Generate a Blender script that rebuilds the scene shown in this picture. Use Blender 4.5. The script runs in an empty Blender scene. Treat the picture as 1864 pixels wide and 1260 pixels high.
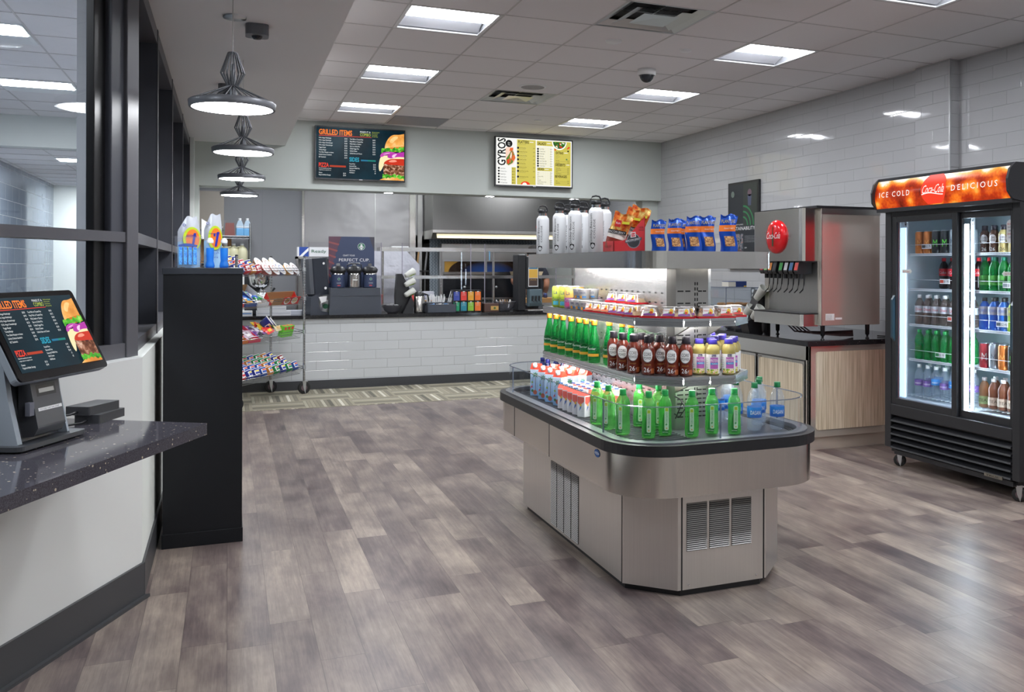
import bpy, math, random
from mathutils import Vector, Matrix
random.seed(11)
PI = math.pi
SC = bpy.context.scene
COL = SC.collection

# ---------------------------------------------------------------- camera, world, exposure
F_PX, PPX, PPY = 1643.79, 1105.0, 485.0
cam_d = bpy.data.cameras.new('camera')
cam = bpy.data.objects.new('camera', cam_d)
COL.objects.link(cam)
cam_d.sensor_width = 36.0
cam_d.lens = F_PX / 1864 * 36.0
cam_d.shift_x = -(PPX - 932) / 1864
cam_d.shift_y = -(630 - PPY) / 1864
cam_d.clip_start = 0.02
cam.matrix_world = (Matrix.Translation((0, 0, 1.385)) @ Matrix.Rotation(-math.atan(690 / F_PX), 4, 'Z')
                    @ Matrix.Rotation(PI / 2, 4, 'X') @ Matrix.Rotation(math.radians(0.16), 4, 'Z'))
SC.camera = cam
W = bpy.data.worlds.new('world')
SC.world = W
W.use_nodes = True
W.node_tree.nodes['Background'].inputs[0].default_value = (0.75, 0.8, 0.9, 1)
W.node_tree.nodes['Background'].inputs[1].default_value = 0.3
SC.view_settings.view_transform = 'Standard'
SC.view_settings.look = 'None'
SC.view_settings.gamma = 1
SC.view_settings.exposure = 0.26
SC.cycles.max_bounces = 10
SC.cycles.diffuse_bounces = 5
SC.cycles.glossy_bounces = 4
SC.cycles.transmission_bounces = 6
SC.cycles.transparent_max_bounces = 24
SC.cycles.sample_clamp_indirect = 4
SC.cycles.caustics_reflective = False
SC.cycles.caustics_refractive = False
LAMP = 46.0          # radiance of the ceiling troffers

# ---------------------------------------------------------------- materials
def lin(h):
    if isinstance(h, (tuple, list)):
        return tuple(h[:3]) + (1,)
    h = h.lstrip('#')
    c = [int(h[i:i + 2], 16) / 255 for i in (0, 2, 4)]
    return tuple((x / 12.92 if x <= 0.04045 else ((x + 0.055) / 1.055) ** 2.4) for x in c) + (1,)

MATS = {}
class NT:
    def __init__(s, m):
        s.t = m.node_tree; s.n = s.t.nodes; s.l = s.t.links
    def new(s, k, **a):
        nd = s.n.new('ShaderNode' + k)
        for x, v in a.items(): setattr(nd, x, v)
        return nd
    def set(s, nd, i, v):
        if hasattr(v, 'is_linked') or isinstance(v, bpy.types.NodeSocket): s.l.new(v, nd.inputs[i])
        else: nd.inputs[i].default_value = v
    def math(s, op, a, b=0.0, c=None):
        nd = s.new('Math', operation=op)
        s.set(nd, 0, a); s.set(nd, 1, b)
        if c is not None: s.set(nd, 2, c)
        return nd.outputs[0]
    def mix(s, f, a, b):
        nd = s.new('Mix', data_type='RGBA')
        s.set(nd, 0, f); s.set(nd, 6, a); s.set(nd, 7, b)
        return nd.outputs[2]
    def ramp(s, f, stops, interp='LINEAR'):
        nd = s.new('ValToRGB'); cr = nd.color_ramp; cr.interpolation = interp
        while len(cr.elements) < len(stops): cr.elements.new(0.5)
        for e, (p, c) in zip(cr.elements, stops): e.position = p; e.color = lin(c)
        s.set(nd, 0, f)
        return nd.outputs[0]
    def coord(s, kind='Object'):
        return s.new('TexCoord').outputs[kind]
    def sep(s, v):
        nd = s.new('SeparateXYZ'); s.l.new(v, nd.inputs[0]); return nd.outputs
    def comb(s, x, y, z=0.0):
        nd = s.new('CombineXYZ')
        for i, v in enumerate((x, y, z)): s.set(nd, i, v)
        return nd.outputs[0]
    def noise(s, v, scale, detail=2.0, rough=0.5, out=0):
        nd = s.new('TexNoise'); s.set(nd, 'Vector', v); s.set(nd, 'Scale', scale); s.set(nd, 'Detail', detail); s.set(nd, 'Roughness', rough)
        return nd.outputs[out]
    def wn(s, v, dim='3D'):
        nd = s.new('TexWhiteNoise', noise_dimensions=dim)
        s.set(nd, 'W' if dim == '1D' else 'Vector', v)
        return nd.outputs['Value']
    def bump(s, h, strength=0.2, dist=0.002):
        nd = s.new('Bump'); s.set(nd, 'Strength', strength); s.set(nd, 'Distance', dist); s.set(nd, 'Height', h)
        return nd.outputs[0]

def mat(name, col='808080', rough=0.5, metal=0.0, emit=None, es=0.0, fn=None, spec=None, coat=0.0):
    if name in MATS: return MATS[name]
    m = bpy.data.materials.new(name); m.use_nodes = True
    b = m.node_tree.nodes['Principled BSDF']
    b.inputs['Base Color'].default_value = lin(col)
    b.inputs['Roughness'].default_value = rough
    b.inputs['Metallic'].default_value = metal
    if spec is not None: b.inputs['Specular IOR Level'].default_value = spec
    if coat: b.inputs['Coat Weight'].default_value = coat; b.inputs['Coat Roughness'].default_value = 0.03
    if emit is not None:
        b.inputs['Emission Color'].default_value = lin(emit); b.inputs['Emission Strength'].default_value = es
    if fn: fn(NT(m), b)
    MATS[name] = m
    return m

def clear(name, tint=(1, 1, 1), body=None, opac=0.0, gl=0.03, ior=1.45, fmax=0.9):
    """thin transparent sheet or liquid: tinted see-through, a share of body colour, fresnel gloss"""
    if name in MATS: return MATS[name]
    m = bpy.data.materials.new(name); m.use_nodes = True
    t = NT(m); t.n.clear()
    out = t.new('OutputMaterial')
    tr = t.new('BsdfTransparent'); tr.inputs[0].default_value = tuple(tint) + (1,)
    base = tr.outputs[0]
    if opac > 0:
        d = t.new('BsdfPrincipled'); d.inputs['Base Color'].default_value = lin(body); d.inputs['Roughness'].default_value = 0.3
        mx = t.new('MixShader'); mx.inputs[0].default_value = opac
        t.l.new(base, mx.inputs[1]); t.l.new(d.outputs[0], mx.inputs[2]); base = mx.outputs[0]
    g = t.new('BsdfGlossy'); g.inputs['Roughness'].default_value = gl
    fr = t.new('Fresnel'); bf = t.new('NewGeometry').outputs['Backfacing']
    t.l.new(t.math('MULTIPLY_ADD', bf, 1.0 / ior - ior, ior), fr.inputs[0])      # same sheet seen from either side
    bfk = t.math('MULTIPLY_ADD', bf, -0.6, 1.0)
    k = t.math('MULTIPLY', t.math('MULTIPLY', fr.outputs[0], fmax), bfk)
    mx = t.new('MixShader'); t.l.new(k, mx.inputs[0]); t.l.new(base, mx.inputs[1]); t.l.new(g.outputs[0], mx.inputs[2])
    t.l.new(mx.outputs[0], out.inputs[0])
    MATS[name] = m
    return m

def brushed(name, col='c9c8c6', rough=0.27, axis=2, amt=0.035, metal=1.0):
    def fn(t, b):
        c = t.coord(); x, y, z = t.sep(c)
        sc = [260.0, 260.0, 260.0]; sc[axis] = 3.0
        v = t.comb(t.math('MULTIPLY', x, sc[0]), t.math('MULTIPLY', y, sc[1]), t.math('MULTIPLY', z, sc[2]))
        nz = t.noise(v, 1.0, 2)
        big = t.noise(c, 2.2, 3)
        f = t.math('ADD', t.math('MULTIPLY', nz, 0.5), t.math('MULTIPLY', big, 0.5))
        base = Vector(lin(col)[:3])
        lo = tuple(base * (1 - amt * 2)); hi = tuple(min(1, v) for v in base * (1 + amt))
        t.l.new(t.ramp(f, [(0.3, lo), (0.7, hi)]), b.inputs['Base Color'])
        t.l.new(t.math('MULTIPLY_ADD', big, 0.12, rough - 0.06), b.inputs['Roughness'])
        t.l.new(t.bump(nz, 0.03, 0.001), b.inputs['Normal'])
    return mat(name, col, rough, metal, fn=fn)

def speckle(name, base, spots, scale=70, rough=0.12):
    def fn(t, b):
        c = t.coord()
        v = t.new('TexVoronoi'); t.set(v, 'Vector', c); t.set(v, 'Scale', float(scale))
        rnd = t.wn(v.outputs['Position']) if 'Position' in v.outputs else t.wn(v.outputs[2])
        siz = t.math('MULTIPLY', t.wn(t.comb(rnd, 3.0, 1.0)), 0.3)
        hit = t.math('MULTIPLY', t.math('LESS_THAN', v.outputs['Distance'], siz), t.math('GREATER_THAN', rnd, 0.62))
        nz = t.noise(c, 300.0, 2)
        ground = t.ramp(nz, [(0.35, base), (0.75, tuple(min(1, 2.2 * k + 0.006) for k in lin(base)[:3]))])
        t.l.new(t.mix(hit, ground, lin(spots)), b.inputs['Base Color'])
    return mat(name, base, rough, fn=fn)

# ---------------------------------------------------------------- mesh builder
_TXT = {}
def text_mesh(s):
    if s in _TXT: return _TXT[s]
    cu = bpy.data.curves.new('txt', 'FONT'); cu.body = s.strip('\x01\x02'); cu.resolution_u = 2; cu.size = 1.0
    if '\x01' in s: cu.space_character = 1.45
    if '\x02' in s: cu.offset = 0.022
    o = bpy.data.objects.new('txt', cu); COL.objects.link(o)
    me = bpy.data.meshes.new_from_object(o)
    vs = [tuple(v.co) for v in me.vertices]; fs = [tuple(p.vertices) for p in me.polygons]
    bpy.data.objects.remove(o); bpy.data.meshes.remove(me); bpy.data.curves.remove(cu)
    if vs:
        x0 = min(v[0] for v in vs); x1 = max(v[0] for v in vs)
    else: x0, x1 = 0, 1
    _TXT[s] = (vs, fs, x0, max(1e-4, x1 - x0))
    return _TXT[s]

class MB:
    def __init__(s):
        s.v = []; s.f = []; s.mi = []; s.sm = []; s.mats = []; s.M = None
    def m(s, mt):
        if mt not in s.mats: s.mats.append(mt)
        return s.mats.index(mt)
    def add(s, vs, fs, mt, smooth=False):
        o = len(s.v); i = s.m(mt)
        if s.M is not None: vs = [tuple(s.M @ Vector(v)) for v in vs]
        s.v += [tuple(v) for v in vs]
        s.f += [tuple(o + k for k in f) for f in fs]
        s.mi += [i] * len(fs); s.sm += [smooth] * len(fs)
        return s
    def box(s, x0, x1, y0, y1, z0, z1, mt):
        x0, x1 = min(x0, x1), max(x0, x1); y0, y1 = min(y0, y1), max(y0, y1); z0, z1 = min(z0, z1), max(z0, z1)
        vs = [(x, y, z) for z in (z0, z1) for y in (y0, y1) for x in (x0, x1)]
        return s.add(vs, [(0, 2, 3, 1), (4, 5, 7, 6), (0, 1, 5, 4), (2, 6, 7, 3), (0, 4, 6, 2), (1, 3, 7, 5)], mt)
    def cbox(s, c, d, mt):
        return s.box(c[0] - d[0] / 2, c[0] + d[0] / 2, c[1] - d[1] / 2, c[1] + d[1] / 2, c[2] - d[2] / 2, c[2] + d[2] / 2, mt)
    def prism(s, poly, z0, z1, mt, ax='z', smooth=False, caps=True):
        n = len(poly)
        def P(a, b, c): return {'z': (a, b, c), 'x': (c, a, b), 'y': (a, c, b)}[ax]
        area = sum(poly[i][0] * poly[(i + 1) % n][1] - poly[(i + 1) % n][0] * poly[i][1] for i in range(n))
        if (area < 0) != (ax == 'y'): poly = poly[::-1]
        if z0 > z1: z0, z1 = z1, z0
        vs = [P(a, b, z0) for a, b in poly] + [P(a, b, z1) for a, b in poly]
        s.add(vs, [(i, (i + 1) % n, n + (i + 1) % n, n + i) for i in range(n)], mt, smooth)
        if caps: s.add(vs, [tuple(range(n))[::-1], tuple(range(n, 2 * n))], mt)
        return s
    def quad(s, a, b, c, d, mt): return s.add([a, b, c, d], [(0, 1, 2, 3)], mt)
    def lathe(s, prof, mt, c=(0, 0, 0), seg=20, smooth=True, a0=0.0, a1=2 * PI, sx=1.0, sy=1.0):
        full = abs(a1 - a0 - 2 * PI) < 1e-6
        n = seg if full else seg + 1
        vs = []
        for r, z in prof:
            for k in range(n):
                a = a0 + (a1 - a0) * k / seg
                vs.append((c[0] + r * math.cos(a) * sx, c[1] + r * math.sin(a) * sy, c[2] + z))
        fs = []
        for i in range(len(prof) - 1):
            for k in range(seg):
                k2 = (k + 1) % n
                fs.append((i * n + k, i * n + k2, (i + 1) * n + k2, (i + 1) * n + k))
        return s.add(vs, fs, mt, smooth)
    def cyl(s, c, r, z0, z1, mt, seg=20, r2=None):
        r2 = r if r2 is None else r2
        s.lathe([(r, z0), (r2, z1)], mt, c, seg)
        s.lathe([(0.0001, z0), (r, z0)], mt, c, seg, False)
        return s.lathe([(r2, z1), (0.0001, z1)], mt, c, seg, False)
    def rod(s, p0, p1, r, mt, seg=8, r2=None):
        p0 = Vector(p0); p1 = Vector(p1); d = p1 - p0
        if d.length < 1e-6: return s
        q = d.to_track_quat('Z', 'Y').to_matrix()
        r2 = r if r2 is None else r2
        vs = []
        for (p, rr) in ((p0, r), (p1, r2)):
            for k in range(seg):
                a = 2 * PI * k / seg
                vs.append(tuple(p + q @ Vector((rr * math.cos(a), rr * math.sin(a), 0))))
        fs = [(k, (k + 1) % seg, seg + (k + 1) % seg, seg + k) for k in range(seg)]
        s.add(vs, fs, mt, seg > 4)
        return s.add(vs, [tuple(range(seg))[::-1], tuple(range(seg, 2 * seg))], mt)
    def tube(s, pts, r, mt, seg=8, closed=False):
        pts = [Vector(p) for p in pts]; n = len(pts); vs = []
        for i, p in enumerate(pts):
            a = pts[i - 1] if (i > 0 or closed) else pts[i]
            b = pts[(i + 1) % n] if (i < n - 1 or closed) else pts[i]
            d = (b - a).normalized()
            up = Vector((0, 0, 1)) if abs(d.z) < 0.9 else Vector((1, 0, 0))
            u = d.cross(up).normalized(); w = u.cross(d)
            rr = r[i] if isinstance(r, (list, tuple)) else r
            for k in range(seg):
                t = 2 * PI * k / seg
                vs.append(tuple(p + u * (rr * math.cos(t)) + w * (rr * math.sin(t))))
        fs = []
        for i in range(n if closed else n - 1):
            j = (i + 1) % n
            for k in range(seg):
                k2 = (k + 1) % seg
                fs.append((i * seg + k, i * seg + k2, j * seg + k2, j * seg + k))
        s.add(vs, fs, mt, True)
        if not closed: s.add(vs, [tuple(range(seg)), tuple(range((n - 1) * seg, n * seg))[::-1]], mt)
        return s
    def grid(s, fn, nu, nv, mt, smooth=True):
        vs = [fn(i / nu, j / nv) for j in range(nv + 1) for i in range(nu + 1)]
        fs = [(j * (nu + 1) + i, j * (nu + 1) + i + 1, (j + 1) * (nu + 1) + i + 1, (j + 1) * (nu + 1) + i) for j in range(nv) for i in range(nu)]
        return s.add(vs, fs, mt, smooth)
    def poly(s, pts, o, r, u, mt, off=0.0):
        """flat polygon drawn in a plane: o origin, r right, u up"""
        o = Vector(o); r = Vector(r).normalized(); u = Vector(u).normalized(); nn = r.cross(u)
        return s.add([tuple(o + r * a + u * b + nn * off) for a, b in pts], [tuple(range(len(pts)))], mt)
    def disc(s, o, r, u, cx, cy, rad, mt, off=0.0, seg=24, ry=None):
        ry = rad if ry is None else ry
        return s.poly([(cx + rad * math.cos(2 * PI * k / seg), cy + ry * math.sin(2 * PI * k / seg)) for k in range(seg)], o, r, u, mt, off)
    def text(s, txt, o, r, u, h, mt, w=None, align='l', off=0.0006, cond=0.8, shear=0.0):
        vs, fs, x0, wd = text_mesh(txt)
        o = Vector(o); r = Vector(r).normalized(); u = Vector(u).normalized(); nn = r.cross(u)
        sy = h / 0.73
        sx = (w / wd) if w else sy * cond
        tot = wd * sx
        sh = {'l': 0, 'c': -tot / 2, 'r': -tot}[align]
        return s.add([tuple(o + r * ((v[0] - x0) * sx + sh + shear * v[1] * sy) + u * (v[1] * sy) + nn * off) for v in vs], fs, mt)
    def wrap(s, txt, rad, ang, z, h, mt, w=None, cond=0.8, off=0.0006, vert=False, align='c'):
        """text wrapped round a vertical cylinder, centred on the angle ang; vert: reads downwards"""
        vs, fs, x0, wd = text_mesh(txt)
        sy = h / 0.73; sx = (w / wd) if w else sy * cond
        R = rad + off; out = []
        for v in vs:
            a = (v[0] - x0) * sx - (wd * sx / 2 if align == 'c' else 0); b = v[1] * sy
            if vert == 'up': a, b = -(b - h / 2), a
            elif vert: a, b = (b - h / 2), -a
            t = ang + a / R
            out.append((R * math.cos(t), R * math.sin(t), z + b))
        return s.add(out, fs, mt)
    def patch(s, rad, a0, a1, z0, z1, mt, off=0.0004, seg=8, rad1=None):
        """piece of a cylinder wall"""
        r1 = rad if rad1 is None else rad1
        return s.grid(lambda u, v: ((rad + (r1 - rad) * v + off) * math.cos(a0 + (a1 - a0) * u), (rad + (r1 - rad) * v + off) * math.sin(a0 + (a1 - a0) * u), z0 + (z1 - z0) * v), seg, 1, mt)
    def build(s, name, parent=None, loc=None, rz=0.0, bev=None, seg=2, label=None, link=True):
        me = bpy.data.meshes.new(name)
        me.from_pydata(s.v, [], s.f)
        for mt in s.mats: me.materials.append(mt)
        me.polygons.foreach_set('material_index', s.mi)
        me.polygons.foreach_set('use_smooth', s.sm)
        me.update()
        o = bpy.data.objects.new(name, me)
        if link: COL.objects.link(o)
        if parent is not None: o.parent = parent
        if loc is not None: o.location = loc
        o.rotation_euler = (0, 0, rz)
        if bev:
            b = o.modifiers.new('bevel', 'BEVEL'); b.width = bev; b.segments = seg; b.limit_method = 'ANGLE'; b.angle_limit = math.radians(40)
        if label: o['label'] = label
        return o

def rrect(x0, x1, y0, y1, r, n=8):
    out = []
    for cx, cy, a in ((x1 - r, y1 - r, 0), (x0 + r, y1 - r, PI / 2), (x0 + r, y0 + r, PI), (x1 - r, y0 + r, 1.5 * PI)):
        for k in range(n + 1):
            t = a + PI / 2 * k / n
            out.append((cx + r * math.cos(t), cy + r * math.sin(t)))
    return out

def thing(name, label, cat, loc=(0, 0, 0), rz=0.0, group=None):
    o = bpy.data.objects.new(name, None); COL.objects.link(o)
    o.empty_display_size = 0.05
    o.location = loc; o.rotation_euler = (0, 0, rz)
    o['label'] = label; o['category'] = cat
    if group: o['group'] = group
    return o
def tag(o, label, cat, group=None):
    o['label'] = label; o['category'] = cat
    if group: o['group'] = group
    return o
def struct(o):
    o['kind'] = 'structure'; return o
def copy_tree(o, parent=None):
    c = o.copy(); COL.objects.link(c); c.parent = parent
    for ch in list(o.children): copy_tree(ch, c)
    return c
_PROTO = {}
def place(key, make, loc, rz, label, group=None, tilt=None, scale=None):
    """first use moves the thing that make() built, later uses copy it with its parts"""
    if key not in _PROTO:
        o = make(); _PROTO[key] = o
    else:
        o = copy_tree(_PROTO[key])
    o.location = loc
    o.rotation_euler = (tilt[0], tilt[1], rz) if tilt else (0, 0, rz)
    if scale: o.scale = (scale,) * 3 if not isinstance(scale, tuple) else scale
    o['label'] = label
    if group: o['group'] = group
    elif 'group' in o: del o['group']
    return o
ORD = ['first', 'second', 'third', 'fourth', 'fifth', 'sixth', 'seventh', 'eighth', 'ninth', 'tenth', 'eleventh', 'twelfth', 'thirteenth', 'fourteenth', 'fifteenth', 'sixteenth', 'seventeenth', 'eighteenth', 'nineteenth', 'twentieth']
def nth(i, n):
    if n == 1: return 'only'
    if i == 0: return 'leftmost'
    if i == n - 1: return 'rightmost'
    return ORD[i] + ' from left'

# shared materials
white_paint = mat('wall paint', 'e0e4df', 0.6)
kit_grey = mat('kitchen grey wall', '8d8e92', 0.55)
black_pl = mat('black plastic', '1b1c1f', 0.4)
dark_gl = mat('dark plastic gloss', '202329', 0.2)
rubber = mat('rubber', '151515', 0.7)
steel = brushed('brushed steel', 'dcd8d2', 0.19, 2)
steel_h = brushed('brushed steel across', 'd8d6d2', 0.24, 1)
steel_d = brushed('dull steel', 'b4b3b0', 0.36, 2)
chrome = mat('chrome', 'd8d8d8', 0.1, 1.0)
alu = mat('aluminium', 'c6c9cb', 0.3, 1.0)
white_pl = mat('white plastic', 'eceded', 0.3)
white_pr = mat('white print', 'f4f4f4', 0.5)
black_pr = mat('black print', '17171a', 0.5)
granite = speckle('black quartz', '39373d', 'b5a995', 75, 0.08)
granite_d = speckle('dark granite', '19191b', '6d6a66', 90, 0.09)
card = mat('cardboard', 'a9825a', 0.8)
acrylic = clear('clear acrylic', (0.95, 0.965, 0.98), gl=0.02, fmax=.45)
glass_m = clear('window glass', (0.95, 0.97, 0.98), gl=0.0, ior=1.5)
baseb = mat('black base vinyl', '3a3b3e', 0.4)
def flat(h, r=0.5): return mat('c_' + h, h, r)
# ================================================================ the room
YB = 10.58
def floor_fn(t, b):
    x, y, z = t.sep(t.coord())
    w, L = 0.152, 0.95
    row = t.math('FLOOR', t.math('DIVIDE', x, w))
    yo = t.math('DIVIDE', t.math('ADD', y, t.math('MULTIPLY', t.wn(row, '1D'), 7.0)), L)
    colm = t.math('FLOOR', yo)
    pid = t.comb(row, colm, 3.7)
    r1 = t.wn(pid)
    grain_v = t.comb(t.math('MULTIPLY', x, 75.0), t.math('MULTIPLY_ADD', y, 3.0, t.math('MULTIPLY', r1, 50.0)), t.math('MULTIPLY', r1, 9.0))
    g = t.noise(grain_v, 1.0, 5, 0.65)
    blot_v = t.comb(t.math('MULTIPLY', x, 6.0), t.math('MULTIPLY_ADD', y, 2.4, t.math('MULTIPLY', r1, 80.0)), r1)
    bl = t.noise(blot_v, 1.0, 4, 0.6)
    fine = t.noise(t.comb(t.math('MULTIPLY', x, 240.0), t.math('MULTIPLY', y, 14.0), 0.0), 1.0, 2)
    f = t.math('ADD', t.math('ADD', t.math('MULTIPLY', g, 0.34), t.math('MULTIPLY', bl, 0.78)), t.math('MULTIPLY_ADD', r1, 0.2, t.math('MULTIPLY_ADD', fine, 0.14, -0.24)))
    c = t.ramp(f, [(0.24, '493f40'), (0.4, '665a58'), (0.54, '7e726b'), (0.68, '998c81'), (0.84, 'b5a796')])
    ex = t.math('ABSOLUTE', t.math('SUBTRACT', t.math('FRACT', t.math('DIVIDE', x, w)), 0.5))
    ey = t.math('ABSOLUTE', t.math('SUBTRACT', t.math('FRACT', yo), 0.5))
    seam = t.math('MAXIMUM', t.math('GREATER_THAN', ex, 0.4925), t.math('GREATER_THAN', ey, 0.4985))
    c = t.mix(t.math('MULTIPLY', seam, 0.55), c, lin('3a3231'))
    t.l.new(c, b.inputs['Base Color'])
    t.l.new(t.math('MULTIPLY_ADD', bl, 0.2, 0.26), b.inputs['Roughness'])
    t.l.new(t.bump(g, 0.12, 0.001), b.inputs['Normal'])
floor_mat = mat('wood look vinyl plank', '80706a', 0.35, fn=floor_fn, spec=0.45)
def carpet_fn(t, b):
    x, y, z = t.sep(t.coord())
    P = 0.478
    gx = t.math('DIVIDE', t.math('SUBTRACT', x, 0.222), P); gy = t.math('DIVIDE', t.math('SUBTRACT', y, 9.23), P)
    ix = t.math('FLOOR', gx); iy = t.math('FLOOR', gy)
    par = t.math('FLOORED_MODULO', t.math('ADD', ix, iy), 2.0)
    fx = t.math('FRACT', gx); fy = t.math('FRACT', gy)
    sel = t.math('ADD', t.math('MULTIPLY', par, fx), t.math('MULTIPLY', t.math('SUBTRACT', 1.0, par), fy))
    k = t.math('MULTIPLY', sel, 14.0)
    band = t.wn(t.comb(t.math('FLOOR', k), t.math('MULTIPLY', par, 5.0), 0.0))
    edge = t.math('LESS_THAN', t.math('FRACT', k), 0.16)
    fuzz = t.noise(t.coord(), 220.0, 2)
    f = t.math('MULTIPLY_ADD', fuzz, 0.3, t.math('MULTIPLY', band, 0.8))
    c = t.ramp(f, [(0.12, '45433d'), (0.28, '726e62'), (0.5, '8d8775'), (0.75, '9f9986'), (0.92, 'd6d1c2')])
    c = t.mix(t.math('MULTIPLY', edge, 0.6), c, lin('5b5748'))
    t.l.new(c, b.inputs['Base Color'])
carpet_mat = mat('striped carpet tile', 'a09a80', 0.95, fn=carpet_fn)
def tile_fn(rot, wd=0.391, ht=0.1035, z0=0.0, base='dcdedd'):
    def fn(t, b):
        x, y, z = t.sep(t.coord())
        u = y if rot else x
        gz = t.math('DIVIDE', t.math('SUBTRACT', z, z0), ht)
        row = t.math('FLOOR', gz)
        gu = t.math('ADD', t.math('DIVIDE', u, wd), t.math('MULTIPLY', t.math('FLOORED_MODULO', row, 3.0), 0.3333))
        eu = t.math('ABSOLUTE', t.math('SUBTRACT', t.math('FRACT', gu), 0.5))
        ez = t.math('ABSOLUTE', t.math('SUBTRACT', t.math('FRACT', gz), 0.5))
        du = t.math('MULTIPLY', t.math('SUBTRACT', 0.5, eu), wd); dz = t.math('MULTIPLY', t.math('SUBTRACT', 0.5, ez), ht)
        d = t.math('MINIMUM', du, dz)
        nd = t.new('MapRange'); nd.inputs[1].default_value = 0.0012; nd.inputs[2].default_value = 0.0035
        t.l.new(d, nd.inputs[0])
        flatn = nd.outputs[0]
        wob = t.wn(t.comb(t.math('FLOOR', gu), row, 1.0))
        tone = t.math('MULTIPLY_ADD', wob, 0.03, 0.97)
        c = t.mix(t.math('LESS_THAN', d, 0.0016), lin(base), lin('a3a4a5'))
        mx = t.new('Mix', data_type='RGBA', blend_type='MULTIPLY'); mx.inputs[0].default_value = 1
        t.l.new(c, mx.inputs[6]); t.l.new(t.comb(tone, tone, tone), mx.inputs[7])
        t.l.new(mx.outputs[2], b.inputs['Base Color'])
        h = t.math('ADD', flatn, t.math('MULTIPLY', t.noise(t.coord(), 5.0, 2), 0.5))
        t.l.new(t.bump(h, 0.8, 0.0022), b.inputs['Normal'])
        t.l.new(t.math('MULTIPLY_ADD', t.math('LESS_THAN', d, 0.0016), 0.5, 0.05), b.inputs['Roughness'])
    return fn
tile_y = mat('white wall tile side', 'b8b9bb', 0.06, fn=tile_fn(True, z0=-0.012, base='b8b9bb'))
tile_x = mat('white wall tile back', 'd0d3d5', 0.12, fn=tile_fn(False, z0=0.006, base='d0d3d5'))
def ceil_fn(t, b):
    x, y, z = t.sep(t.coord())
    gx = t.math('DIVIDE', t.math('SUBTRACT', x, 1.025), 0.61); gy = t.math('DIVIDE', t.math('SUBTRACT', y, 6.205), 0.6)
    nz = t.noise(t.coord(), 180.0, 3)
    v = t.noise(t.coord(), 60.0, 2)
    wob = t.wn(t.comb(t.math('FLOOR', gx), t.math('FLOOR', gy), 1.0))
    f = t.math('MULTIPLY_ADD', nz, 0.5, t.math('MULTIPLY', wob, 0.25))
    t.l.new(t.ramp(f, [(0.25, 'eae7e7'), (0.6, 'f3f0f0')]), b.inputs['Base Color'])
    t.l.new(t.bump(v, 0.25, 0.002), b.inputs['Normal'])
ceil_mat = mat('mineral ceiling tile', 'e8e6e5', 0.9, fn=ceil_fn)
tbar = mat('ceiling grid bar', 'c9c5c4', 0.5)

m = MB().box(-4.2, 5.3, -3.2, 9.2, -0.1, 0.0, floor_mat); struct(m.build('floor'))
m = MB().box(-0.5, 5.3, 9.2, 14.0, -0.1, 0.002, carpet_mat); struct(m.build('floor_carpet'))

# ceiling with its grid of T bars; the troffer and diffuser cells stay open
cells = {}
LX = (1.325, 3.765)
LY = (9.5, 7.7, 5.9, 4.1, 2.3, 0.5, -1.3)
m = MB()
GX = [0.58] + [1.025 + 0.61 * k for k in range(0, 7)] + [5.26]
GY = [6.205 + 0.6 * k for k in range(-16, 8)]
GY = [y for y in GY if y < YB] + [YB]
open_c = [(x, y) for x in LX for y in LY] + [(2.55, 5.3), (2.55, 8.3)]
for i in range(len(GX) - 1):
    for j in range(len(GY) - 1):
        cx = (GX[i] + GX[i + 1]) / 2; cy = (GY[j] + GY[j + 1]) / 2
        if any(abs(cx - a) < 0.15 and abs(cy - b2) < 0.15 for a, b2 in open_c): continue
        m.box(GX[i], GX[i + 1], GY[j], GY[j + 1], 3.0, 3.03, ceil_mat)
for x in GX[1:-1]: m.box(x - 0.006, x + 0.006, -3.2, YB, 2.997, 3.002, tbar)
for y in GY[:-1]: m.box(0.58, 5.26, y - 0.006, y + 0.006, 2.9975, 3.002, tbar)
m.box(0.5, 5.4, -3.3, 10.7, 3.12, 3.14, white_pl)  # unseen slab added above the tiles to block light
struct(m.build('ceiling'))
soff = mat('soffit paint', 'f2f1f0', 0.7)
W0 = Vector((-0.328, 4.223, 0)); WD = Vector((-0.424, -0.906, 0)).normalized(); WN = Vector((-WD.y, WD.x, 0))
def wp(s, o=0.0): p = W0 + WD * s + WN * o; return (p.x, p.y)
m = MB().prism([(0.58, -3.2), (0.58, YB), (-0.5, YB), (-0.5, 4.2), wp(8.3, -0.16)], 2.71, 3.03, soff)
struct(m.build('ceiling_soffit'))

# right wall with its shallow pilaster
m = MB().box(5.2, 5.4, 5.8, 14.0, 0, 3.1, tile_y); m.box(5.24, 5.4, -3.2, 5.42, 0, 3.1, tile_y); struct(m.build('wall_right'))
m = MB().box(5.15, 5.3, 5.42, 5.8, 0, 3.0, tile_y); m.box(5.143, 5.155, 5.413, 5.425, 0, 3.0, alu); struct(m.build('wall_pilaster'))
# back wall: header above the serving opening, low tiled wall under the counter
back_paint = mat('back wall paint', 'c3c9c4', 0.6)
m = MB().box(-0.5, 5.2, YB, 10.9, 2.24, 3.03, back_paint); m.box(-0.5, -0.29, YB, 10.9, 0, 2.24, back_paint); m.box(4.98, 5.2, YB + .1, 10.9, 0, 2.24, back_paint); struct(m.build('wall_back'))
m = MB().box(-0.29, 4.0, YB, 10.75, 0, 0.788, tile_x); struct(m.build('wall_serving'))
m = MB().box(-0.29, 4.0, YB - 0.012, YB, 0, 0.1, baseb); m.box(-0.29, 4.0, YB - 0.022, YB, 0, 0.012, baseb); struct(m.build('baseboard_back'))
m = MB().box(-0.37, -0.33, 10.3, YB, 0, 2.71, white_paint); struct(m.build('wall_pier'))
# wall behind the camera
m = MB().box(-4.3, 5.4, -3.3, -3.2, 0, 3.1, white_paint); struct(m.build('wall_front'))
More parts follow.
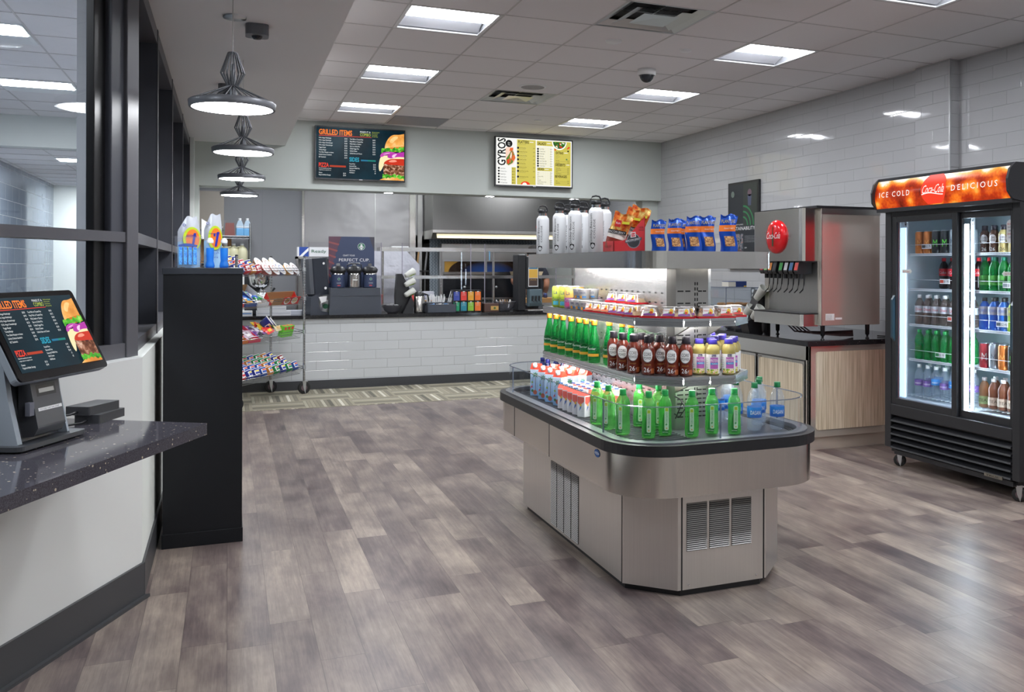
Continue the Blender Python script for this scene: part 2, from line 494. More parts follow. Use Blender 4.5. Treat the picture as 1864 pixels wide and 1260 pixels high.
# left: low wall + long window towards the back, low wall + window at an angle near the camera
sill = mat('sill paint', 'd9dbd9', 0.35)
m = MB().prism([wp(0, 0), (-0.33, 10.3), (-0.33, YB), (-0.52, YB), (-0.52, 4.3)], 0, 1.0, white_paint); struct(m.build('wall_left'))
m = MB().prism([wp(0, 0), wp(8.3, 0), wp(8.3, -0.18), wp(-0.05, -0.18)], 0, 1.0, sill, 'z'); struct(m.build('wall_angled'))
m = MB().prism([wp(3.2, 0), wp(8.3, 0), wp(8.3, -0.18), wp(3.2, -0.18)], 1.0, 2.71, white_paint); struct(m.build('wall_angled_upper'))
m = MB().prism([wp(-0.004, 0.012), wp(8.3, 0.012), wp(8.3, 0), wp(0, 0)], 0, 0.145, baseb)
m.prism([wp(-0.01, 0.03), wp(8.3, 0.03), wp(8.3, 0), wp(0, 0)], 0, 0.012, baseb); struct(m.build('baseboard_angled'))
m = MB().box(-0.33, -0.318, 4.215, 10.3, 0, 0.145, baseb); struct(m.build('baseboard_left'))
frame_m = mat('dark bronze window frame', '525257', 0.38, 0.0)
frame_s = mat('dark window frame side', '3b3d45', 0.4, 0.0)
# long window
w2 = MB()
for y in (5.69, 7.15, 8.75, 10.3): w2.box(-0.5, -0.37, y - 0.028, y + 0.028, 1.0, 2.71, frame_s)
w2.box(-0.5, -0.37, 4.3, 10.3, 2.63, 2.71, frame_m); w2.box(-0.5, -0.37, 4.3, 10.3, 1.48, 1.53, frame_m); w2.box(-0.5, -0.37, 4.3, 10.3, 1.0, 1.055, frame_m)
for y in (5.69, 7.15, 8.75, 10.3): w2.box(-0.372, -0.366, y - 0.028, y + 0.028, 1.0, 2.71, frame_m)
o = struct(w2.build('window_2'))
MB().box(-0.462, -0.456, 4.3, 10.3, 1.03, 2.68, glass_m).build('glass', o)
# angled window
def wbox(mb, s0, s1, o0, o1, z0, z1, mt): return mb.prism([wp(s0, o0), wp(s1, o0), wp(s1, o1), wp(s0, o1)], z0, z1, mt)
w1 = MB()
wbox(w1, -0.075, 0.012, -0.17, -0.06, 1.0, 2.71, frame_m)
wbox(w1, 0.012, 0.1, -0.17, -0.075, 1.0, 2.71, frame_s)
wbox(w1, 0.012, 3.2, -0.17, -0.065, 1.48, 1.522, frame_m); wbox(w1, 0.012, 3.2, -0.17, -0.065, 1.0, 1.06, frame_m); wbox(w1, 0.012, 3.2, -0.17, -0.065, 2.64, 2.71, frame_m)
wbox(w1, 3.14, 3.2, -0.17, -0.065, 1.0, 2.71, frame_m)
gask = mat('black gasket', '0c0c0e', 0.3)
wbox(w1, 0.1, 0.175, -0.135, -0.1, 1.06, 2.64, gask)
o = struct(w1.build('window_1', bev=0.004))
g = MB(); wbox(g, 0.16, 3.15, -0.125, -0.119, 1.05, 2.65, glass_m); g.build('glass', o)

# the room beyond the angled window
blue = mat('blue grey wall', '7d8894', 0.25, fn=tile_fn(True, 0.4, 0.2, base='7e8894'))
m = MB().box(-6, -2.57, 4.0, 20.0, 0, 3.0, blue); struct(m.build('wall_far_blue'))
m = MB().box(-2.57, -2.2, 16.7, 17.1, 0, 2.66, white_paint); struct(m.build('wall_far_column'))
m = MB().box(-2.6, -0.55, 19.8, 20, 0, 2.66, blue); struct(m.build('wall_far_end'))
m = MB().box(-0.62, -0.56, 4.6, 20, 0, 3.0, mat('far side wall', '9a9ea4', 0.6)); struct(m.build('wall_far_side'))
m = MB().box(-2.7, -0.56, 2.0, 11.41, 3.0, 3.03, ceil_mat)
m.box(-2.7, -0.56, 11.41, 11.6, 2.66, 3.03, white_paint); m.box(-2.7, -0.56, 11.6, 20, 2.66, 2.7, ceil_mat)
for x in (-2.5, -1.89, -1.27, -.66): m.box(x - .006, x + .006, 2.0, 11.41, 2.996, 3.0, tbar); m.box(x - .006, x + .006, 11.6, 20, 2.656, 2.66, tbar)
for k in range(24): m.box(-2.6, -.56, 2.6 + .6 * k - .005, 2.6 + .6 * k + .005, 2.996 if 2.6 + .6 * k < 11.4 else 2.655, 3.001 if 2.6 + .6 * k < 11.4 else 2.661, tbar)
struct(m.build('ceiling_far'))
m = MB().box(-6, -0.56, -3.2, 20, -0.1, -0.002, mat('far room floor', '8a8580', 0.4)); struct(m.build('floor_far'))
m = MB().box(-6.05, -6, -3.2, 4.0, 0, 3.0, blue); m.box(-6, -2.6, 3.95, 4.0, 0, 3.0, blue); struct(m.build('wall_far_left'))

# ---------------------------------------------------------------- troffers
lamp_hi = mat('lamp lens', 'ffffff', 0.4, emit=(0.935, 0.965, 1.02), es=LAMP)
lamp_lo = mat('lamp reflector', 'b4b5ba', 0.4)
def make_troffer():
    t = thing('ceiling_light', 'x', 'ceiling light', group='recessed square ceiling lights')
    fr = MB(); w, d = 0.3, 0.295
    for a in ((-w, w, -d, -d + 0.022), (-w, w, d - 0.022, d), (-w, -w + 0.022, -d, d), (w - 0.022, w, -d, d)): fr.box(a[0], a[1], a[2], a[3], -0.004, 0.004, white_pl)
    fr.build('frame', t)
    bd = MB()
    bd.box(-w, w, -d, d, 0.085, 0.09, white_pl)
    for a in ((-w, -w + 0.004, -d, d), (w - 0.004, w, -d, d), (-w, w, d - 0.004, d), (-w, w, -d, -d + 0.004)): bd.box(a[0], a[1], a[2], a[3], 0.0, 0.085, lamp_lo)
    bd.grid(lambda u, v: (-0.28 + 0.56 * u, -0.02 + 0.29 * v, 0.012 + 0.06 * math.sin(v * PI / 2 + PI / 2) ** 0.8 if v < 1 else 0.012), 1, 8, lamp_lo)
    bd.build('housing', t)
    ln = MB(); ln.grid(lambda u, v: (-0.278 + 0.556 * u, -0.272 + 0.25 * v, 0.004 + 0.02 * math.sin(v * PI)), 1, 6, lamp_hi)
    ln.build('lens', t)
    return t
lamp_far = mat('bright lamp lens', 'ffffff', 0.4, emit=(0.94, 0.97, 1.02), es=LAMP * 2.4)
def make_far():
    t = thing('ceiling_light', 'x', 'ceiling light')
    a = MB(); a.box(-.3, .3, -.295, .295, 0, .012, white_pl); a.build('frame', t)
    a = MB(); a.box(-.28, .28, -.275, .02, -.003, 0, lamp_far); a.build('lens', t)
    a = MB(); a.box(-.28, .28, .03, .275, -.003, 0, white_pl); a.build('reflector', t)
    return t
rowname = ['farthest', 'second farthest', 'third farthest', 'near', 'just overhead', 'behind the viewer', 'last behind the viewer']
for i, x in enumerate(LX):
    for j, y in enumerate(LY):
        place('troffer', make_troffer, (x, y, 3.0), 0, 'square recessed ceiling light, %s of the %s row' % (rowname[j], ('left', 'right')[i]), 'recessed square ceiling lights')
for (x, y, z, lab) in ((-1.58, 9.5, 3.0, 'square ceiling light seen through the angled window, upper one'), (-1.6, 12.7, 2.66, 'small square ceiling light beyond the white header behind the window'), (-1.58, 5.3, 3.0, 'added unseen ceiling light of the next room above the window'), (-1.58, 7.4, 3.0, 'added ceiling light of the next room, nearer than the visible ones'), (-4.2, 6.2, 3.0, 'added unseen ceiling light left in the next room'), (-1.6, 16.0, 2.66, 'added ceiling light at the far end of the next room'), (-1.6, 2.9, 3.0, 'added unseen ceiling light of the next room beside the camera')):  # all but the first two are added to brighten the next room
    place('far troffer', make_far, (x, y, z - 0.012), 0, lab)
for (x, y) in ((0.3, 11.6), (3.9, 11.5), (2.2, 11.3)):
    place('troffer', make_troffer, (x, y, 2.68), 0, 'kitchen ceiling light behind the header, %s' % {0.3: 'left one', 3.9: 'right one'}.get(x, 'middle one'))
# diffusers, speaker, sensors, camera
def vent(x, y, label):
    t = thing('air_diffuser', label, 'air vent', (x, y, 3.0), group='square ceiling air vents')
    a = MB()
    for q in ((-.3, .3, -.295, -.287), (-.3, .3, .287, .295), (-.3, -.292, -.295, .295), (.292, .3, -.295, .295)): a.box(q[0], q[1], q[2], q[3], -.003, .05, alu)
    a.box(-.29, .29, -.004, .004, .03, .04, alu); a.box(-.004, .004, -.29, .29, .03, .04, alu)
    for k, (r, z) in enumerate(((0.292, -0.001), (0.215, -0.008), (0.125, -0.014))):
        r2 = (.225, .14, .001)[k]
        vs = [(sx * rr, sy * rr, zz) for rr, zz in ((r, z), (r2, z + 0.004 if k else z + 0.02)) for sx, sy in ((-1, -1), (1, -1), (1, 1), (-1, 1))]
        vs = [(sx * r, sy * r, z) for sx, sy in ((-1, -1), (1, -1), (1, 1), (-1, 1))] + [(sx * r2, sy * r2, z + (.03, .026, .012)[k]) for sx, sy in ((-1, -1), (1, -1), (1, 1), (-1, 1))]
        a.add(vs, [(i, (i + 1) % 4, 4 + (i + 1) % 4, 4 + i) for i in range(4)], alu)
    a.build('louver', t)
    b = MB(); b.box(-0.3, 0.3, -0.295, 0.295, 0.05, 0.055, mat('vent dark', '2c2c2e', 0.6)); b.build('backing', t)
    return t
vent(2.55, 5.3, 'large square steel air vent near the security camera'); vent(2.55, 8.3, 'square steel air vent beside the round ceiling speaker')
t = MB().box(-0.29, 0.29, -0.29, 0.29, -0.008, 0, mat('return grille', '9c9ca0', 0.7)).build('return_grille', None, (1.94, 10.1, 3.0)); tag(t, 'flat grey return air grille above the first menu screen', 'air vent')
def disc_obj(name, x, y, z, r, label, cat, mt=white_pl, h=0.012):
    a = MB(); a.lathe([(r, 0), (r * 0.96, -h), (0.001, -h * 1.1)], mt, seg=28)
    return tag(a.build(name, None, (x, y, z)), label, cat)
a = MB(); a.lathe([(0.125, 0), (0.12, -0.008), (0.105, -0.01)], white_pl, seg=32); a.lathe([(0.105, -0.008), (0.001, -0.009)], mat('speaker mesh', 'a8a6a6', 0.7), seg=32)
tag(a.build('ceiling_speaker', None, (2.52, 7.74, 3.0)), 'round ceiling speaker in the middle of the ceiling', 'speaker')
disc_obj('ceiling_sensor', 2.54, 5.94, 3.0, 0.06, 'flat round ceiling cover behind the large air vent', 'sensor')
disc_obj('ceiling_sensor', 3.14, 5.98, 3.0, 0.045, 'small round sprinkler cover right of the camera', 'sensor')
disc_obj('ceiling_sensor', 3.15, 9.48, 3.0, 0.045, 'small round sprinkler cover near the back wall', 'sensor')
disc_obj('ceiling_sensor', 0.03, 5.2, 2.71, 0.06, 'recessed sprinkler cover above the nearest pendant lamp', 'sensor', alu)
disc_obj('ceiling_speaker', -1.5, 7.76, 3.0, 0.11, 'round ceiling speaker in the next room', 'speaker')
t = thing('security_camera', 'white dome security camera hanging from the ceiling', 'camera', (3.16, 6.7, 3.0))
a = MB(); a.lathe([(0.001, 0), (0.075, 0), (0.075, -0.04), (0.066, -0.05)], white_pl, seg=28); a.build('housing', t)
a = MB(); a.lathe([(0.058, -0.05)] + [(0.058 * math.cos(k * PI / 16), -0.05 - 0.058 * math.sin(k * PI / 16)) for k in range(1, 9)], dark_gl, seg=24); a.build('dome', t)
# pendants
pend_d = mat('pendant grey', '6c6e73', 0.4, 0.3)
pend_l = mat('pendant lens', 'ffffff', 0.4, emit=(0.95, 0.97, 1.0), es=24.0)
def make_pendant():
    t = thing('pendant_lamp', 'x', 'pendant lamp')
    R = 0.186
    a = MB(); a.lathe([(R - 0.012, 0.002), (R - 0.002, 0.0), (R, 0.004), (R + 0.003, 0.03), (R - 0.004, 0.036), (R - 0.03, 0.036), (0.04, 0.045), (0.001, 0.046)], pend_d, seg=48); a.build('shade_ring', t)
    a = MB(); a.lathe([(0.001, 0.002), (R - 0.012, 0.002)], pend_l, seg=48); a.build('lens', t)
    wr = MB()
    for k in range(18):
        an = 2 * PI * k / 18; c, s = math.cos(an), math.sin(an)
        pts = [(R - 0.008, 0.034), (0.022, 0.105), (0.052, 0.165), (0.02, 0.26)]
        for i in range(3): wr.rod((pts[i][0] * c, pts[i][0] * s, pts[i][1]), (pts[i + 1][0] * c, pts[i + 1][0] * s, pts[i + 1][1]), 0.0028, pend_d, 6)
    wr.lathe([(0.021, 0.255), (0.021, 0.262), (0.001, 0.263)], pend_d, seg=16); wr.lathe([(0.021, 0.1), (0.024, 0.108)], pend_d, seg=16)
    wr.build('wire_cage', t)
    a = MB(); a.lathe([(0.02, 0.045), (0.014, 0.14), (0.008, 0.2), (0.002, 0.21)], pend_d, seg=14); a.build('stem', t)
    a = MB(); a.rod((0, 0, 0.2), (0, 0, 0.605), 0.0018, mat('pendant cable', 'b4b2b0', 0.4), 6); a.build('cable', t)
    return t
names = ['nearest', 'second', 'third', 'farthest']
for i, (x, y) in enumerate(((0.018, 4.51), (0.088, 6.27), (0.105, 8.17), (0.108, 10.1))):
    place('pendant', make_pendant, (x, y, 2.105 - 0.0), 0, 'wire cage pendant lamp with round glowing disc, %s of the row by the windows' % names[i], 'pendant lamps along the window wall')
for i, (x, y) in enumerate(((0.145, 5.35), (-0.01, 7.2))):
    a = MB(); a.prism(rrect(-0.06, 0.06, -0.06, 0.06, 0.03, 3), -0.06, 0, pend_d); a.lathe([(0.03, -0.06), (0.02, -0.075), (0.001, -0.078)], dark_gl, seg=14)
    tag(a.build('pendant_canopy', None, (x, y, 2.71)), 'dark ceiling box beside the %s pendant lamp' % ('nearest', 'second')[i], 'ceiling box')
for i, x in enumerate((1.73, 2.95, 4.05)):
    a = MB(); a.prism(rrect(-0.06, 0.06, -0.05, 0.05, 0.01, 2), -0.004, 0.0, white_pl); a.prism(rrect(-0.045, 0.045, -0.035, 0.035, 0.005, 2), -0.006, -0.004, lamp_hi)
    tag(a.build('downlight', None, (x, 10.74, 2.24)), 'small downlight in the underside of the header, %s' % nth(i, 3), 'downlight', 'downlights under the header')
# ================================================================ menus
def em(h, s=1.0):
    k = 'screen_' + h
    if k in MATS: return MATS[k]
    return mat(k, '000000', 0.35, emit=lin(h)[:3], es=s, spec=0.06)
def em_noise(name, stops, scale):
    def fn(t, b):
        nz = t.noise(t.coord(), scale, 4, 0.6)
        t.l.new(t.ramp(nz, stops), b.inputs['Emission Color'])
    return mat(name, '000000', 0.3, emit=(1, 1, 1), es=1.0, fn=fn, spec=0.06)
def grilled_menu(mb, o, r, u, w, h):
    """burger menu on a w x h screen; o = bottom left corner"""
    S = w / 0.95
    def T(s, x, y, hh, c, tw=None, al='l', cond=0.62): mb.text(s, Vector(o) + Vector(r) * (x * w) + Vector(u) * (y * h), r, u, hh * h, c, w=tw * w if tw else None, align=al, off=0.0012, cond=cond)
    def Pg(pts, c, off=0.001): mb.poly([(max(0, min(1, x)) * w, max(0, min(1, y)) * h) for x, y in pts], o, r, u, c, off)
    bgm = em_noise('menu dark ground', [(0.3, '06141c'), (0.7, '12303c')], 3.0)
    Pg([(0, 0), (1, 0), (1, 1), (0, 1)], bgm, 0.0)
    og, rd, wt, gn, bl = em('f07a22'), em('e2402c'), em('e8ecec'), em('b9c94a'), em('2a9db8')
    T('\x02GRILLED ITEMS', 0.03, 0.855, 0.105, og, 0.37)
    Pg([(0.03, 0.835), (0.62, 0.845), (0.62, 0.838), (0.03, 0.826)], rd)
    T('MAKE IT A', 0.49, 0.925, 0.035, wt, 0.12); T('COMBO', 0.49, 0.86, 0.058, gn, 0.12)
    for k, s in enumerate(('Add fries and a fountain', 'drink to any order', 'for one low price', 'Ask Counter Help')): T(s, 0.625, 0.94 - 0.03 * k, 0.018, gn)
    items = ['1/4 lb. Angus Hamburger', '1/2 lb. Angus Hamburger', '1/4 lb. Angus Cheeseburger', '1/2 lb. Angus Cheeseburger', 'Veggie Burger', 'Turkey Burger', 'Two Slider Burgers w cheese', 'Grilled Chicken Sandwich', 'BLT Sandwich']
    pr = ['$3.05', '$4.95', '$3.40', '$5.20', '$3.30', '$3.30', '$3.00', '$3.95', '$2.95']
    for k, s in enumerate(items):
        T(s, 0.03, 0.775 - 0.047 * k, 0.026, wt, cond=0.66); T(pr[k], 0.345, 0.775 - 0.047 * k, 0.026, wt, al='r', cond=0.66)
    it2 = ['Tuna Melt on Toasted Rye', 'Patty Melt on Toasted Rye', 'Philly Steak or Chicken', 'Gyro on Grilled Pita', 'Grilled Veggie Pita', 'Grilled Cheese', 'Grilled Ham and Cheese']
    p2 = ['$4.50', '$4.75', '$5.00', '$5.00', '$4.45', '$2.20', '$3.20']
    for k, s in enumerate(it2):
        T(s, 0.375, 0.775 - 0.047 * k, 0.026, wt, cond=0.66); T(p2[k], 0.665, 0.775 - 0.047 * k, 0.026, wt, al='r', cond=0.66)
    T('\x02PIZZA', 0.03, 0.215, 0.085, rd, 0.11); Pg([(0.15, 0.22), (0.33, 0.22), (0.33, 0.255), (0.15, 0.255)], em('a83a22'))
    T('\x02SIDES', 0.37, 0.345, 0.085, bl, 0.11); Pg([(0.5, 0.36), (0.58, 0.36), (0.58, 0.39), (0.5, 0.39)], em('1f6d8e')); Pg([(0.58, 0.36), (0.67, 0.36), (0.67, 0.39), (0.58, 0.39)], em('1b7a70'))
    for k, s in enumerate(('Made with mozzarella and a marinara', 'oregano sauce on a crispy thin crust')): T(s, 0.03, 0.18 - 0.032 * k, 0.019, wt, cond=0.6)
    for k, (s, p) in enumerate((('Cheese', '$3.10'), ('Pepperoni/Italian Sausage', '$3.40'))): T(s, 0.03, 0.09 - 0.04 * k, 0.026, wt); T(p, 0.33, 0.09 - 0.04 * k, 0.026, wt, al='r')
    for k, (s, p) in enumerate((('French Fries', '$1.95'), ('Seasoned Fries', '$2.25'), ('Seasoned Waffle Fries', '$2.45'), ('Add Cheese', '.75'), ('Add Bacon', '.85'))): T(s, 0.37, 0.285 - 0.043 * k, 0.026, wt); T(p, 0.67, 0.285 - 0.043 * k, 0.026, wt, al='r')
    # burger
    rnd = random.Random(3)
    bun = em_noise('menu bun', [(0.3, 'c9782c'), (0.5, 'e9a552'), (0.7, 'f5cf92')], 9.0)
    def SP(pts, c, off, n=5):
        """smooth closed outline through the points, cut at the right edge"""
        out = []; N = len(pts)
        for i in range(N):
            p0, p1, p2, p3 = pts[i - 1], pts[i], pts[(i + 1) % N], pts[(i + 2) % N]
            for k in range(n):
                t_ = k / n
                out.append(tuple(0.5 * (2 * p1[j] + (p2[j] - p0[j]) * t_ + (2 * p0[j] - 5 * p1[j] + 4 * p2[j] - p3[j]) * t_ ** 2 + (3 * p1[j] - p0[j] - 3 * p2[j] + p3[j]) * t_ ** 3) for j in (0, 1)))
        Pg(out, c, off)
    def wavy(x0, y0, y1, c, off, amp=0.02, n=14, slope=0.06):
        top = [(x0 + (1.04 - x0) * k / n, y1 + slope * k / n + rnd.uniform(-amp, amp)) for k in range(n + 1)]
        bot = [(x0 + (1.04 - x0) * k / n, y0 + slope * k / n + rnd.uniform(-amp, amp)) for k in range(n + 1)][::-1]
        SP(top + bot, c, off, 3)
    lett = em_noise('menu lettuce', [(0.35, '1f6a14'), (0.5, '4fae2c'), (0.62, '86cf4e'), (0.8, 'd4efa4')], 30.0)
    patty = em_noise('menu patty', [(0.35, '3d1d10'), (0.47, '6e3f28'), (0.56, 'a5725a'), (0.66, 'dbb7a0'), (0.8, 'f4e4d8')], 34.0)
    SP([(0.785, 0.58), (0.775, 0.66), (0.79, 0.76), (0.825, 0.86), (0.87, 0.915), (0.93, 0.925), (1.05, 0.93), (1.05, 0.66), (0.93, 0.62)], bun, 0.001)
    SP([(0.79, 0.60), (0.8, 0.645), (0.87, 0.665), (0.96, 0.69), (1.05, 0.7), (1.05, 0.62), (0.9, 0.58)], em_noise('menu bun edge', [(0.35, 'b5661e'), (0.65, 'dd8f3c')], 14.0), 0.0014)
    SP([(0.83, 0.78), (0.86, 0.86), (0.9, 0.89), (0.93, 0.87), (0.89, 0.80), (0.86, 0.75)], em_noise('menu bun light', [(0.3, 'f2b865'), (0.7, 'fbdca6')], 9.0), 0.0016)
    wavy(0.735, 0.555, 0.635, lett, 0.003, 0.02, slope=0.045)
    SP([(0.71, 0.36), (0.735, 0.47), (0.82, 0.5), (1.04, 0.53), (1.04, 0.4), (0.8, 0.37), (0.765, 0.30), (0.735, 0.2), (0.715, 0.18), (0.705, 0.25)], em('f0dfae'), 0.0032)
    SP([(0.72, 0.47), (0.735, 0.53), (0.78, 0.565), (0.84, 0.575), (0.9, 0.555), (0.84, 0.525), (0.78, 0.5), (0.745, 0.465)], em('b845a6'), 0.004)
    SP([(0.755, 0.515), (0.79, 0.54), (0.84, 0.553), (0.8, 0.525)], em('e3a6da'), 0.0044)
    SP([(0.805, 0.465), (0.82, 0.515), (0.87, 0.545), (1.04, 0.58), (1.04, 0.485), (0.92, 0.475), (0.85, 0.44)], em('b034a0'), 0.005)
    SP([(0.86, 0.465), (0.865, 0.51), (0.9, 0.535), (0.915, 0.53), (0.9, 0.5), (0.885, 0.46)], em('e9c0e2'), 0.0056)
    SP([(0.765, 0.335), (0.79, 0.39), (0.84, 0.425), (0.9, 0.435), (1.04, 0.43), (1.04, 0.315), (0.9, 0.31), (0.82, 0.315)], em('c23420'), 0.0046)
    SP([(0.82, 0.37), (0.845, 0.405), (0.89, 0.415), (0.915, 0.385), (0.87, 0.365)], em('f2937c'), 0.0052)
    wavy(0.762, 0.13, 0.315, patty, 0.004, 0.016, slope=-0.005)
    SP([(0.8, 0.08), (0.765, 0.15), (0.85, 0.2), (1.04, 0.2), (1.04, 0.07), (0.9, 0.06)], patty, 0.0038)
    SP([(0.73, -0.02), (0.76, 0.035), (0.85, 0.07), (1.04, 0.08), (1.04, -0.02)], bun, 0.0045)
    wavy(0.75, 0.05, 0.115, lett, 0.005, 0.018, slope=-0.01)

def gyro_menu(mb, o, r, u, w, h):
    def T(s, x, y, hh, c, tw=None, al='l', cond=0.62, off=0.0014): mb.text(s, Vector(o) + Vector(r) * (x * w) + Vector(u) * (y * h), r, u, hh * h, c, w=tw * w if tw else None, align=al, off=off, cond=cond)
    def Pg(pts, c, off=0.001): mb.poly([(x * w, y * h) for x, y in pts], o, r, u, c, off)
    def R(x0, x1, y0, y1, c, off=0.001): Pg([(x0, y0), (x1, y0), (x1, y1), (x0, y1)], c, off)
    wt, ye, bk, gr = em('e6e6e2'), em('c3b752'), em('101010'), em('565448')
    R(0, 1, 0, 1, wt, 0)
    R(0.27, 0.515, 0.02, 0.98, ye); R(0.76, 0.985, 0.02, 0.98, ye); R(0.53, 0.75, 0.87, 0.975, ye); R(0.535, 0.735, 0.33, 0.4, ye); R(0.2, 0.255, 0.02, 0.38, ye)
    for k in range(14):
        x = 0.535 + 0.014 * k
        R(x, x + 0.005, 0.03, 0.32, em('d8cf86'), 0.0005); R(x, x + 0.005, 0.42, 0.85, em('d8cf86'), 0.0005)
    # vertical headline
    U = Vector(u); Rr = Vector(r)
    mb.text('\x02GYROS', Vector(o) + Rr * (0.12 * w) + U * (0.41 * h), U, -Rr, 0.105 * w, bk, w=0.58 * h, off=0.0014)
    mb.disc(o, r, u, 0.165 * w, 0.88 * h, 0.045 * w, bk, 0.0012); T('Gyro', 0.165, 0.885, 0.03, wt, al='c', off=0.002); T('King', 0.165, 0.845, 0.03, wt, al='c', off=0.002)
    pal = [em('e9c8b4'), em('d8642e'), em('e23a20'), em('4f7a2e'), em('b06a34'), em('f0ead8')]
    Pg([(0.125, 0.5), (0.12, 0.78), (0.16, 0.82), (0.215, 0.78), (0.245, 0.62), (0.25, 0.55), (0.22, 0.45), (0.16, 0.41), (0.13, 0.44)], pal[0], 0.001)
    Pg([(0.135, 0.45), (0.13, 0.56), (0.17, 0.66), (0.2, 0.76), (0.225, 0.7), (0.25, 0.58), (0.21, 0.47), (0.16, 0.42)], pal[3], 0.0012)
    Pg([(0.145, 0.45), (0.14, 0.53), (0.165, 0.56), (0.175, 0.5), (0.165, 0.45)], pal[2], 0.0014); Pg([(0.16, 0.48), (0.17, 0.6), (0.2, 0.74), (0.225, 0.68), (0.2, 0.55), (0.19, 0.47)], pal[4], 0.0014)
    Pg([(0.2, 0.55), (0.22, 0.64), (0.24, 0.64), (0.245, 0.57), (0.22, 0.5)], pal[1], 0.0016); Pg([(0.18, 0.6), (0.19, 0.68), (0.2, 0.7), (0.2, 0.62), (0.19, 0.55)], pal[5], 0.0018); Pg([(0.17, 0.72), (0.18, 0.79), (0.22, 0.8), (0.22, 0.74)], pal[1], 0.0016)
    for k, s in enumerate(('Lamb Gyro', 'Chicken Gyro', 'Falafel Gyro', 'Combo Gyro', '1/4 Fish Gyro', '1/4 Chapli Gyro')):
        y = 0.335 - 0.06 * k
        mb.disc(o, r, u, 0.035 * w, (y + 0.018) * h, 0.012 * w, bk, 0.0012, 16); T(s, 0.055, y, 0.03, bk, cond=0.6); T(('$7.50', '$7.50', '$6.50', '$8.00', '$8.00', '$8.00')[k], 0.205, y, 0.03, bk)
    T('\x02PLATTERS', 0.285, 0.9, 0.06, bk, 0.14); R(0.435, 0.485, 0.925, 0.94, wt, 0.0014)
    T('Served with basmati rice and salad', 0.285, 0.865, 0.014, gr)
    for k, s in enumerate(('Lamb Over Rice', 'Chicken Over Rice', 'Combo Over Rice', 'Falafel Over Rice', 'Fish Over Rice', 'Shrimp Over Rice', 'Lamb Chop Over Rice', 'Shah Kebab Over Rice')):
        y = 0.79 - 0.082 * k - (0.04 if k == 7 else 0)
        mb.disc(o, r, u, 0.283 * w, (y + 0.01) * h, 0.014 * w, bk, 0.0014, 16); T(s, 0.305, y, 0.026, bk, cond=0.6); T('$7.99', 0.505, y, 0.022, bk, al='r')
        T('with rice, salad and white sauce', 0.305, y - 0.026, 0.012, gr)
    Pg([(0.32 + 0.12 * math.cos(PI * k / 12) * -0.5 + 0.06, 0.02 + 0.07 * math.sin(PI * k / 12)) for k in range(13)], pal[2], 0.0014); Pg([(0.35 + 0.03 * math.cos(PI * k / 8) + 0.02, 0.02 + 0.045 * math.sin(PI * k / 8)) for k in range(9)], pal[5], 0.0016)
    T('\x02SALADS', 0.54, 0.89, 0.06, bk, 0.11); R(0.665, 0.715, 0.92, 0.935, wt, 0.0014)
    for k, s in enumerate(('Lamb Salad', 'Chicken Salad', 'Falafel Salad', 'Fish Salad', 'Shrimp Salad', 'Lamb Chop Salad', 'Fried Prawn Salad', 'Combo Salad')):
        y = 0.79 - 0.052 * k
        mb.disc(o, r, u, 0.545 * w, (y + 0.01) * h, 0.013 * w, bk, 0.0014, 16); T(s, 0.57, y, 0.026, bk, cond=0.6); T('$7.50', 0.735, y, 0.024, bk, al='r')
    T('\x02SIDES', 0.54, 0.345, 0.05, bk, 0.085); R(0.635, 0.69, 0.36, 0.373, wt, 0.0014)
    for k, s in enumerate(('Soup', 'Pita', 'Hummus w/ Pita', 'Fries', 'Side Salad', 'Chicken Tenders w/ Fries', 'Falafel (6 Pieces)')):
        y = 0.28 - 0.04 * k
        T(s, 0.54, y, 0.024, bk, cond=0.58); T('$3.50', 0.735, y, 0.024, bk, al='r')
    for k in range(26):
        a = random.uniform(0, 2 * PI); q = 0.075 * math.sqrt(random.random())
        pass
    mb.poly([((0.83 + 0.1 * math.cos(PI + PI * k / 16)) * w, (0.97 + 0.17 * math.sin(PI + PI * k / 16)) * h) for k in range(17)], o, r, u, em('f4f2ec'), 0.0014)
    mb.poly([((0.83 + 0.085 * math.cos(PI + PI * k / 16)) * w, (0.97 + 0.145 * math.sin(PI + PI * k / 16)) * h) for k in range(17)], o, r, u, em('2f5a24'), 0.0016)
    rn = random.Random(5)
    for k in range(22):
        a = PI + PI * rn.random(); q = rn.random() ** 0.5
        mb.disc(o, r, u, (0.83 + 0.075 * q * math.cos(a)) * w, (0.965 + 0.125 * q * math.sin(a)) * h, 0.009 * w, rn.choice([em('d8321e'), em('4f9a3a'), em('4a1526'), em('e8e4d0'), em('7cb54a')]), 0.0018 + 0.00003 * k, 8)
    T('\x02EXTRAS', 0.785, 0.71, 0.055, bk, 0.1); T('\x02DESSERTS', 0.78, 0.45, 0.055, bk, 0.13); T('\x02BEVERAGES', 0.775, 0.2, 0.055, bk, 0.16)
    R(0.895, 0.945, 0.735, 0.748, wt, 0.0014); R(0.925, 0.97, 0.475, 0.488, wt, 0.0014)
    for k, s in enumerate(('Extra sauces are', 'available at the counter', 'for all our guests', 'every day')): T(s, 0.785, 0.675 - 0.022 * k, 0.013, gr)
    for y, s in ((0.56, 'Extra Meat'), (0.515, 'Feta Cheese'), (0.4, 'Cheese Cake'), (0.36, 'Chocolate Cake'), (0.32, 'Baklava'), (0.28, 'French Macarons'), (0.12, 'Soda'), (0.075, 'Bottle Water')):
        T(s, 0.785, y, 0.022, bk, cond=0.6); T('$2.99', 0.965, y, 0.022, bk, al='r')
        R(0.785, 0.965, y - 0.01, y - 0.007, gr, 0.0012)
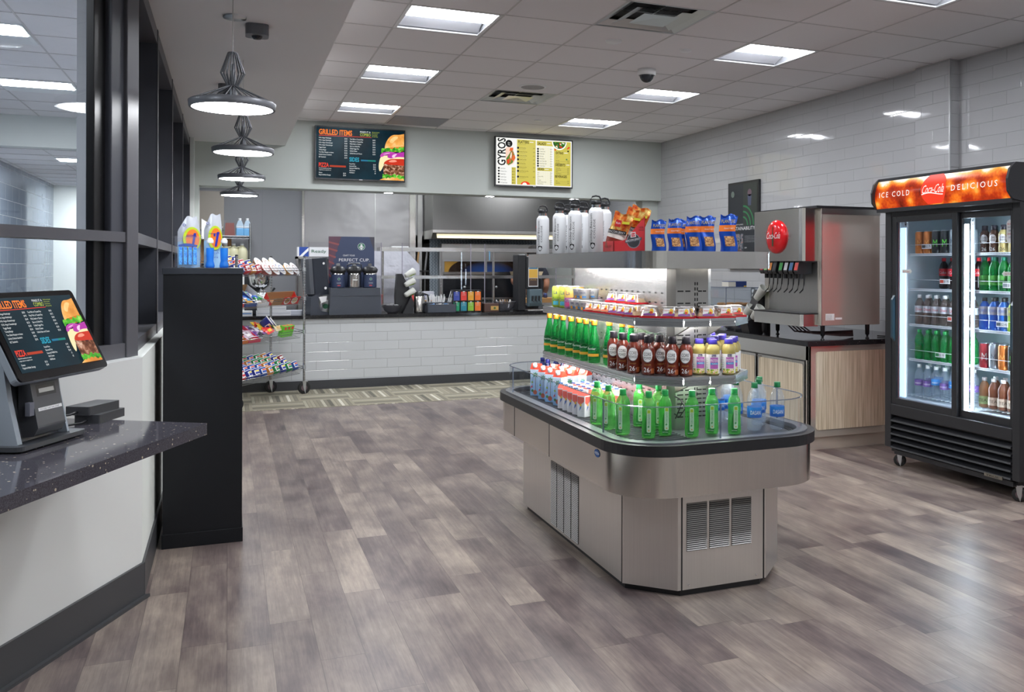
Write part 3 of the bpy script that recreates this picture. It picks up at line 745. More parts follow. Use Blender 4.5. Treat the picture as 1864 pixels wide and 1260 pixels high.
    for (x, y, c) in ((0.96, 0.86, 'd8321e'), (0.945, 0.84, 'e04a2a'), (0.775, 0.8, 'd8321e'), (0.95, 0.78, '1a1a1a'), (0.93, 0.6, '4f7a4e')): mb.disc(o, r, u, x * w, y * h, 0.012 * w, em(c), 0.0015, 6)

def wall_screen(x0, x1, z0, z1, label, art):
    t = thing('menu_screen', label, 'menu screen', ((x0 + x1) / 2, YB, z0), group=None)
    w = x1 - x0; h = z1 - z0
    a = MB(); a.box(-w / 2, w / 2, -0.085, -0.045, 0, h, black_pl); a.box(-0.02, 0.02, -0.088, -0.084, 0.005, 0.014, alu); a.build('bezel', t, bev=0.003)
    a = MB(); a.box(-0.25, 0.25, -0.045, -0.001, 0.12, h - 0.12, black_pl); a.build('wall_bracket', t)
    a = MB(); art(a, (-w / 2 + 0.014, -0.0855, 0.018), (1, 0, 0), (0, 0, 1), w - 0.028, h - 0.032); a.build('display', t)
    return t
wall_screen(0.885, 1.88, 2.345, 2.945, 'wall menu screen on dark ground headed GRILLED ITEMS with a burger picture', grilled_menu)
wall_screen(2.945, 3.94, 2.345, 2.945, 'wall menu screen in white and mustard headed GYROS', gyro_menu)

# poster on the right wall
t = thing('wall_poster', 'dark framed poster with SUSTAINABILITY lettering on the tiled right wall', 'poster', (5.2, 8.5, 1.36))
a = MB(); a.box(-0.03, 0, -0.315, 0.315, 0, 0.955, black_pl); a.build('frame', t, bev=0.003)
a = MB(); O = (-0.031, 0.29, 0.025); R_, U_ = (0, -1, 0), (0, 0, 1)
pd, pl = flat('23272e'), flat('343a42')
a.poly([(0, 0), (.58, 0), (.58, .905), (0, .905)], O, R_, U_, pd, 0.0)
a.poly([(.3, .45), (.58, .45), (.58, .905), (.3, .905)], O, R_, U_, flat('2e3430'), 0.0005)
for k in range(3): a.poly([(.3 + (.22 - .06 * k) * math.cos(PI / 2 * j / 10), .45 + (.22 - .06 * k) * math.sin(PI / 2 * j / 10)) for j in range(11)] + [(.3 + (.2 - .06 * k) * math.cos(PI / 2 * j / 10), .45 + (.2 - .06 * k) * math.sin(PI / 2 * j / 10)) for j in range(10, -1, -1)], O, R_, U_, flat('2f7a4c'), 0.001)
a.disc(O, R_, U_, .08, .8, .035, flat('6d7a72'), 0.001); a.disc(O, R_, U_, .43, .8, .04, flat('6a5560'), 0.001); a.poly([(.4, .66), (.46, .66), (.47, .78), (.39, .78)], O, R_, U_, flat('4a4f68'), 0.001)
a.poly([(.0, .0), (.3, .0), (.3, .17), (.0, .25)], O, R_, U_, flat('54424a'), 0.001)
a.poly([(.0, .25), (.3, .17), (.3, .36), (.0, .36)], O, R_, U_, mat('poster crowd', '555a60', 0.6, fn=lambda t, b: t.l.new(t.ramp(t.noise(t.coord(), 40.0, 3), [(0.4, '2b2f36'), (0.55, '77808a'), (0.65, 'a06a5a')]), b.inputs['Base Color'])), 0.0012)
a.text('SUSTAINABILITY', Vector(O) + Vector((0, -.04, .4)), R_, U_, .04, white_pr, w=.5); a.text('OUR COMMITMENT TO SUPPORTS', Vector(O) + Vector((0, -.05, .455)), R_, U_, .013, white_pr, w=.25)
for k in range(5): a.text('we are working with farmers and growers', Vector(O) + Vector((0, -.33, .33 - .016 * k)), R_, U_, .008, flat('b8bcc0'), w=.2)
a.text('LEARN', Vector(O) + Vector((0, -.33, .2)), R_, U_, .014, white_pr)
a.build('print', t)
# outlets
for (y, z, lab) in ((8.33, 1.1, 'white double wall outlet beside the pastry case'), (5.05, 1.0, 'round wall outlet beside the drinks cooler')):
    t = thing('wall_outlet', lab, 'outlet', (5.2 if y > 6 else 5.2, y, z))
    if y < 6: t.location = (5.24, 5.3, z)
    a = MB(); a.box(-0.006, 0, -0.04, 0.04, -0.065, 0.065, alu); a.build('plate', t, bev=0.002)
    a = MB()
    for zz in (-0.026, 0.026): a.prism([(0.017 * math.cos(k * PI / 8), zz + 0.019 * math.sin(k * PI / 8)) for k in range(16)], -0.009, -0.005, white_pl, 'x')
    a.build('sockets', t)
# ================================================================ island display cooler
isl = thing('island_display_cooler', 'stainless steel island display cooler with open shelves in the middle of the floor', 'display cooler', (1.95, 4.24, 0))
def off8(hx, hy, b): return [(-hx, -hy + b), (-hx + b, -hy), (hx - b, -hy), (hx, -hy + b), (hx, hy - b), (hx - b, hy), (-hx + b, hy), (-hx, hy - b)]
a = MB(); a.prism(off8(0.39, 0.88, 0.175), 0.03, 0.46, brushed('cabinet steel', 'e2ded8', 0.32, 2, metal=.9)); a.build('cabinet_base', isl, bev=0.003)
a = MB(); a.prism(off8(0.37, 0.86, 0.175), 0.0, 0.03, black_pl)
a.build('plinth', isl)
seam_m = mat('dark seam', '18181a', 0.5)
a = MB()
a.box(-0.2, -0.194, -0.8812, -0.8795, 0.03, 0.46, seam_m); a.box(0.2, 0.206, -0.8812, -0.8795, 0.03, 0.46, seam_m); a.box(-0.3912, -0.3895, -0.7, -0.694, 0.03, 0.46, seam_m)
for (x, z) in ((-0.165, 0.05), (0.165, 0.05), (0.165, 0.43)): a.prism([(x + 0.005 * math.cos(k), z + 0.005 * math.sin(k)) for k in range(0, 6)], -0.883, -0.879, chrome, 'y')
a.build('panel_trim', isl)
slot = mat('louver dark', '101112', 0.6)
def grille(name, cols, width, z0, z1, n, rot, at):
    """louvered panel facing local -y"""
    b = MB()
    cw = width / cols
    for c in range(cols):
        x0 = -width / 2 + c * cw + 0.006; x1 = x0 + cw - 0.012
        b.box(x0, x1, -0.0012, 0.001, z0, z1, slot)
        for k in range(n):
            z = z0 + (z1 - z0) * (k + 0.5) / n; dz = (z1 - z0) / n
            b.add([(x0, -0.001, z + dz * .42), (x1, -0.001, z + dz * .42), (x1, -0.005, z - dz * .08), (x0, -0.005, z - dz * .08)], [(0, 1, 2, 3)], mat('louver steel', 'a9a8a6', .45, .8))
    o = b.build(name, isl, at, rot)
    return o
grille('louver_grille', 3, 0.325, 0.19, 0.392, 24, 0, (-0.018, -0.8805, 0))
grille('louver_grille', 4, 0.41, 0.045, 0.372, 36, -PI / 2, (-0.3905, 0.02, 0))
# tank
tank = rrect(-0.49, 0.49, -0.98, 0.98, 0.24, 14)
a = MB(); a.prism(tank, 0.447, 0.62, steel, smooth=True); a.build('tank_skin', isl)
a = MB(); a.box(-0.4908, -0.4895, -0.035, -0.029, 0.447, 0.615, seam_m); a.box(-0.4908, -0.4895, 0.55, 0.556, 0.447, 0.615, seam_m); a.build('tank_seam', isl)
def ring(mb, outer, inner, z0, z1, mt):
    n = len(outer)
    for i in range(n):
        j = (i + 1) % n
        A, B, Cc, D_ = outer[i], outer[j], inner[j], inner[i]
        mb.add([(A[0], A[1], z0), (B[0], B[1], z0), (B[0], B[1], z1), (A[0], A[1], z1)], [(0, 1, 2, 3)], mt, True)
        mb.add([(A[0], A[1], z1), (B[0], B[1], z1), (Cc[0], Cc[1], z1), (D_[0], D_[1], z1)], [(0, 1, 2, 3)], mt)
        mb.add([(D_[0], D_[1], z0), (Cc[0], Cc[1], z0), (Cc[0], Cc[1], z1), (D_[0], D_[1], z1)], [(0, 1, 2, 3)], mt, True)
        mb.add([(A[0], A[1], z0), (D_[0], D_[1], z0), (Cc[0], Cc[1], z0), (B[0], B[1], z0)], [(0, 1, 2, 3)], mt)
a = MB(); ring(a, rrect(-0.508, 0.508, -0.998, 0.998, 0.255, 14), rrect(-0.47, 0.47, -0.96, 0.96, 0.22, 14), 0.617, 0.662, black_pl); a.build('bumper_rim', isl, bev=0.008)
deck_m = mat('deck grey', '4a4d52', 0.35, 0.3)
a = MB(); ring(a, rrect(-0.475, 0.475, -0.965, 0.965, 0.22, 14), rrect(-0.43, 0.43, -0.92, 0.92, 0.18, 14), 0.64, 0.668, mat('grey ledge', '6a6d72', 0.3, 0.3))
a.prism(rrect(-0.44, 0.44, -0.93, 0.93, 0.18, 12), 0.61, 0.646, deck_m)
for k in range(60):
    y = -0.86 + 1.72 * k / 59
    a.box(-0.41, -0.12, y - 0.004, y + 0.004, 0.646, 0.649, deck_m)
for k in range(3): ring(a, rrect(-0.425 + 0.012 * k, 0.425 - 0.012 * k, -0.915 + 0.012 * k, 0.915 - 0.012 * k, 0.17 - 0.012 * k, 10), rrect(-0.42 + 0.012 * k, 0.42 - 0.012 * k, -0.91 + 0.012 * k, 0.91 - 0.012 * k, 0.165 - 0.012 * k, 10), 0.646, 0.651, black_pl)
a.build('deck', isl)
a = MB(); pl_ = rrect(-0.455, 0.455, -0.945, 0.945, 0.205, 14); pi_ = rrect(-0.45, 0.45, -0.94, 0.94, 0.2, 14)
ring(a, pl_, pi_, 0.66, 0.81, acrylic)
ring(a, rrect(-0.4555, 0.4555, -0.9455, 0.9455, 0.205, 14), rrect(-0.4495, 0.4495, -0.9395, 0.9395, 0.2, 14), 0.809, 0.8125, clear('acrylic edge', (0.55, 0.6, 0.68), '8f97a8', 0.4))
for (x, y) in ((-0.4545, -0.64), (-0.4545, 0.7), (-0.05, -0.944), (0.4545, -0.6)): a.box(x - 0.003, x + 0.003, y - 0.003, y + 0.003, 0.665, 0.812, clear('acrylic edge', (1, 1, 1)))
a.build('acrylic_guard', isl)
# column of perforated steel
perf = brushed('column steel', 'c9cbcc', 0.2, 2)
def ripple(t, b):
    v = t.coord(); x, y, z = t.sep(v)
    w = t.new('TexWave', wave_type='BANDS', bands_direction='Z'); t.set(w, 'Vector', v); t.set(w, 'Scale', 48.0); t.set(w, 'Distortion', 4.0); t.set(w, 'Detail', 2.0)
    t.l.new(t.bump(w.outputs['Fac'], 0.22, 0.001), b.inputs['Normal'])
perf_s = mat('rippled steel', 'e6e6e8', 0.26, 0.85, fn=ripple)
a = MB()
a.box(-0.114, 0.114, -0.565, 0.61, 0.62, 1.38, perf_s)
a.prism([(-0.114, -0.565), (-0.083, -0.597), (0.083, -0.597), (0.114, -0.565)], 0.62, 1.38, steel_d)
o = a.build('column', isl)
a = MB()
for zb in (1.26, 1.215, 1.03, 1.0, 0.8, 0.77):
    for k in range(17):
        y = -0.53 + 0.066 * k
        a.box(-0.1148, -0.1135, y, y + 0.022, zb, zb + 0.006, slot)
for zb in (1.27, 1.215, 1.2, 1.185, 1.07, 1.05, 1.03, 0.84, 0.82, 0.8, 0.78, 0.76, 0.74, 0.72, 0.7):
    for x0, x1 in ((-0.075, -0.045), (-0.035, -0.01), (0.03, 0.05), (0.055, 0.072)): a.box(x0, x1, -0.5985, -0.596, zb, zb + 0.006, slot)
for k in range(26): a.box(0.012, 0.017, -0.5985, -0.596, 0.7 + 0.024 * k, 0.714 + 0.024 * k, slot); a.box(0.024, 0.029, -0.5985, -0.596, 0.7 + 0.024 * k, 0.714 + 0.024 * k, slot)
a.build('column_slots', isl)
# shelves
fas = mat('shelf fascia', 'b9bcbe', 0.25, 0.9)
shelf_sil = mat('shelf steel', 'a9abad', 0.35, 0.9)
led = mat('shelf led', 'ffffff', 0.4, emit=(1, 0.98, 0.94), es=40.0)
SH = [(-0.289, -0.6), (-0.128, -0.76), (0.128, -0.76), (0.289, -0.6), (0.289, 0.65), (0.128, 0.81), (-0.128, 0.81), (-0.289, 0.65)]
def shelf(ztop, zbot, name):
    t = MB(); t.prism([(x * 0.985, y * 0.99) for x, y in SH], ztop - 0.012, ztop - 0.002, shelf_sil)
    s = t.build('shelf', isl)
    f = MB()
    for i in range(8):
        A = Vector(SH[i] + (0,)); B = Vector(SH[(i + 1) % 8] + (0,)); d = (B - A).normalized(); nn = Vector((d.y, -d.x, 0))
        segs = [(0.002, (B - A).length - 0.002)]
        if i == 1: segs = [(0.002, 0.126), (0.132, 0.254)]
        for s0, s1 in segs:
            pr = [(0, 0), (0.005, 0.001), (0.005, 0.16), (0.0028, 0.2), (0.0028, 0.3), (0.005, 0.34), (0.005, 0.44), (0.0028, 0.48), (0.0028, 0.58), (0.005, 0.62), (0.005, 0.78), (0.004, 1), (0, 1)]
            hgt = ztop - zbot
            vs = []
            for ss in (s0, s1):
                for o_, h_ in pr: p = A + d * ss + nn * o_; vs.append((p.x, p.y, zbot + hgt * h_))
            n = len(pr)
            f.add(vs, [(k, k + 1, n + k + 1, n + k) for k in range(n - 1)] + [tuple(range(n)), tuple(range(n, 2 * n))[::-1]], fas)
    f.build('fascia', s)
    br = MB()
    for y in (-0.45, 0.5):
        for sx in (-1, 1): br.prism([(sx * 0.11, zbot + 0.01), (sx * 0.27, zbot + 0.01), (sx * 0.24, zbot - 0.008), (sx * 0.11, zbot - 0.05)], y - 0.006, y + 0.006, alu, 'y')
    br.prism([(-0.6, zbot + 0.01), (-0.74, zbot + 0.01), (-0.72, zbot - 0.006), (-0.6, zbot - 0.05)], -0.09, -0.08, steel_d, 'x'); br.prism([(-0.6, zbot + 0.01), (-0.74, zbot + 0.01), (-0.72, zbot - 0.006), (-0.6, zbot - 0.05)], 0.08, 0.09, steel_d, 'x')
    br.build('bracket', s)
    lt = MB(); lt.box(-0.26, -0.235, -0.58, 0.62, zbot + 0.004, zbot + 0.011, led); lt.box(0.235, 0.26, -0.58, 0.62, zbot + 0.004, zbot + 0.011, led); lt.box(-0.12, 0.12, -0.73, -0.71, zbot + 0.004, zbot + 0.011, led)
    lt.build('light_strip', s)
shelf(1.158, 1.122, 'upper'); shelf(0.903, 0.864, 'lower')
a = MB(); ring(a, rrect(-0.36, 0.36, -0.78, 0.83, 0.14, 14), rrect(-0.35, 0.35, -0.77, 0.82, 0.13, 14), 1.376, 1.452, steel_h)
a.prism(rrect(-0.352, 0.352, -0.772, 0.822, 0.13, 12), 1.43, 1.4515, steel_h)
a.box(-0.13, 0.13, -0.6, 0.62, 1.376, 1.43, steel_d)
o = a.build('top_cabinet', isl)
a = MB(); a.box(-0.30, -0.27, -0.62, 0.66, 1.39, 1.4, led); a.box(0.27, 0.30, -0.62, 0.66, 1.39, 1.4, led)
a.build('light_strip', isl)
a = MB(); a.poly([(0.03 * math.cos(2 * PI * k / 24), 0.017 * math.sin(2 * PI * k / 24)) for k in range(24)], (-0.491, -0.66, 0.585), (0, -1, 0), (0, 0, 1), flat('2a5a9c'), 0.001)
a.poly([(0.026 * math.cos(2 * PI * k / 24), 0.006 * math.sin(2 * PI * k / 24)) for k in range(24)], (-0.491, -0.66, 0.585), (0, -1, 0), (0, 0, 1), flat('c9d4e4'), 0.0015)
a.text('FEDERAL', (-0.491, -0.66, 0.5815), (0, -1, 0), (0, 0, 1), 0.007, flat('2a5a9c'), w=0.04, align='c', off=0.002)
a.build('badge', isl)
a = MB(); a.rod((-0.09, -0.61, 0.7), (-0.06, -0.625, 0.78), 0.003, black_pl, 6); a.tube([(-0.09, -0.6, 0.8), (-0.08, -0.64, 0.79), (-0.06, -0.65, 0.75), (-0.08, -0.63, 0.71), (-0.09, -0.6, 0.72)], 0.003, black_pl, 6); a.build('gauge_cord', isl)
TOPZ, UPZ, LOZ, DKZ = 1.4525, 1.1562, 0.9012, 0.650
CAMX = lambda x, y: math.atan2(-y, -x) + PI / 2       # rz that turns a front (local -y) to the viewer

# ---------------------------------------------------------------- drinks and snacks
def bottle_parts(t, R, prof, liquid, capm, caph, neck, label=None, cap_r=None, seg=20, square=False):
    b = MB(); b.lathe(prof, liquid, seg=seg); o = b.build('bottle_body', t)
    c = MB(); cr = cap_r or neck * 1.12; z = prof[-1][1]
    c.lathe([(cr * 0.98, z - 0.002), (cr, z), (cr, z + caph * 0.9), (cr * 0.93, z + caph), (0.0005, z + caph)], capm, seg=16); c.lathe([(neck, z - 0.006), (neck * 1.25, z - 0.006), (neck * 1.25, z - 0.002)], capm, seg=16); c.build('cap', t)
    return o

def make_steel_bottle():
    t = thing('water_bottle', 'x', 'water bottle')
    w = mat('white powder coat', 'eef0f2', 0.35)
    a = MB(); a.lathe([(0.001, 0), (0.034, 0), (0.0365, 0.004), (0.0365, 0.195), (0.034, 0.207), (0.026, 0.217), (0.0225, 0.221)], w, seg=28); a.build('bottle_body', t)
    a = MB(); a.lathe([(0.0225, 0.22), (0.0225, 0.234)], chrome, seg=24); a.build('steel_neck', t)
    a = MB(); a.lathe([(0.0225, 0.234), (0.0255, 0.235), (0.026, 0.25), (0.021, 0.256), (0.001, 0.257)], black_pl, seg=24)
    a.tube([(-0.025, 0, 0.243), (-0.025, 0, 0.262), (-0.017, 0, 0.275), (0, 0, 0.279), (0.017, 0, 0.275), (0.025, 0, 0.262), (0.025, 0, 0.243)], 0.0042, black_pl, 8); a.build('cap_with_handle', t)
    a = MB(); A0 = -PI / 2
    a.wrap('Goldey-Beacom', 0.0365, A0 - 0.72, 0.045, 0.014, black_pr, w=0.145, vert='up', align='l'); a.wrap('COLLEGE', 0.0365, A0 - 0.22, 0.068, 0.010, flat('4a4a4e'), w=0.095, vert='up', align='l')
    pts = [(-.012, .012), (0, .016), (.012, .012), (.013, 0), (.006, -.012), (0, -.016), (-.006, -.012), (-.013, 0)]
    a.add([((0.0372) * math.cos(A0 - .45 + x / .0365), 0.0372 * math.sin(A0 - .45 + x / .0365), 0.033 + y) for x, y in pts], [tuple(range(8))], black_pr)
    a.build('printed_name', t)
    return t
sb = [(1.665, 4.92, 'standing apart at the far left'), (1.665, 4.64, 'second in the front row from the left'), (1.665, 4.40, 'third in the front row'), (1.665, 4.11, 'largest and nearest one beside the jerky box'), (1.765, 4.78, 'half hidden behind the second one'), (1.765, 4.54, 'half hidden between the third and the nearest'), (1.765, 4.24, 'mostly hidden behind the nearest one')]
for x, y, l in sb:
    place('steelb', make_steel_bottle, (x, y, TOPZ), CAMX(x, y), 'white steel water bottle with black loop cap, ' + l, 'white steel water bottles on the top shelf')

def pouch(t, w, h, d, bands, name='bag', wav=0.004, seed=1):
    """filled pouch standing on its bottom, front at local -y, bands = [(z fraction, material)]"""
    rn = random.Random(seed)
    ph = [rn.uniform(0, 6) for _ in range(4)]
    a = MB(); nu, nv = 10, 18
    def P(u, v, side):
        e = (1 - abs(2 * u - 1) ** 2.2); th = d / 2 * (e ** 0.6) * (1 - max(0, (v - 0.55) / 0.45) ** 1.6) * (0.9 + 0.1 * math.sin(ph[0] + 5 * v))
        if v > 0.93: th = 0
        x = (u - 0.5) * w * (1 - 0.05 * math.sin(PI * v)) + wav * math.sin(7 * v + ph[1])
        z = h * v + (wav * 1.2 * math.sin(9 * u + ph[2]) if v > 0.9 else 0)
        y = -side * th + wav * 0.8 * math.sin(6 * u + 8 * v + ph[3]) * (0.4 + v)
        return (x, y, z)
    for side in (1, -1):
        for k, (z0, mt) in enumerate(bands):
            z1 = bands[k + 1][0] if k + 1 < len(bands) else 1.0
            n = max(2, int((z1 - z0) * nv))
            a.grid(lambda u, v: P(u if side == 1 else 1 - u, z0 + (z1 - z0) * v, side), nu, n, mt)
    a.add([P(k / 10, 0, 1) for k in range(11)] + [P(k / 10, 0, -1) for k in range(10, -1, -1)], [tuple(range(22))[::-1]], bands[0][1])
    return a.build(name, t), P
foil_b = mat('blue foil', '1b4fb4', 0.25, 0.25)
nuts_m = mat('peanuts', 'b07a44', 0.5, fn=lambda t, b: t.l.new(t.ramp(t.noise(t.coord(), 120.0, 2), [(0.35, '6e4420'), (0.5, 'b27c45'), (0.65, 'd9ab6e')]), b.inputs['Base Color']))
org = mat('orange print', 'ec7d2e', 0.3)
def make_nuts():
    t = thing('nut_bag', 'x', 'snack bag')
    o, P = pouch(t, 0.068, 0.145, 0.036, [(0, foil_b), (0.16, foil_b), (0.55, org), (0.72, foil_b)], 'foil_pouch', seed=4)
    a = MB()
    def onP(u, v, off=0.0012): p = P(u, v, 1); return (p[0], p[1] - off, p[2])
    a.grid(lambda u, v: onP(0.32 + 0.56 * u, 0.15 + 0.27 * v), 6, 5, nuts_m)
    a.build('clear_window', t)
    a = MB(); a.text('PLANTERS', (0.004, -0.017, 0.113), (1, 0, 0), (0, -0.15, 1), 0.014, mat('yellow print', 'e8d23a', 0.4), w=0.054, align='c', off=0.003)
    a.text('PEANUT PARTY', (0.008, -0.021, 0.088), (1, 0, 0), (0, 0, 1), 0.006, white_pr, w=0.04, align='c', off=0.004)
    a.build('print', t)
    return t
for i, (x, y, rz, s) in enumerate(((1.757, 3.60, 0.0, 0.95), (1.84, 3.60, -0.25, 1.0), (1.888, 3.66, 0.1, 1.0), (1.925, 3.585, -0.3, 1.08), (1.99, 3.58, 0.12, 1.1), (2.095, 3.57, -0.15, 1.16))):
    place('nuts', make_nuts, (x, y, TOPZ), CAMX(x, y) + rz, 'blue and orange bag of peanuts on the top shelf, %s of six' % nth(i, 6), 'blue peanut bags', scale=s)
# jerky box and its bags
t = thing('display_carton', 'red slanted display carton printed BACON JERKY on the top shelf', 'display carton', (1.64, 3.83, TOPZ))
redc = mat('red carton', 'd22f33', 0.4)
a = MB(); side = [(0, 0), (0.16, 0), (0.16, 0.168), (0.062, 0.058), (0.045, 0.052), (0, 0.05)]
a.prism(side, 0, 0.0025, redc, 'y'); a.prism(side, 0.125, 0.1275, redc, 'y'); a.box(0, 0.16, 0, 0.127, 0, 0.003, card); a.box(0, 0.0025, 0, 0.127, 0, 0.05, redc); a.box(0.158, 0.16, 0, 0.127, 0, 0.168, redc)
a.build('carton', t)
a = MB(); O = (0, 0, 0); R_, U_ = (1, 0, 0), (0, 0, 1)
a.disc(O, R_, U_, .1, .052, .035, flat('8b8e92'), .001, 28); a.disc(O, R_, U_, .1, .052, .031, flat('2a2b2e'), .0014, 28)
a.poly([(.058, .04), (.142, .056), (.142, .07), (.058, .054)], O, R_, U_, flat('55585c'), .0018)
a.text('BACON JERKY', (.062, 0, .0455), (1, 0, .19), (-.19, 0, 1), .009, white_pr, w=.076, off=.0024)
a.poly([(.085, .066), (.113, .07), (.11, .094), (.085, .09)], O, R_, U_, white_pr, .002); a.poly([(.089, .07), (.109, .073), (.106, .09), (.089, .087)], O, R_, U_, redc, .0024); a.text('SLIM', (.1, 0, .076), R_, U_, .008, white_pr, w=.016, align='c', off=.003)
a.text('100%', (.14, 0, .11), R_, U_, .010, black_pr, w=.024, align='c', off=.001); a.text('BACON', (.14, 0, .1), R_, U_, .006, black_pr, w=.024, align='c', off=.001)
a.build('print', t)
a = MB(); a.text('BACON JERKY', (0, .06, .02), (0, -1, 0), U_, .012, flat('7a1418'), w=.08, align='c', off=.001); a.build('front_print', t)
jer = mat('jerky foil', 'c8742c', 0.25, 0.3, fn=lambda t, b: t.l.new(t.ramp(t.noise(t.coord(), 34.0, 3), [(0.35, 'b5281c'), (0.5, 'd9742c'), (0.65, 'ecd27a')]), b.inputs['Base Color']))
def make_jerky():
    t = thing('jerky_bag', 'x', 'snack bag')
    o, P = pouch(t, 0.098, 0.175, 0.03, [(0, mat('jerky meat', '7c2a1a', 0.4)), (0.3, flat('efe9e0')), (0.48, jer)], 'foil_pouch', seed=9)
    a = MB(); a.poly([(-.045, 0), (.045, .008), (.045, .026), (-.045, .018)], (0, -.017, .07), (1, 0, 0), (0, -.1, 1), black_pr, .001)
    a.text('BACON JERKY', (-.043, -.018, .0735), (1, 0, .09), (0, -.1, 1), .011, white_pr, w=.084, off=.003)
    a.poly([(-.022, 0), (.006, 0), (.006, .032), (-.022, .032)], (0, -.016, .108), (1, 0, 0), (0, -.05, 1), redc, .002); a.text('SLIM', (-.019, -.016, .12), (1, 0, 0), (0, 0, 1), .009, white_pr, w=.022, off=.004)
    a.poly([(.01, 0), (.045, .006), (.045, .018), (.01, .012)], (0, -.014, .125), (1, 0, 0), (0, 0, 1), flat('d8d23a'), .002)
    a.build('print', t)
    return t
for (x, y, z, rz, tl, l) in ((1.665, 3.89, .012, -.35, .28, 'front one'), (1.725, 3.90, .035, -.5, .34, 'the middle one'), (1.757, 3.9, .045, -.3, .3, 'the rear one')):
    o = place('jerky', make_jerky, (x, y, TOPZ + z), CAMX(x, y) + rz, 'red and yellow bag of bacon jerky standing in the red carton, ' + l, 'jerky bags', tilt=(-0.08, tl))

# --- upper shelf
def can_maker(name, cat, top, bot, text, tcol, R=0.0325, H=0.121, seg=22, two=None):
    def mk():
        t = thing(name, 'x', cat)
        a = MB(); zz = [(0.001, 0.004), (R * .72, 0), (R * .8, 0.002), (R, 0.012), (R, H * .5)]
        a.lathe(zz, bot, seg=seg); a.lathe([(R, H * .5), (R, H - 0.014), (R * .84, H - 0.004)], top, seg=seg); a.build('can_body', t)
        a = MB(); a.lathe([(R * .84, H - 0.004), (R * .85, H), (R * .8, H), (R * .79, H - 0.004), (0.001, H - 0.004)], alu, seg=seg); a.build('lid', t)
        if text:
            a = MB()
            for s, z, h, w in text: a.wrap(s, R, -PI / 2, z, h, tcol, w=w)
            if two: a.patch(R, -PI / 2 - .5, -PI / 2 + .5, H * .12, H * .3, two, .0003)
            a.build('print', t)
        return t
    return mk
mk_g = can_maker('drink_can', 'drink can', flat('c7d65a', .25), flat('b3cf3a', .25), [('La', .075, .022, .022), ('Croix', .035, .022, .046)], flat('28307a'), two=flat('4fb0c9', .3))
mk_p = can_maker('drink_can', 'drink can', flat('e8c06a', .25), flat('c987b8', .25), [('La', .075, .022, .022), ('Croix', .035, .022, .046)], flat('28307a'), two=flat('e0538c', .3))
for i, (x, y, k) in enumerate(((1.70, 4.76, 'g'), (1.765, 4.78, 'g'), (1.70, 4.56, 'p'), (1.77, 4.62, 'p'), (1.705, 4.66, 'g'))):
    place('can' + k, mk_g if k == 'g' else mk_p, (x, y, UPZ), -0.75, '%s sparkling water can on the upper shelf, %s' % ({'g': 'lime green', 'p': 'pink and yellow'}[k], ('outermost at the left end', 'behind the outermost one', 'next to the yogurt cups', 'behind the other pink one', 'second from the left end')[i]), 'sparkling water cans on the upper shelf')
def make_yog():
    t = thing('yogurt_cup', 'x', 'yogurt cup')
    a = MB(); a.lathe([(0.001, 0), (0.026, 0), (0.033, 0.05), (0.0345, 0.052)], white_pr, seg=20); a.lathe([(0.0345, 0.052), (0.035, 0.054), (0.001, 0.055)], mat('foil lid', 'dfe2ea', 0.3, .5), seg=20); a.build('cup', t)
    a = MB(); a.wrap('OIKOS', .0305, -PI / 2, .03, .012, flat('28306e'), w=.036, off=.0016); a.patch(.0285, -PI / 2 - .7, -PI / 2 + .7, .01, .018, flat('4f8fd0'), .0005, rad1=.0295); a.patch(.0275, -PI / 2 - .5, -PI / 2 - .05, .006, .02, flat('e8a23a'), .0012, rad1=.0298); a.build('print', t)
    return t
yl = [(1.695, 4.475, 0), (1.695, 4.40, 0), (1.695, 4.325, 0), (1.705, 4.44, .056), (1.705, 4.365, .056), (1.775, 4.45, 0), (1.775, 4.375, 0), (1.77, 4.41, .056)]
for i, (x, y, z) in enumerate(yl):
    place('yog', make_yog, (x, y, UPZ + z), -0.75, 'white yogurt cup with blue lettering, %s' % ('leftmost of the bottom front row', 'middle of the bottom front row', 'rightmost of the bottom front row', 'stacked on top, left one', 'stacked on top, right one', 'bottom one behind on the left', 'bottom one behind on the right', 'stacked at the back')[i], 'yogurt cups on the upper shelf')
hum_red = mat('red tray', 'c0202c', 0.25)
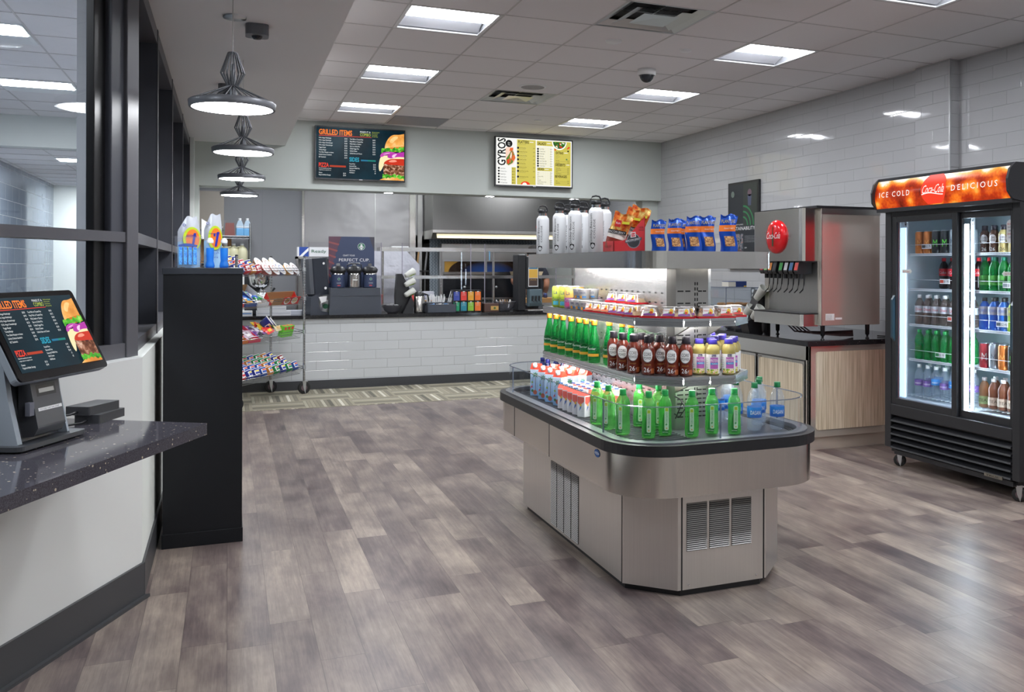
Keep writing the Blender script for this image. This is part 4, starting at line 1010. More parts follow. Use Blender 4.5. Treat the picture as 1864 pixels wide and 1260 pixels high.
def hummus(colname, col):
    def mk():
        t = thing('snack_tub', 'x', 'snack tub')
        a = MB(); sq = lambda s, r: rrect(-s, s, -s * .8, s * .8, r, 3)
        a.prism(sq(.0475, .012), 0, .0085, hum_red); a.build('red_tray', t, bev=.002)
        def fr(mb, s0, s1, z0, z1, mt, cap=True):
            p0, p1 = sq(s0, .012), sq(s1, .01); n = len(p0)
            mb.add([(x, y, z0) for x, y in p0] + [(x, y, z1) for x, y in p1], [(i, (i + 1) % n, n + (i + 1) % n, n + i) for i in range(n)] + ([tuple(range(n, 2 * n))] if cap else []), mt)
        b = MB(); fr(b, .043, .031, .0085, .049, clear('clear tub', (.93, .93, .94), 'ffffff', .12, .04)); b.build('clear_dome', t)
        b = MB(); fr(b, .038, .03, .009, .026, flat('d9b98a', .7))
        for k in range(5): b.tube([(-.03 + .014 * k + .006 * math.cos(q), -.02 + .006 * (k % 2), .032 + .006 * math.sin(q)) for q in [PI * 2 * j / 8 for j in range(8)]], .0028, flat('a8713c', .6), 5, True)
        b.build('snack_filling', t)
        b = MB(); y0, y1 = -.0352, -.0262
        R_, U_ = Vector((1, 0, 0)), Vector((0, .0093, .0405)); O = Vector((-.027, -.0352, .0095))
        b.poly([(0, .002), (.054, .002), (.05, .034), (.004, .034)], O, R_, U_, white_pr, .0012); b.poly([(0, .002), (.054, .002), (.053, .012), (.03, .014), (.001, .009)], O, R_, U_, flat(col, .4), .0016)
        b.disc(O, R_, U_, .038, .021, .009, flat('f0c23a'), .002, 12, .012); b.disc(O, R_, U_, .036, .015, .006, flat('d23a22'), .0024, 10); b.disc(O, R_, U_, .029, .015, .004, flat('3f9a3a'), .0022, 8)
        b.text('Sabra', O + R_ * .006 + U_.normalized() * .022, R_, U_, .008, flat('c0202c'), w=.022, off=.002)
        b.poly([(.0, .0), (.062, 0), (.062, .046), (0, .046)], (-.031, -.024, .0492), (1, 0, 0), (0, 1, 0), white_pr, .0006)
        b.build('label', t)
        return t
    return mk
mk_v, mk_r = hummus('violet', '8a4fa0'), hummus('red', 'e0524a')
front = [(1.705, 4.235, 'o'), (1.705, 4.13, 'o'), (1.705, 4.03, 'o'), (1.705, 3.93, 'v'), (1.705, 3.83, 'v'), (1.70, 3.735, 'v'), (1.745, 3.655, 'v'), (1.815, 3.60, 'v'), (1.855, 3.55, 'v'), (1.965, 3.53, 'v'), (2.06, 3.54, 'r'), (2.15, 3.60, 'r'), (2.19, 3.68, 'r')]
mk_o = hummus('salmon', 'e88a6a')
for i, (x, y, k) in enumerate(front):
    rz = -PI / 2 + .35 if i < 6 else (-.6 if i < 8 else -.35 + .1 * (i - 8) * .3)
    place('tub' + k, {'o': mk_o, 'v': mk_v, 'r': mk_r}[k], (x, y, UPZ), rz, 'hummus tub on red tray with %s label, %s in the front row' % ({'o': 'salmon', 'v': 'violet', 'r': 'red'}[k], nth(i, 13)), 'hummus snack tubs')
back = [(1.79, 4.2), (1.79, 4.09), (1.79, 3.98), (1.79, 3.87), (1.79, 3.76), (1.905, 3.605), (2.01, 3.615), (2.1, 3.64)]
for i, (x, y) in enumerate(back):
    place('tubv' if i < 6 else 'tubr', mk_v, (x, y, UPZ), -PI / 2 + .3 if i < 5 else -.3, 'hummus snack tub with white top standing behind the front row, %s' % nth(i, 8), 'hummus snack tubs of the rear row')
stk2 = [(1.79, 4.15), (1.79, 4.02), (1.79, 3.9)]
for i, (x, y) in enumerate(stk2):
    place('tubv', mk_v, (x, y, UPZ + .0505), -PI / 2 + .3, 'hummus snack tub stacked on the rear row, %s' % nth(i, 3), 'stacked hummus snack tubs')

# --- lower shelf
grn_glass = clear('green bottle', (.16, .75, .30), '12904a', .42, .03, fmax=.6)
grn_liq = clear('aloe drink', (.62, .95, .55), '55c858', .42, .04, fmax=.6)
water_m = clear('clear water', (.93, .96, .99), 'dbe8f4', .12, .02, fmax=.55)
def make_perrier():
    t = thing('water_bottle', 'x', 'drink bottle')
    bottle_parts(t, .031, [(.001, .003), (.02, 0), (.031, .006), (.0325, .03), (.031, .06), (.0305, .085), (.026, .12), (.0175, .155), (.0125, .185), (.0125, .198)], grn_glass, mat('orange cap', 'f0982a', .35), .02, .0125, cap_r=.0155)
    a = MB(); a.patch(.0312, -PI / 2 - 1.3, -PI / 2 + 1.3, .036, .05, mat('orange band', 'e9a83a', .4), .0012, 12, .0312)
    a.add([(.0325 * math.cos(-PI / 2 + .95 * math.cos(q)), .0325 * math.sin(-PI / 2 + .95 * math.cos(q)), .075 + .02 * math.sin(q)) for q in [2 * PI * k / 24 for k in range(24)]], [tuple(range(24))], flat('0c5a30', .4))
    a.wrap('Perrier', .0325, -PI / 2, .07, .012, white_pr, w=.048, off=.0007); a.build('label', t)
    return t
pf = [4.90, 4.79, 4.67, 4.55, 4.43, 4.33, 4.215]
k = 0
for i, y in enumerate(pf): place('perrier', make_perrier, (1.70, y, LOZ - .004), -.85, 'orange capped green water bottle, %s in the front row of the lower shelf' % nth(i, 7), 'green mineral water bottles')
pb = [(1.775, 4.93), (1.785, 4.75), (1.79, 4.60), (1.78, 4.53), (1.78, 4.43), (1.735, 4.10), (1.76, 4.0), (1.775, 3.93)]
for i, (x, y) in enumerate(pb): place('perrier', make_perrier, (x, y, LOZ), -.8, 'orange capped green water bottle, %s among those behind the front row' % nth(i, 8), 'green mineral water bottles of the rear row')
choc = mat('chocolate drink', '6b2a1c', .22)
def make_core():
    t = thing('protein_drink', 'x', 'drink bottle')
    bottle_parts(t, .031, [(.001, 0), (.027, 0), (.0305, .005), (.0305, .04), (.0285, .052), (.031, .062), (.0325, .09), (.031, .118), (.024, .134), (.017, .143), (.017, .15)], choc, mat('dark cap', '2c2730', .35), .024, .017, cap_r=.0185)
    a = MB(); A = -PI / 2
    el = lambda rx, rz, off: [((.0322 + off) * math.cos(A + rx * math.cos(q)), (.0322 + off) * math.sin(A + rx * math.cos(q)), .088 + rz * math.sin(q)) for q in [2 * PI * k / 28 for k in range(28)]]
    def fan(rx, rz, off, mt):
        pts = el(rx, rz, off); n = 8
        a.grid(lambda u, v: ((.0322 + off) * math.cos(A + rx * (2 * u - 1)), (.0322 + off) * math.sin(A + rx * (2 * u - 1)), .088 + rz * (2 * v - 1) * math.sqrt(max(0, 1 - (2 * u - 1) ** 2))), 14, 1, mt)
    fan(.75, .0305, .0006, flat('9a9a9c')); fan(.70, .028, .0012, white_pr)
    a.wrap('CORE', .0334, A, .087, .015, black_pr, w=.034, off=.0008); a.wrap('POWER', .0334, A, .07, .013, black_pr, w=.036, off=.0008)
    a.wrap('26', .0305, A - .12, .014, .021, white_pr, w=.026, off=.001); a.wrap('g', .0305, A + .48, .022, .008, white_pr, off=.001)
    a.wrap('CHOCOLATE', .0300, A, .044, .005, flat('c9973a'), w=.03, off=.001)
    a.patch(.0305, A + .5, A + 1.1, .008, .03, flat('a8562a'), .0008)
    a.build('label', t)
    return t
cp = [(1.70, 3.965), (1.70, 3.855), (1.70, 3.735), (1.735, 3.655), (1.815, 3.575), (1.87, 3.55)]
for i, (x, y) in enumerate(cp): place('core', make_core, (x, y, LOZ), CAMX(x, y) - .1, 'brown chocolate protein drink, %s in its front row on the lower shelf' % nth(i, 6), 'chocolate protein drinks')
cb = [(1.785, 3.83), (1.79, 3.745), (1.80, 3.67), (1.735, 3.80)]
for i, (x, y) in enumerate(cb): place('core', make_core, (x, y, LOZ), CAMX(x, y) + .15, 'brown chocolate protein drink behind the front row, %s' % nth(i, 4), 'chocolate protein drinks of the rear row')
juice = mat('pale juice', 'ac9d5c', .25)
def make_naked():
    t = thing('smoothie_bottle', 'x', 'drink bottle')
    bottle_parts(t, .031, [(.001, 0), (.027, 0), (.03, .004), (.03, .095), (.031, .105), (.029, .122), (.019, .138), (.0165, .144)], juice, mat('violet cap', '4a3fb0', .35), .016, .0165, cap_r=.0185)
    a = MB(); A = -PI / 2
    a.lathe([(.0306, .008), (.0306, .094)], white_pr, seg=24)
    a.patch(.0306, A - .35, A + .85, .03, .08, flat('b765b5', .4), .0007, 10); a.patch(.0306, A - .15, A + .5, .082, .093, flat('33265c', .4), .001, 6); a.patch(.0306, A - .3, A + .8, .048, .057, flat('2f9ad0', .4), .0012, 8)
    a.patch(.0306, A - .9, A + .9, .009, .028, mat('fruit print', 'd8c23a', .5, fn=lambda t, b: t.l.new(t.ramp(t.noise(t.coord(), 90.0, 1), [(0.38, '5aa33a'), (0.48, 'e8d23a'), (0.56, 'f4efe0'), (0.66, 'ef8a3a')]), b.inputs['Base Color'])), .001, 10)
    a.wrap('Naked', .0306, A + .17, .084, .007, white_pr, w=.018, off=.002); a.wrap('PROTEIN', .0306, A + .22, .06, .013, white_pr, w=.034, off=.0016); a.wrap('TROPICAL', .0306, A + .25, .0495, .006, white_pr, w=.026, off=.002)
    for k in range(5): a.wrap('with natural flavors', .0306, A - .9, .075 - .01 * k, .004, flat('7a9a6a'), w=.012, off=.0012)
    a.build('label', t)
    return t
nk = [(2.0, 3.54), (2.075, 3.53), (2.13, 3.59), (2.175, 3.65), (1.955, 3.585), (2.03, 3.615)]
for i, (x, y) in enumerate(nk): place('naked', make_naked, (x, y, LOZ), CAMX(x, y), 'yellow protein smoothie bottle with violet cap, %s' % ('front left one', 'front right one', 'third along the right corner', 'rightmost at the corner', 'left one behind the front pair', 'between and behind the front pair')[i], 'yellow smoothies on the lower shelf')
nb = [(2.10, 3.70), (2.16, 3.74), (2.20, 3.80), (2.12, 3.80), (2.19, 3.89), (2.12, 3.9)]
for i, (x, y) in enumerate(nb): place('naked', make_naked, (x, y, LOZ), CAMX(x, y), 'yellow smoothie bottle with violet cap in the rear group, %s' % ('nearest left', 'nearest right', 'right edge', 'middle', 'far right', 'far left')[i], 'yellow smoothies of the rear group')

# --- deck
coco_b = mat('coco blue', '9fc3e6', .35, fn=lambda t, b: t.l.new(t.ramp(t.sep(t.coord())[2], [(0.02, '7fb0e0'), (0.16, 'cfe2f2')]), b.inputs['Base Color']))
def make_coco():
    t = thing('drink_carton', 'x', 'drink carton')
    a = MB(); a.box(-.028, .028, -.028, .028, 0, .15, coco_b); a.build('carton', t, bev=.003)
    a = MB(); rd = flat('e0452e', .35)
    a.prism([(-.028, .15), (.028, .15), (.006, .182), (-.01, .182)], -.028, .028, rd, 'x'); a.build('gable_top', t, bev=.002)
    a = MB(); a.lathe([(.013, 0), (.012, .018), (.001, .019)], white_pl, seg=14)
    a.M = None
    o = a.build('cap', t, (-.0, -.016, .166)); o.rotation_euler = (.5, 0, 0)
    a = MB(); O = (-.028, -.0282, 0); R_, U_ = (1, 0, 0), (0, 0, 1); g = flat('2f7a4a'); br = flat('8a5a3a')
    a.poly([(.034, .02), (.037, .02), (.036, .12), (.034, .12)], O, R_, U_, br, .001)
    for an in (-40, 0, 35, 80, 130, 180, 220):
        q = math.radians(an); a.poly([(.035, .12), (.035 + .011 * math.cos(q + .3), .12 + .011 * math.sin(q + .3)), (.035 + .02 * math.cos(q), .12 + .02 * math.sin(q) - .003), (.035 + .011 * math.cos(q - .3), .12 + .011 * math.sin(q - .3))], O, R_, U_, g, .0013)
    a.disc(O, R_, U_, .033, .022, .013, flat('b0503a'), .001, 12); a.disc(O, R_, U_, .016, .03, .008, g, .0012, 8); a.disc(O, R_, U_, .015, .078, .006, flat('a8c83a'), .0012, 8)
    for sd in range(2):
        o2, r2 = ((-.028, -.0282, 0), (1, 0, 0)) if sd == 0 else ((-.0282, .028, 0), (0, -1, 0))
        a.text('VITA COCO', Vector(o2) + Vector(r2) * .022 + Vector((0, 0, .045)), (0, 0, 1), tuple(-Vector(r2)), .011, flat('3a3a8a'), w=.06, off=.0016)
        a.poly([(.004, .042), (.014, .05), (.02, .06), (.008, .056)], o2, r2, (0, 0, 1), flat('e0452e'), .0012)
    a.build('print', t)
    return t
def make_milk():
    t = thing('milk_carton', 'x', 'drink carton')
    sk = mat('milk carton side', 'e6e6ea', .35)
    a = MB(); a.box(-.0235, .0235, -.0235, .0235, 0, .105, sk); a.build('carton', t, bev=.003)
    a = MB(); rd = flat('d8584a', .35); bl = flat('4a78c0', .35)
    a.prism([(-.0235, .105), (.0235, .105), (.003, .125), (-.003, .125)], -.0235, .0235, rd, 'x'); a.box(-.0235, .0235, -.006, .006, .118, .132, white_pr); a.box(-.0236, .0, -.0065, .0065, .126, .133, bl); a.build('gable_top', t)
    a = MB()
    for (o2, r2) in (((-.0235, -.0237, 0), (1, 0, 0)), ((-.0237, .0235, 0), (0, -1, 0)), ((.0237, -.0235, 0), (0, 1, 0))):
        a.poly([(.004, .07), (.02, .058), (.044, .078), (.044, .098), (.004, .1)], o2, r2, (0, 0, 1), flat('e2665a', .4), .0008)
        a.poly([(.014, .03), (.026, .045), (.03, .06), (.018, .05)], o2, r2, (0, 0, 1), bl, .0012); a.poly([(.02, .052), (.03, .056), (.026, .068), (.018, .062)], o2, r2, (0, 0, 1), flat('e8c23a'), .0014)
        for k in range(5): a.text('milk drink', Vector(o2) + Vector(r2) * .028 + Vector((0, 0, .012 + .008 * k)), r2, (0, 0, 1), .004, flat('9a9aa6'), w=.015, off=.001)
    a.build('print', t)
    return t
cc = [(1.622, 4.89), (1.622, 4.745), (1.622, 4.635), (1.622, 4.50), (1.70, 4.80), (1.70, 4.66), (1.70, 4.54), (1.775, 4.78), (1.775, 4.66), (1.775, 4.53)]
for i, (x, y) in enumerate(cc):
    l = ('%s in the front row' % nth(i, 4)) if i < 4 else (('%s in the second row' % nth(i - 4, 3)) if i < 7 else '%s in the rear row' % nth(i - 7, 3))
    place('coco', make_coco, (x, y, DKZ), -.95 + random.uniform(-.12, .12), 'light blue coconut water carton with red top, ' + l, 'coconut water cartons')
n = 0
for r, x in enumerate((1.605, 1.665, 1.725, 1.785)):
    for c in range(5 if r else 5):
        y = 4.40 - .072 * c - .02 * (r % 2)
        place('milk', make_milk, (x, y, DKZ), -.95 + random.uniform(-.1, .1), 'small milk carton on the cooler deck, %s in row %s from the rim' % (nth(c, 5), ('one', 'two', 'three', 'four')[r]), 'milk cartons')
bl_cap = mat('navy cap', '22308c', .35)
def plain_bottle(name, cat, liquid, capm, R=.032, H=.2, lab=None, text=None, tcol=None, z0=.06, z1=.1, seg=18):
    def mk():
        t = thing(name, 'x', cat)
        prof = [(.001, .004), (R * .6, 0), (R * .95, .006), (R, .02), (R * .95, H * .3), (R * .94, H * .5), (R, H * .6), (R * .96, H * .68), (R * .7, H * .8), (R * .4, H * .88), (R * .38, H * .92)]
        bottle_parts(t, R, prof, liquid, capm, H * .08, R * .38, cap_r=R * .44, seg=seg)
        if lab:
            a = MB(); a.lathe([(R * 1.01, z0), (R * 1.01, z1)], lab, seg=seg)
            if text: a.wrap(text, R * 1.01, -PI / 2, (z0 + z1) / 2 - (z1 - z0) * .2, (z1 - z0) * .4, tcol or white_pr, w=R * 1.5, off=.0008)
            a.build('label', t)
        return t
    return mk
mk = plain_bottle('water_bottle', 'drink bottle', clear('dark water', (.4, .45, .75), '2a3a8c', .35), bl_cap, .03, .2)
for i, (x, y) in enumerate(((1.70, 5.02), (1.70, 4.93), (1.775, 5.0), (1.78, 4.89), (1.85, 5.02), (1.86, 4.94))): place('navy', mk, (x, y, DKZ), -.4, 'dark bottle with navy cap behind the coconut cartons, %s' % ('farthest left', 'second at left', 'third', 'fourth', 'fifth', 'rightmost')[i], 'bottles with navy caps')
def make_aloe():
    t = thing('aloe_drink', 'x', 'drink bottle')
    H = .195
    def sq(r, z): return [(r * math.cos(a) * (1 + .10 * math.cos(4 * a + PI)), r * math.sin(a) * (1 + .10 * math.cos(4 * a + PI)), z) for a in [2 * PI * k / 24 for k in range(24)]]
    a = MB(); prof = [(.018, 0), (.029, .004), (.031, .02), (.030, .06), (.0285, .085), (.030, .112), (.0305, .135), (.026, .154), (.0155, .172), (.0125, .18)]
    vs = []
    for r, z in prof: vs += sq(r, z)
    nn = len(prof); a.add(vs, [(i * 24 + k, i * 24 + (k + 1) % 24, (i + 1) * 24 + (k + 1) % 24, (i + 1) * 24 + k) for i in range(nn - 1) for k in range(24)] + [tuple(range(24))[::-1]], grn_liq, True); a.build('bottle_body', t)
    c = MB(); c.lathe([(.0145, .178), (.0148, .196), (.013, .2), (.001, .2)], mat('green cap', '1f9a4c', .35), seg=18); c.lathe([(.0125, .172), (.016, .172), (.016, .176)], mat('green cap', ''), seg=18); c.build('cap', t)
    a = MB(); gl = flat('2f9a3e', .3)
    a.poly([(.012, .012), (.038, .012), (.04, .03), (.034, .08), (.018, .1), (.013, .06)], (-.026, -.0285, 0), (1, 0, 0), (0, 0, 1), clear('aloe leaf', (.4, .8, .4), '1f8a34', .75), .0006)
    a.prism([(p[0], p[1]) for p in rrect(-.004, .0145, .028, .128, .006, 4)], -.0325, -.032, mat('aloe label', 'c9e8c6', .5), 'y')
    a.text('EXPOSED', (.0015, -.0328, .105), (0, 0, -1), (1, 0, 0), .009, flat('3a9a4a'), w=.046, off=.0004)
    a.poly([(0, 0), (.013, 0), (.013, .014), (0, .014)], (-.001, -.0328, .11), (1, 0, 0), (0, 0, 1), flat('a8c83a'), .0006)
    a.disc((0, -.0328, 0), (1, 0, 0), (0, 0, 1), .0055, .037, .003, flat('d8a03a'), .0006, 10); a.poly([(-.002, .0), (.004, .006), (-.002, .01), (-.006, .004)], (.0055, -.0328, .048), (1, 0, 0), (0, 0, 1), flat('3a9a4a'), .0006)
    a.text('NATURAL', (-.012, -.0305, .018), (1, 0, 0), (0, 0, 1), .004, white_pr, w=.024, off=.0004)
    a.build('label', t)
    return t
al = [(1.585, 3.89, 'rearmost left beside the milk cartons'), (1.585, 3.755, 'second along the left rim'), (1.592, 3.61, 'third along the left rim'), (1.665, 3.50, 'front left in the corner'), (1.755, 3.525, 'front row right of the corner one'), (1.85, 3.455, 'in the middle of the front row'), (1.965, 3.485, 'right of the middle in the front row'), (2.055, 3.445, 'rightmost beside the blue labelled water'), (1.745, 3.77, 'behind the left rim row'), (1.80, 3.68, 'behind the corner bottle near the column')]
for i, (x, y, l) in enumerate(al): place('aloe', make_aloe, (x, y, DKZ), CAMX(x, y) + (-.5 if i < 3 else random.uniform(-.25, .1)), 'green aloe drink bottle with green cap, ' + l, 'aloe drinks on the cooler deck')
das = mat('dasani blue', '1b55b8', .3, fn=lambda t, b: t.l.new(t.ramp(t.sep(t.coord())[2], [(0.05, '1a3f9c'), (0.1, '2f86d8')]), b.inputs['Base Color']))
dgc = mat('dark green cap', '1f7a4a', .35)
mk = plain_bottle('water_bottle', 'drink bottle', water_m, dgc, .033, .215, das, 'DASANI', white_pr, .062, .108)
for i, (x, y) in enumerate(((2.18, 3.48), (2.29, 3.465), (2.155, 3.60), (2.27, 3.59), (2.32, 3.66), (2.06, 3.66), (2.13, 3.72), (2.2, 3.75), (2.26, 3.83))): place('dasani', mk, (x, y, DKZ), CAMX(x, y) + .2, 'clear water bottle with blue label and green cap, %s' % ('front left one', 'front right one at the rim', 'behind the front left one', 'between the two front ones', 'behind the front right one', 'half hidden beside the column', 'second from the column', 'third from the column', 'farthest back')[i], 'blue labelled water bottles')
# ================================================================ glass door drinks cooler on the right
fr = thing('drinks_cooler', 'tall black two door drinks cooler with lit ICE COLD DELICIOUS sign', 'drinks cooler', (4.27, 4.51, 0), -PI / 2)
blk = mat('cooler black', '222326', 0.35)
redside = mat('cooler red side', 'c8141c', 0.3)
inner = mat('cooler liner', 'c4d0d8', 0.45)
a = MB()
a.box(-.585, -.55, .03, .47, .13, 1.78, redside); a.box(-.585, -.55, .47, .78, .13, 1.78, kit_grey); a.box(.55, .585, .03, .78, .13, 1.78, redside); a.box(-.55, .55, .72, .78, .13, 1.78, blk)  # far side greyed at the rear to narrow its red reflection
a.box(-.55, .55, .06, .78, .13, .46, blk); a.box(-.585, .585, .05, .78, 1.75, 1.99, blk)
a.build('cabinet_body', fr)
a = MB(); a.box(-.55, .55, .7, .72, .46, 1.75, inner); a.box(-.55, -.53, .07, .7, .46, 1.75, inner); a.box(.53, .55, .07, .7, .46, 1.75, inner); a.box(-.53, .53, .07, .7, .46, .475, inner); a.box(-.53, .53, .07, .7, 1.735, 1.75, inner); a.build('liner', fr)
a = MB(); a.box(-.587, -.525, -.01, .04, .13, 1.78, blk); a.box(.53, .587, -.01, .04, .13, 1.78, blk); a.box(-.525, .53, -.01, .04, 1.735, 1.78, blk); a.box(-.525, .53, -.01, .04, .36, .435, blk); a.build('front_frame', fr, bev=.004)
def door(x0, x1, yy, name, hx):
    d = MB(); s = .045
    d.box(x0, x0 + s, yy, yy + .02, .435, 1.745, blk); d.box(x1 - s, x1, yy, yy + .02, .435, 1.745, blk); d.box(x0 + s, x1 - s, yy, yy + .02, .435, .48, blk); d.box(x0 + s, x1 - s, yy, yy + .02, 1.695, 1.745, blk)
    o = d.build('door', fr, bev=.002)
    g = MB(); g.box(x0 + s, x1 - s, yy + .008, yy + .012, .48, 1.695, clear('cooler door glass', (.95, .97, 1.0), gl=.01, fmax=.7)); g.build('glass', o)
    h = MB(); h.prism([(0, .87), (.0, 1.19), (-.022, 1.16), (-.022, .9)], hx - .01, hx + .01, mat('door handle', '2e4654', .3), 'x')
    h.M = None; hh = h.build('handle', o, (0, yy, 0))
    return o
dl = door(-.525, .085, -.004, 'door', -.5); dr = door(.055, .53, .022, 'door', .515)
ledc = mat('cooler led', 'ffffff', .4, emit=(.80, .93, 1.0), es=42.0)
a = MB(); a.box(.085, .105, .06, .075, .48, 1.66, ledc); a.box(-.529, -.48, .075, .09, .48, 1.66, mat('cooler led side', 'd8e8f2', .4, emit=(.62, .84, 1.0), es=1.0)); a.box(.50, .528, .075, .09, .48, 1.66, ledc); a.build('light_strip', fr)
wire = mat('white wire shelf', 'dfe6ea', .4)
FS = (1.475, 1.235, .99, .75, .5)
a = MB()
for z in FS:
    for k in range(26): x = -.5 + k * .04; a.box(x, x + .004, .11, .68, z - .006, z - .002, wire)
    for y in (.3, .5, .66): a.box(-.52, .52, y, y + .006, z - .008, z - .003, wire)
o = a.build('wire_shelves', fr)
for (x0, x1) in ((-.47, .07), (.115, .52)):
    for z in FS[:4]:
        a = MB(); a.box(x0, x1, .104, .11, z - .013, z + .004, wire)
        nn = int((x1 - x0) / .012)
        for k in range(nn): a.box(x0 + k * .012 + .003, x0 + k * .012 + .008, .1035, .105, z - .007, z - .001, mat('slot grey', '4c565c'))
        a.box(x0, x1, .108, .110, z + .062, z + .065, wire)
        a.build('shelf_rail', fr)
for x in (.125, -.49):
    a = MB(); a.box(x - .012, x + .012, .085, .095, .48, 1.72, wire)
    for k in range(50): a.box(x - .004, x + .004, .084, .086, .5 + k * .024, .512 + k * .024, mat('slot grey', ''))
    a.build('shelf_post', fr)
# louvers, base, casters
a = MB()
a.box(-.525, .53, .03, .06, .12, .36, mat('louver shadow', '0d0d0f', .6))
for k in range(5):
    z = .345 - k * .046
    a.prism([(.03, z), (.03, z - .01), (-.01, z - .034), (-.018, z - .03), (-.014, z - .02)], -.52, .525, blk, 'x')
a.box(.33, .47, -.022, -.018, .118, .138, mat('badge steel', '8f8b80', .3, .9)); a.build('louver_panel', fr)
a = MB(); a.text('TRUE', (.345, -.0225, .1225), (1, 0, 0), (0, 0, 1), .010, black_pr, w=.1); a.build('badge', fr)
a = MB(); a.box(-.55, .55, .02, .75, .10, .13, black_pl); a.box(-.5, .53, .0, .03, .09, .12, black_pl); a.build('base_frame', fr)
def caster(parent, x, y, r=.04, h=.1, mt=None, name='caster', rot=0.6):
    a = MB(); a.prism([(r * .18, 0), (-.01, r), (-.02, h), (.02, h), (.015, r)], -.014, -.011, mt or alu, 'y'); a.prism([(r * .18, 0), (-.01, r), (-.02, h), (.02, h), (.015, r)], .011, .014, mt or alu, 'y'); a.box(-.022, .022, -.018, .018, h - .005, h, mt or alu)
    a.box(.01, .04, -.006, .006, h - .012, h - .004, mt or alu)
    o = a.build(name, parent, (x, y, 0), rot)
    w = MB(); w.M = Matrix.Translation((0, 0, r)) @ Matrix.Rotation(PI / 2, 4, 'X')
    w.lathe([(r * .5, -.009), (r * .9, -.011), (r, -.007), (r, .007), (r * .9, .011), (r * .5, .009)], rubber, seg=24); w.lathe([(.001, -.01), (r * .62, -.008)], flat('5c4a50'), seg=20); w.lathe([(r * .62, .008), (.001, .01)], flat('5c4a50'), seg=20); w.cyl((0, 0, 0), r * .15, -.013, .013, chrome, 12)
    w.build('wheel', o)
    return o
for (x, y) in ((-.5, .05), (.53, .05), (-.5, .7), (.53, .7)): caster(fr, x, y, .042, .1)
# header sign: convex lit panel
def cola_fn(t, b):
    c = t.coord(); nz = t.noise(c, 9.0, 3, .6, out=1)
    add = t.new('VectorMath', operation='MULTIPLY_ADD'); t.l.new(nz, add.inputs[0]); add.inputs[1].default_value = (.05, .05, .05); t.l.new(c, add.inputs[2])
    v = t.new('TexVoronoi', feature='SMOOTH_F1'); t.l.new(add.outputs[0], v.inputs['Vector']); t.set(v, 'Scale', 10.0)
    fiz = t.noise(c, 60.0, 3)
    x, y, z = t.sep(c)
    top = t.math('MULTIPLY', t.math('MAXIMUM', t.math('SUBTRACT', z, 1.925), 0.0), 9.0)
    f = t.math('SUBTRACT', t.math('MULTIPLY_ADD', fiz, .25, t.math('MULTIPLY', v.outputs['Distance'], .95)), top)
    t.l.new(t.ramp(f, [(0.02, 'fff6e4'), (0.2, 'fbb04a'), (0.38, 'ea7018'), (0.55, 'b8340c'), (0.78, '4a0e06')]), b.inputs['Emission Color'])
cola = mat('cola picture', '000000', 0.2, emit=(1, 1, 1), es=1.0, fn=cola_fn, spec=.3)
MATS['screen_cola'] = cola
a = MB()
def sg(u, v): return (-.6 + 1.18 * u, -.075 - .028 * math.sin(PI * v) + .02 * v, 1.79 + .2 * v)
a.grid(sg, 24, 10, cola); a.build('lit_sign', fr)
a = MB()
for x in (-.612, .58): a.prism([(.02, 1.77), (-.075, 1.785), (-.112, 1.83), (-.118, 1.9), (-.1, 1.96), (-.055, 2.0), (.02, 2.0)], x, x + .016, blk, 'x')
a.box(-.6, .585, -.06, .05, 1.985, 2.0, blk); a.box(-.6, .585, -.075, .05, 1.765, 1.79, blk)
a.box(-.6, .585, -.06, .05, 1.79, 1.985, blk)
a.build('sign_housing', fr)
a = MB()
reds = em('e8412a', 1.0); wte = em('f6ece6', 1.1)
def onsign(x, z, off=.003): v = (z - 1.79) / .2; p = sg((x + .6) / 1.18, v); return (x, p[1] - off, z)
def signtext(s, x, z, h, w, mt, off=.005, shear=0.0, al='l'):
    vs, fs, x0, wd = text_mesh(s); sx = w / wd; sy = h / .73; sh = {'l': 0, 'c': -w / 2}[al]
    a.add([onsign(x + sh + (p[0] - x0) * sx + shear * p[1] * sy, z + p[1] * sy, off) for p in vs], fs, mt)
cx = -.03
a.grid(lambda u, v: onsign(cx + (2 * u - 1) * .112 * math.sqrt(max(0.0, 1 - (2 * (v * .999 + .0005) - 1) ** 2 * .72)), 1.795 + .19 * v, .002), 12, 14, reds)
signtext('Coca-Cola', cx - .1, 1.863, .058, .195, wte, .006, .28)
a.add([onsign(cx - .1 + .19 * k / 12, 1.855 + .008 * math.sin(k / 12 * PI * 1.5) + .006, .006) for k in range(13)] + [onsign(cx - .1 + .19 * k / 12, 1.855 + .008 * math.sin(k / 12 * PI * 1.5), .006) for k in range(12, -1, -1)], [tuple(range(26))], wte)
a.build('sign_emblem', fr)
a = MB(); signtext('\x01ICE COLD', -.545, 1.865, .038, .30, wte); a.build('sign_lettering', fr)
a = MB(); signtext('\x01DELICIOUS', .13, 1.865, .038, .37, wte); a.build('sign_lettering', fr)
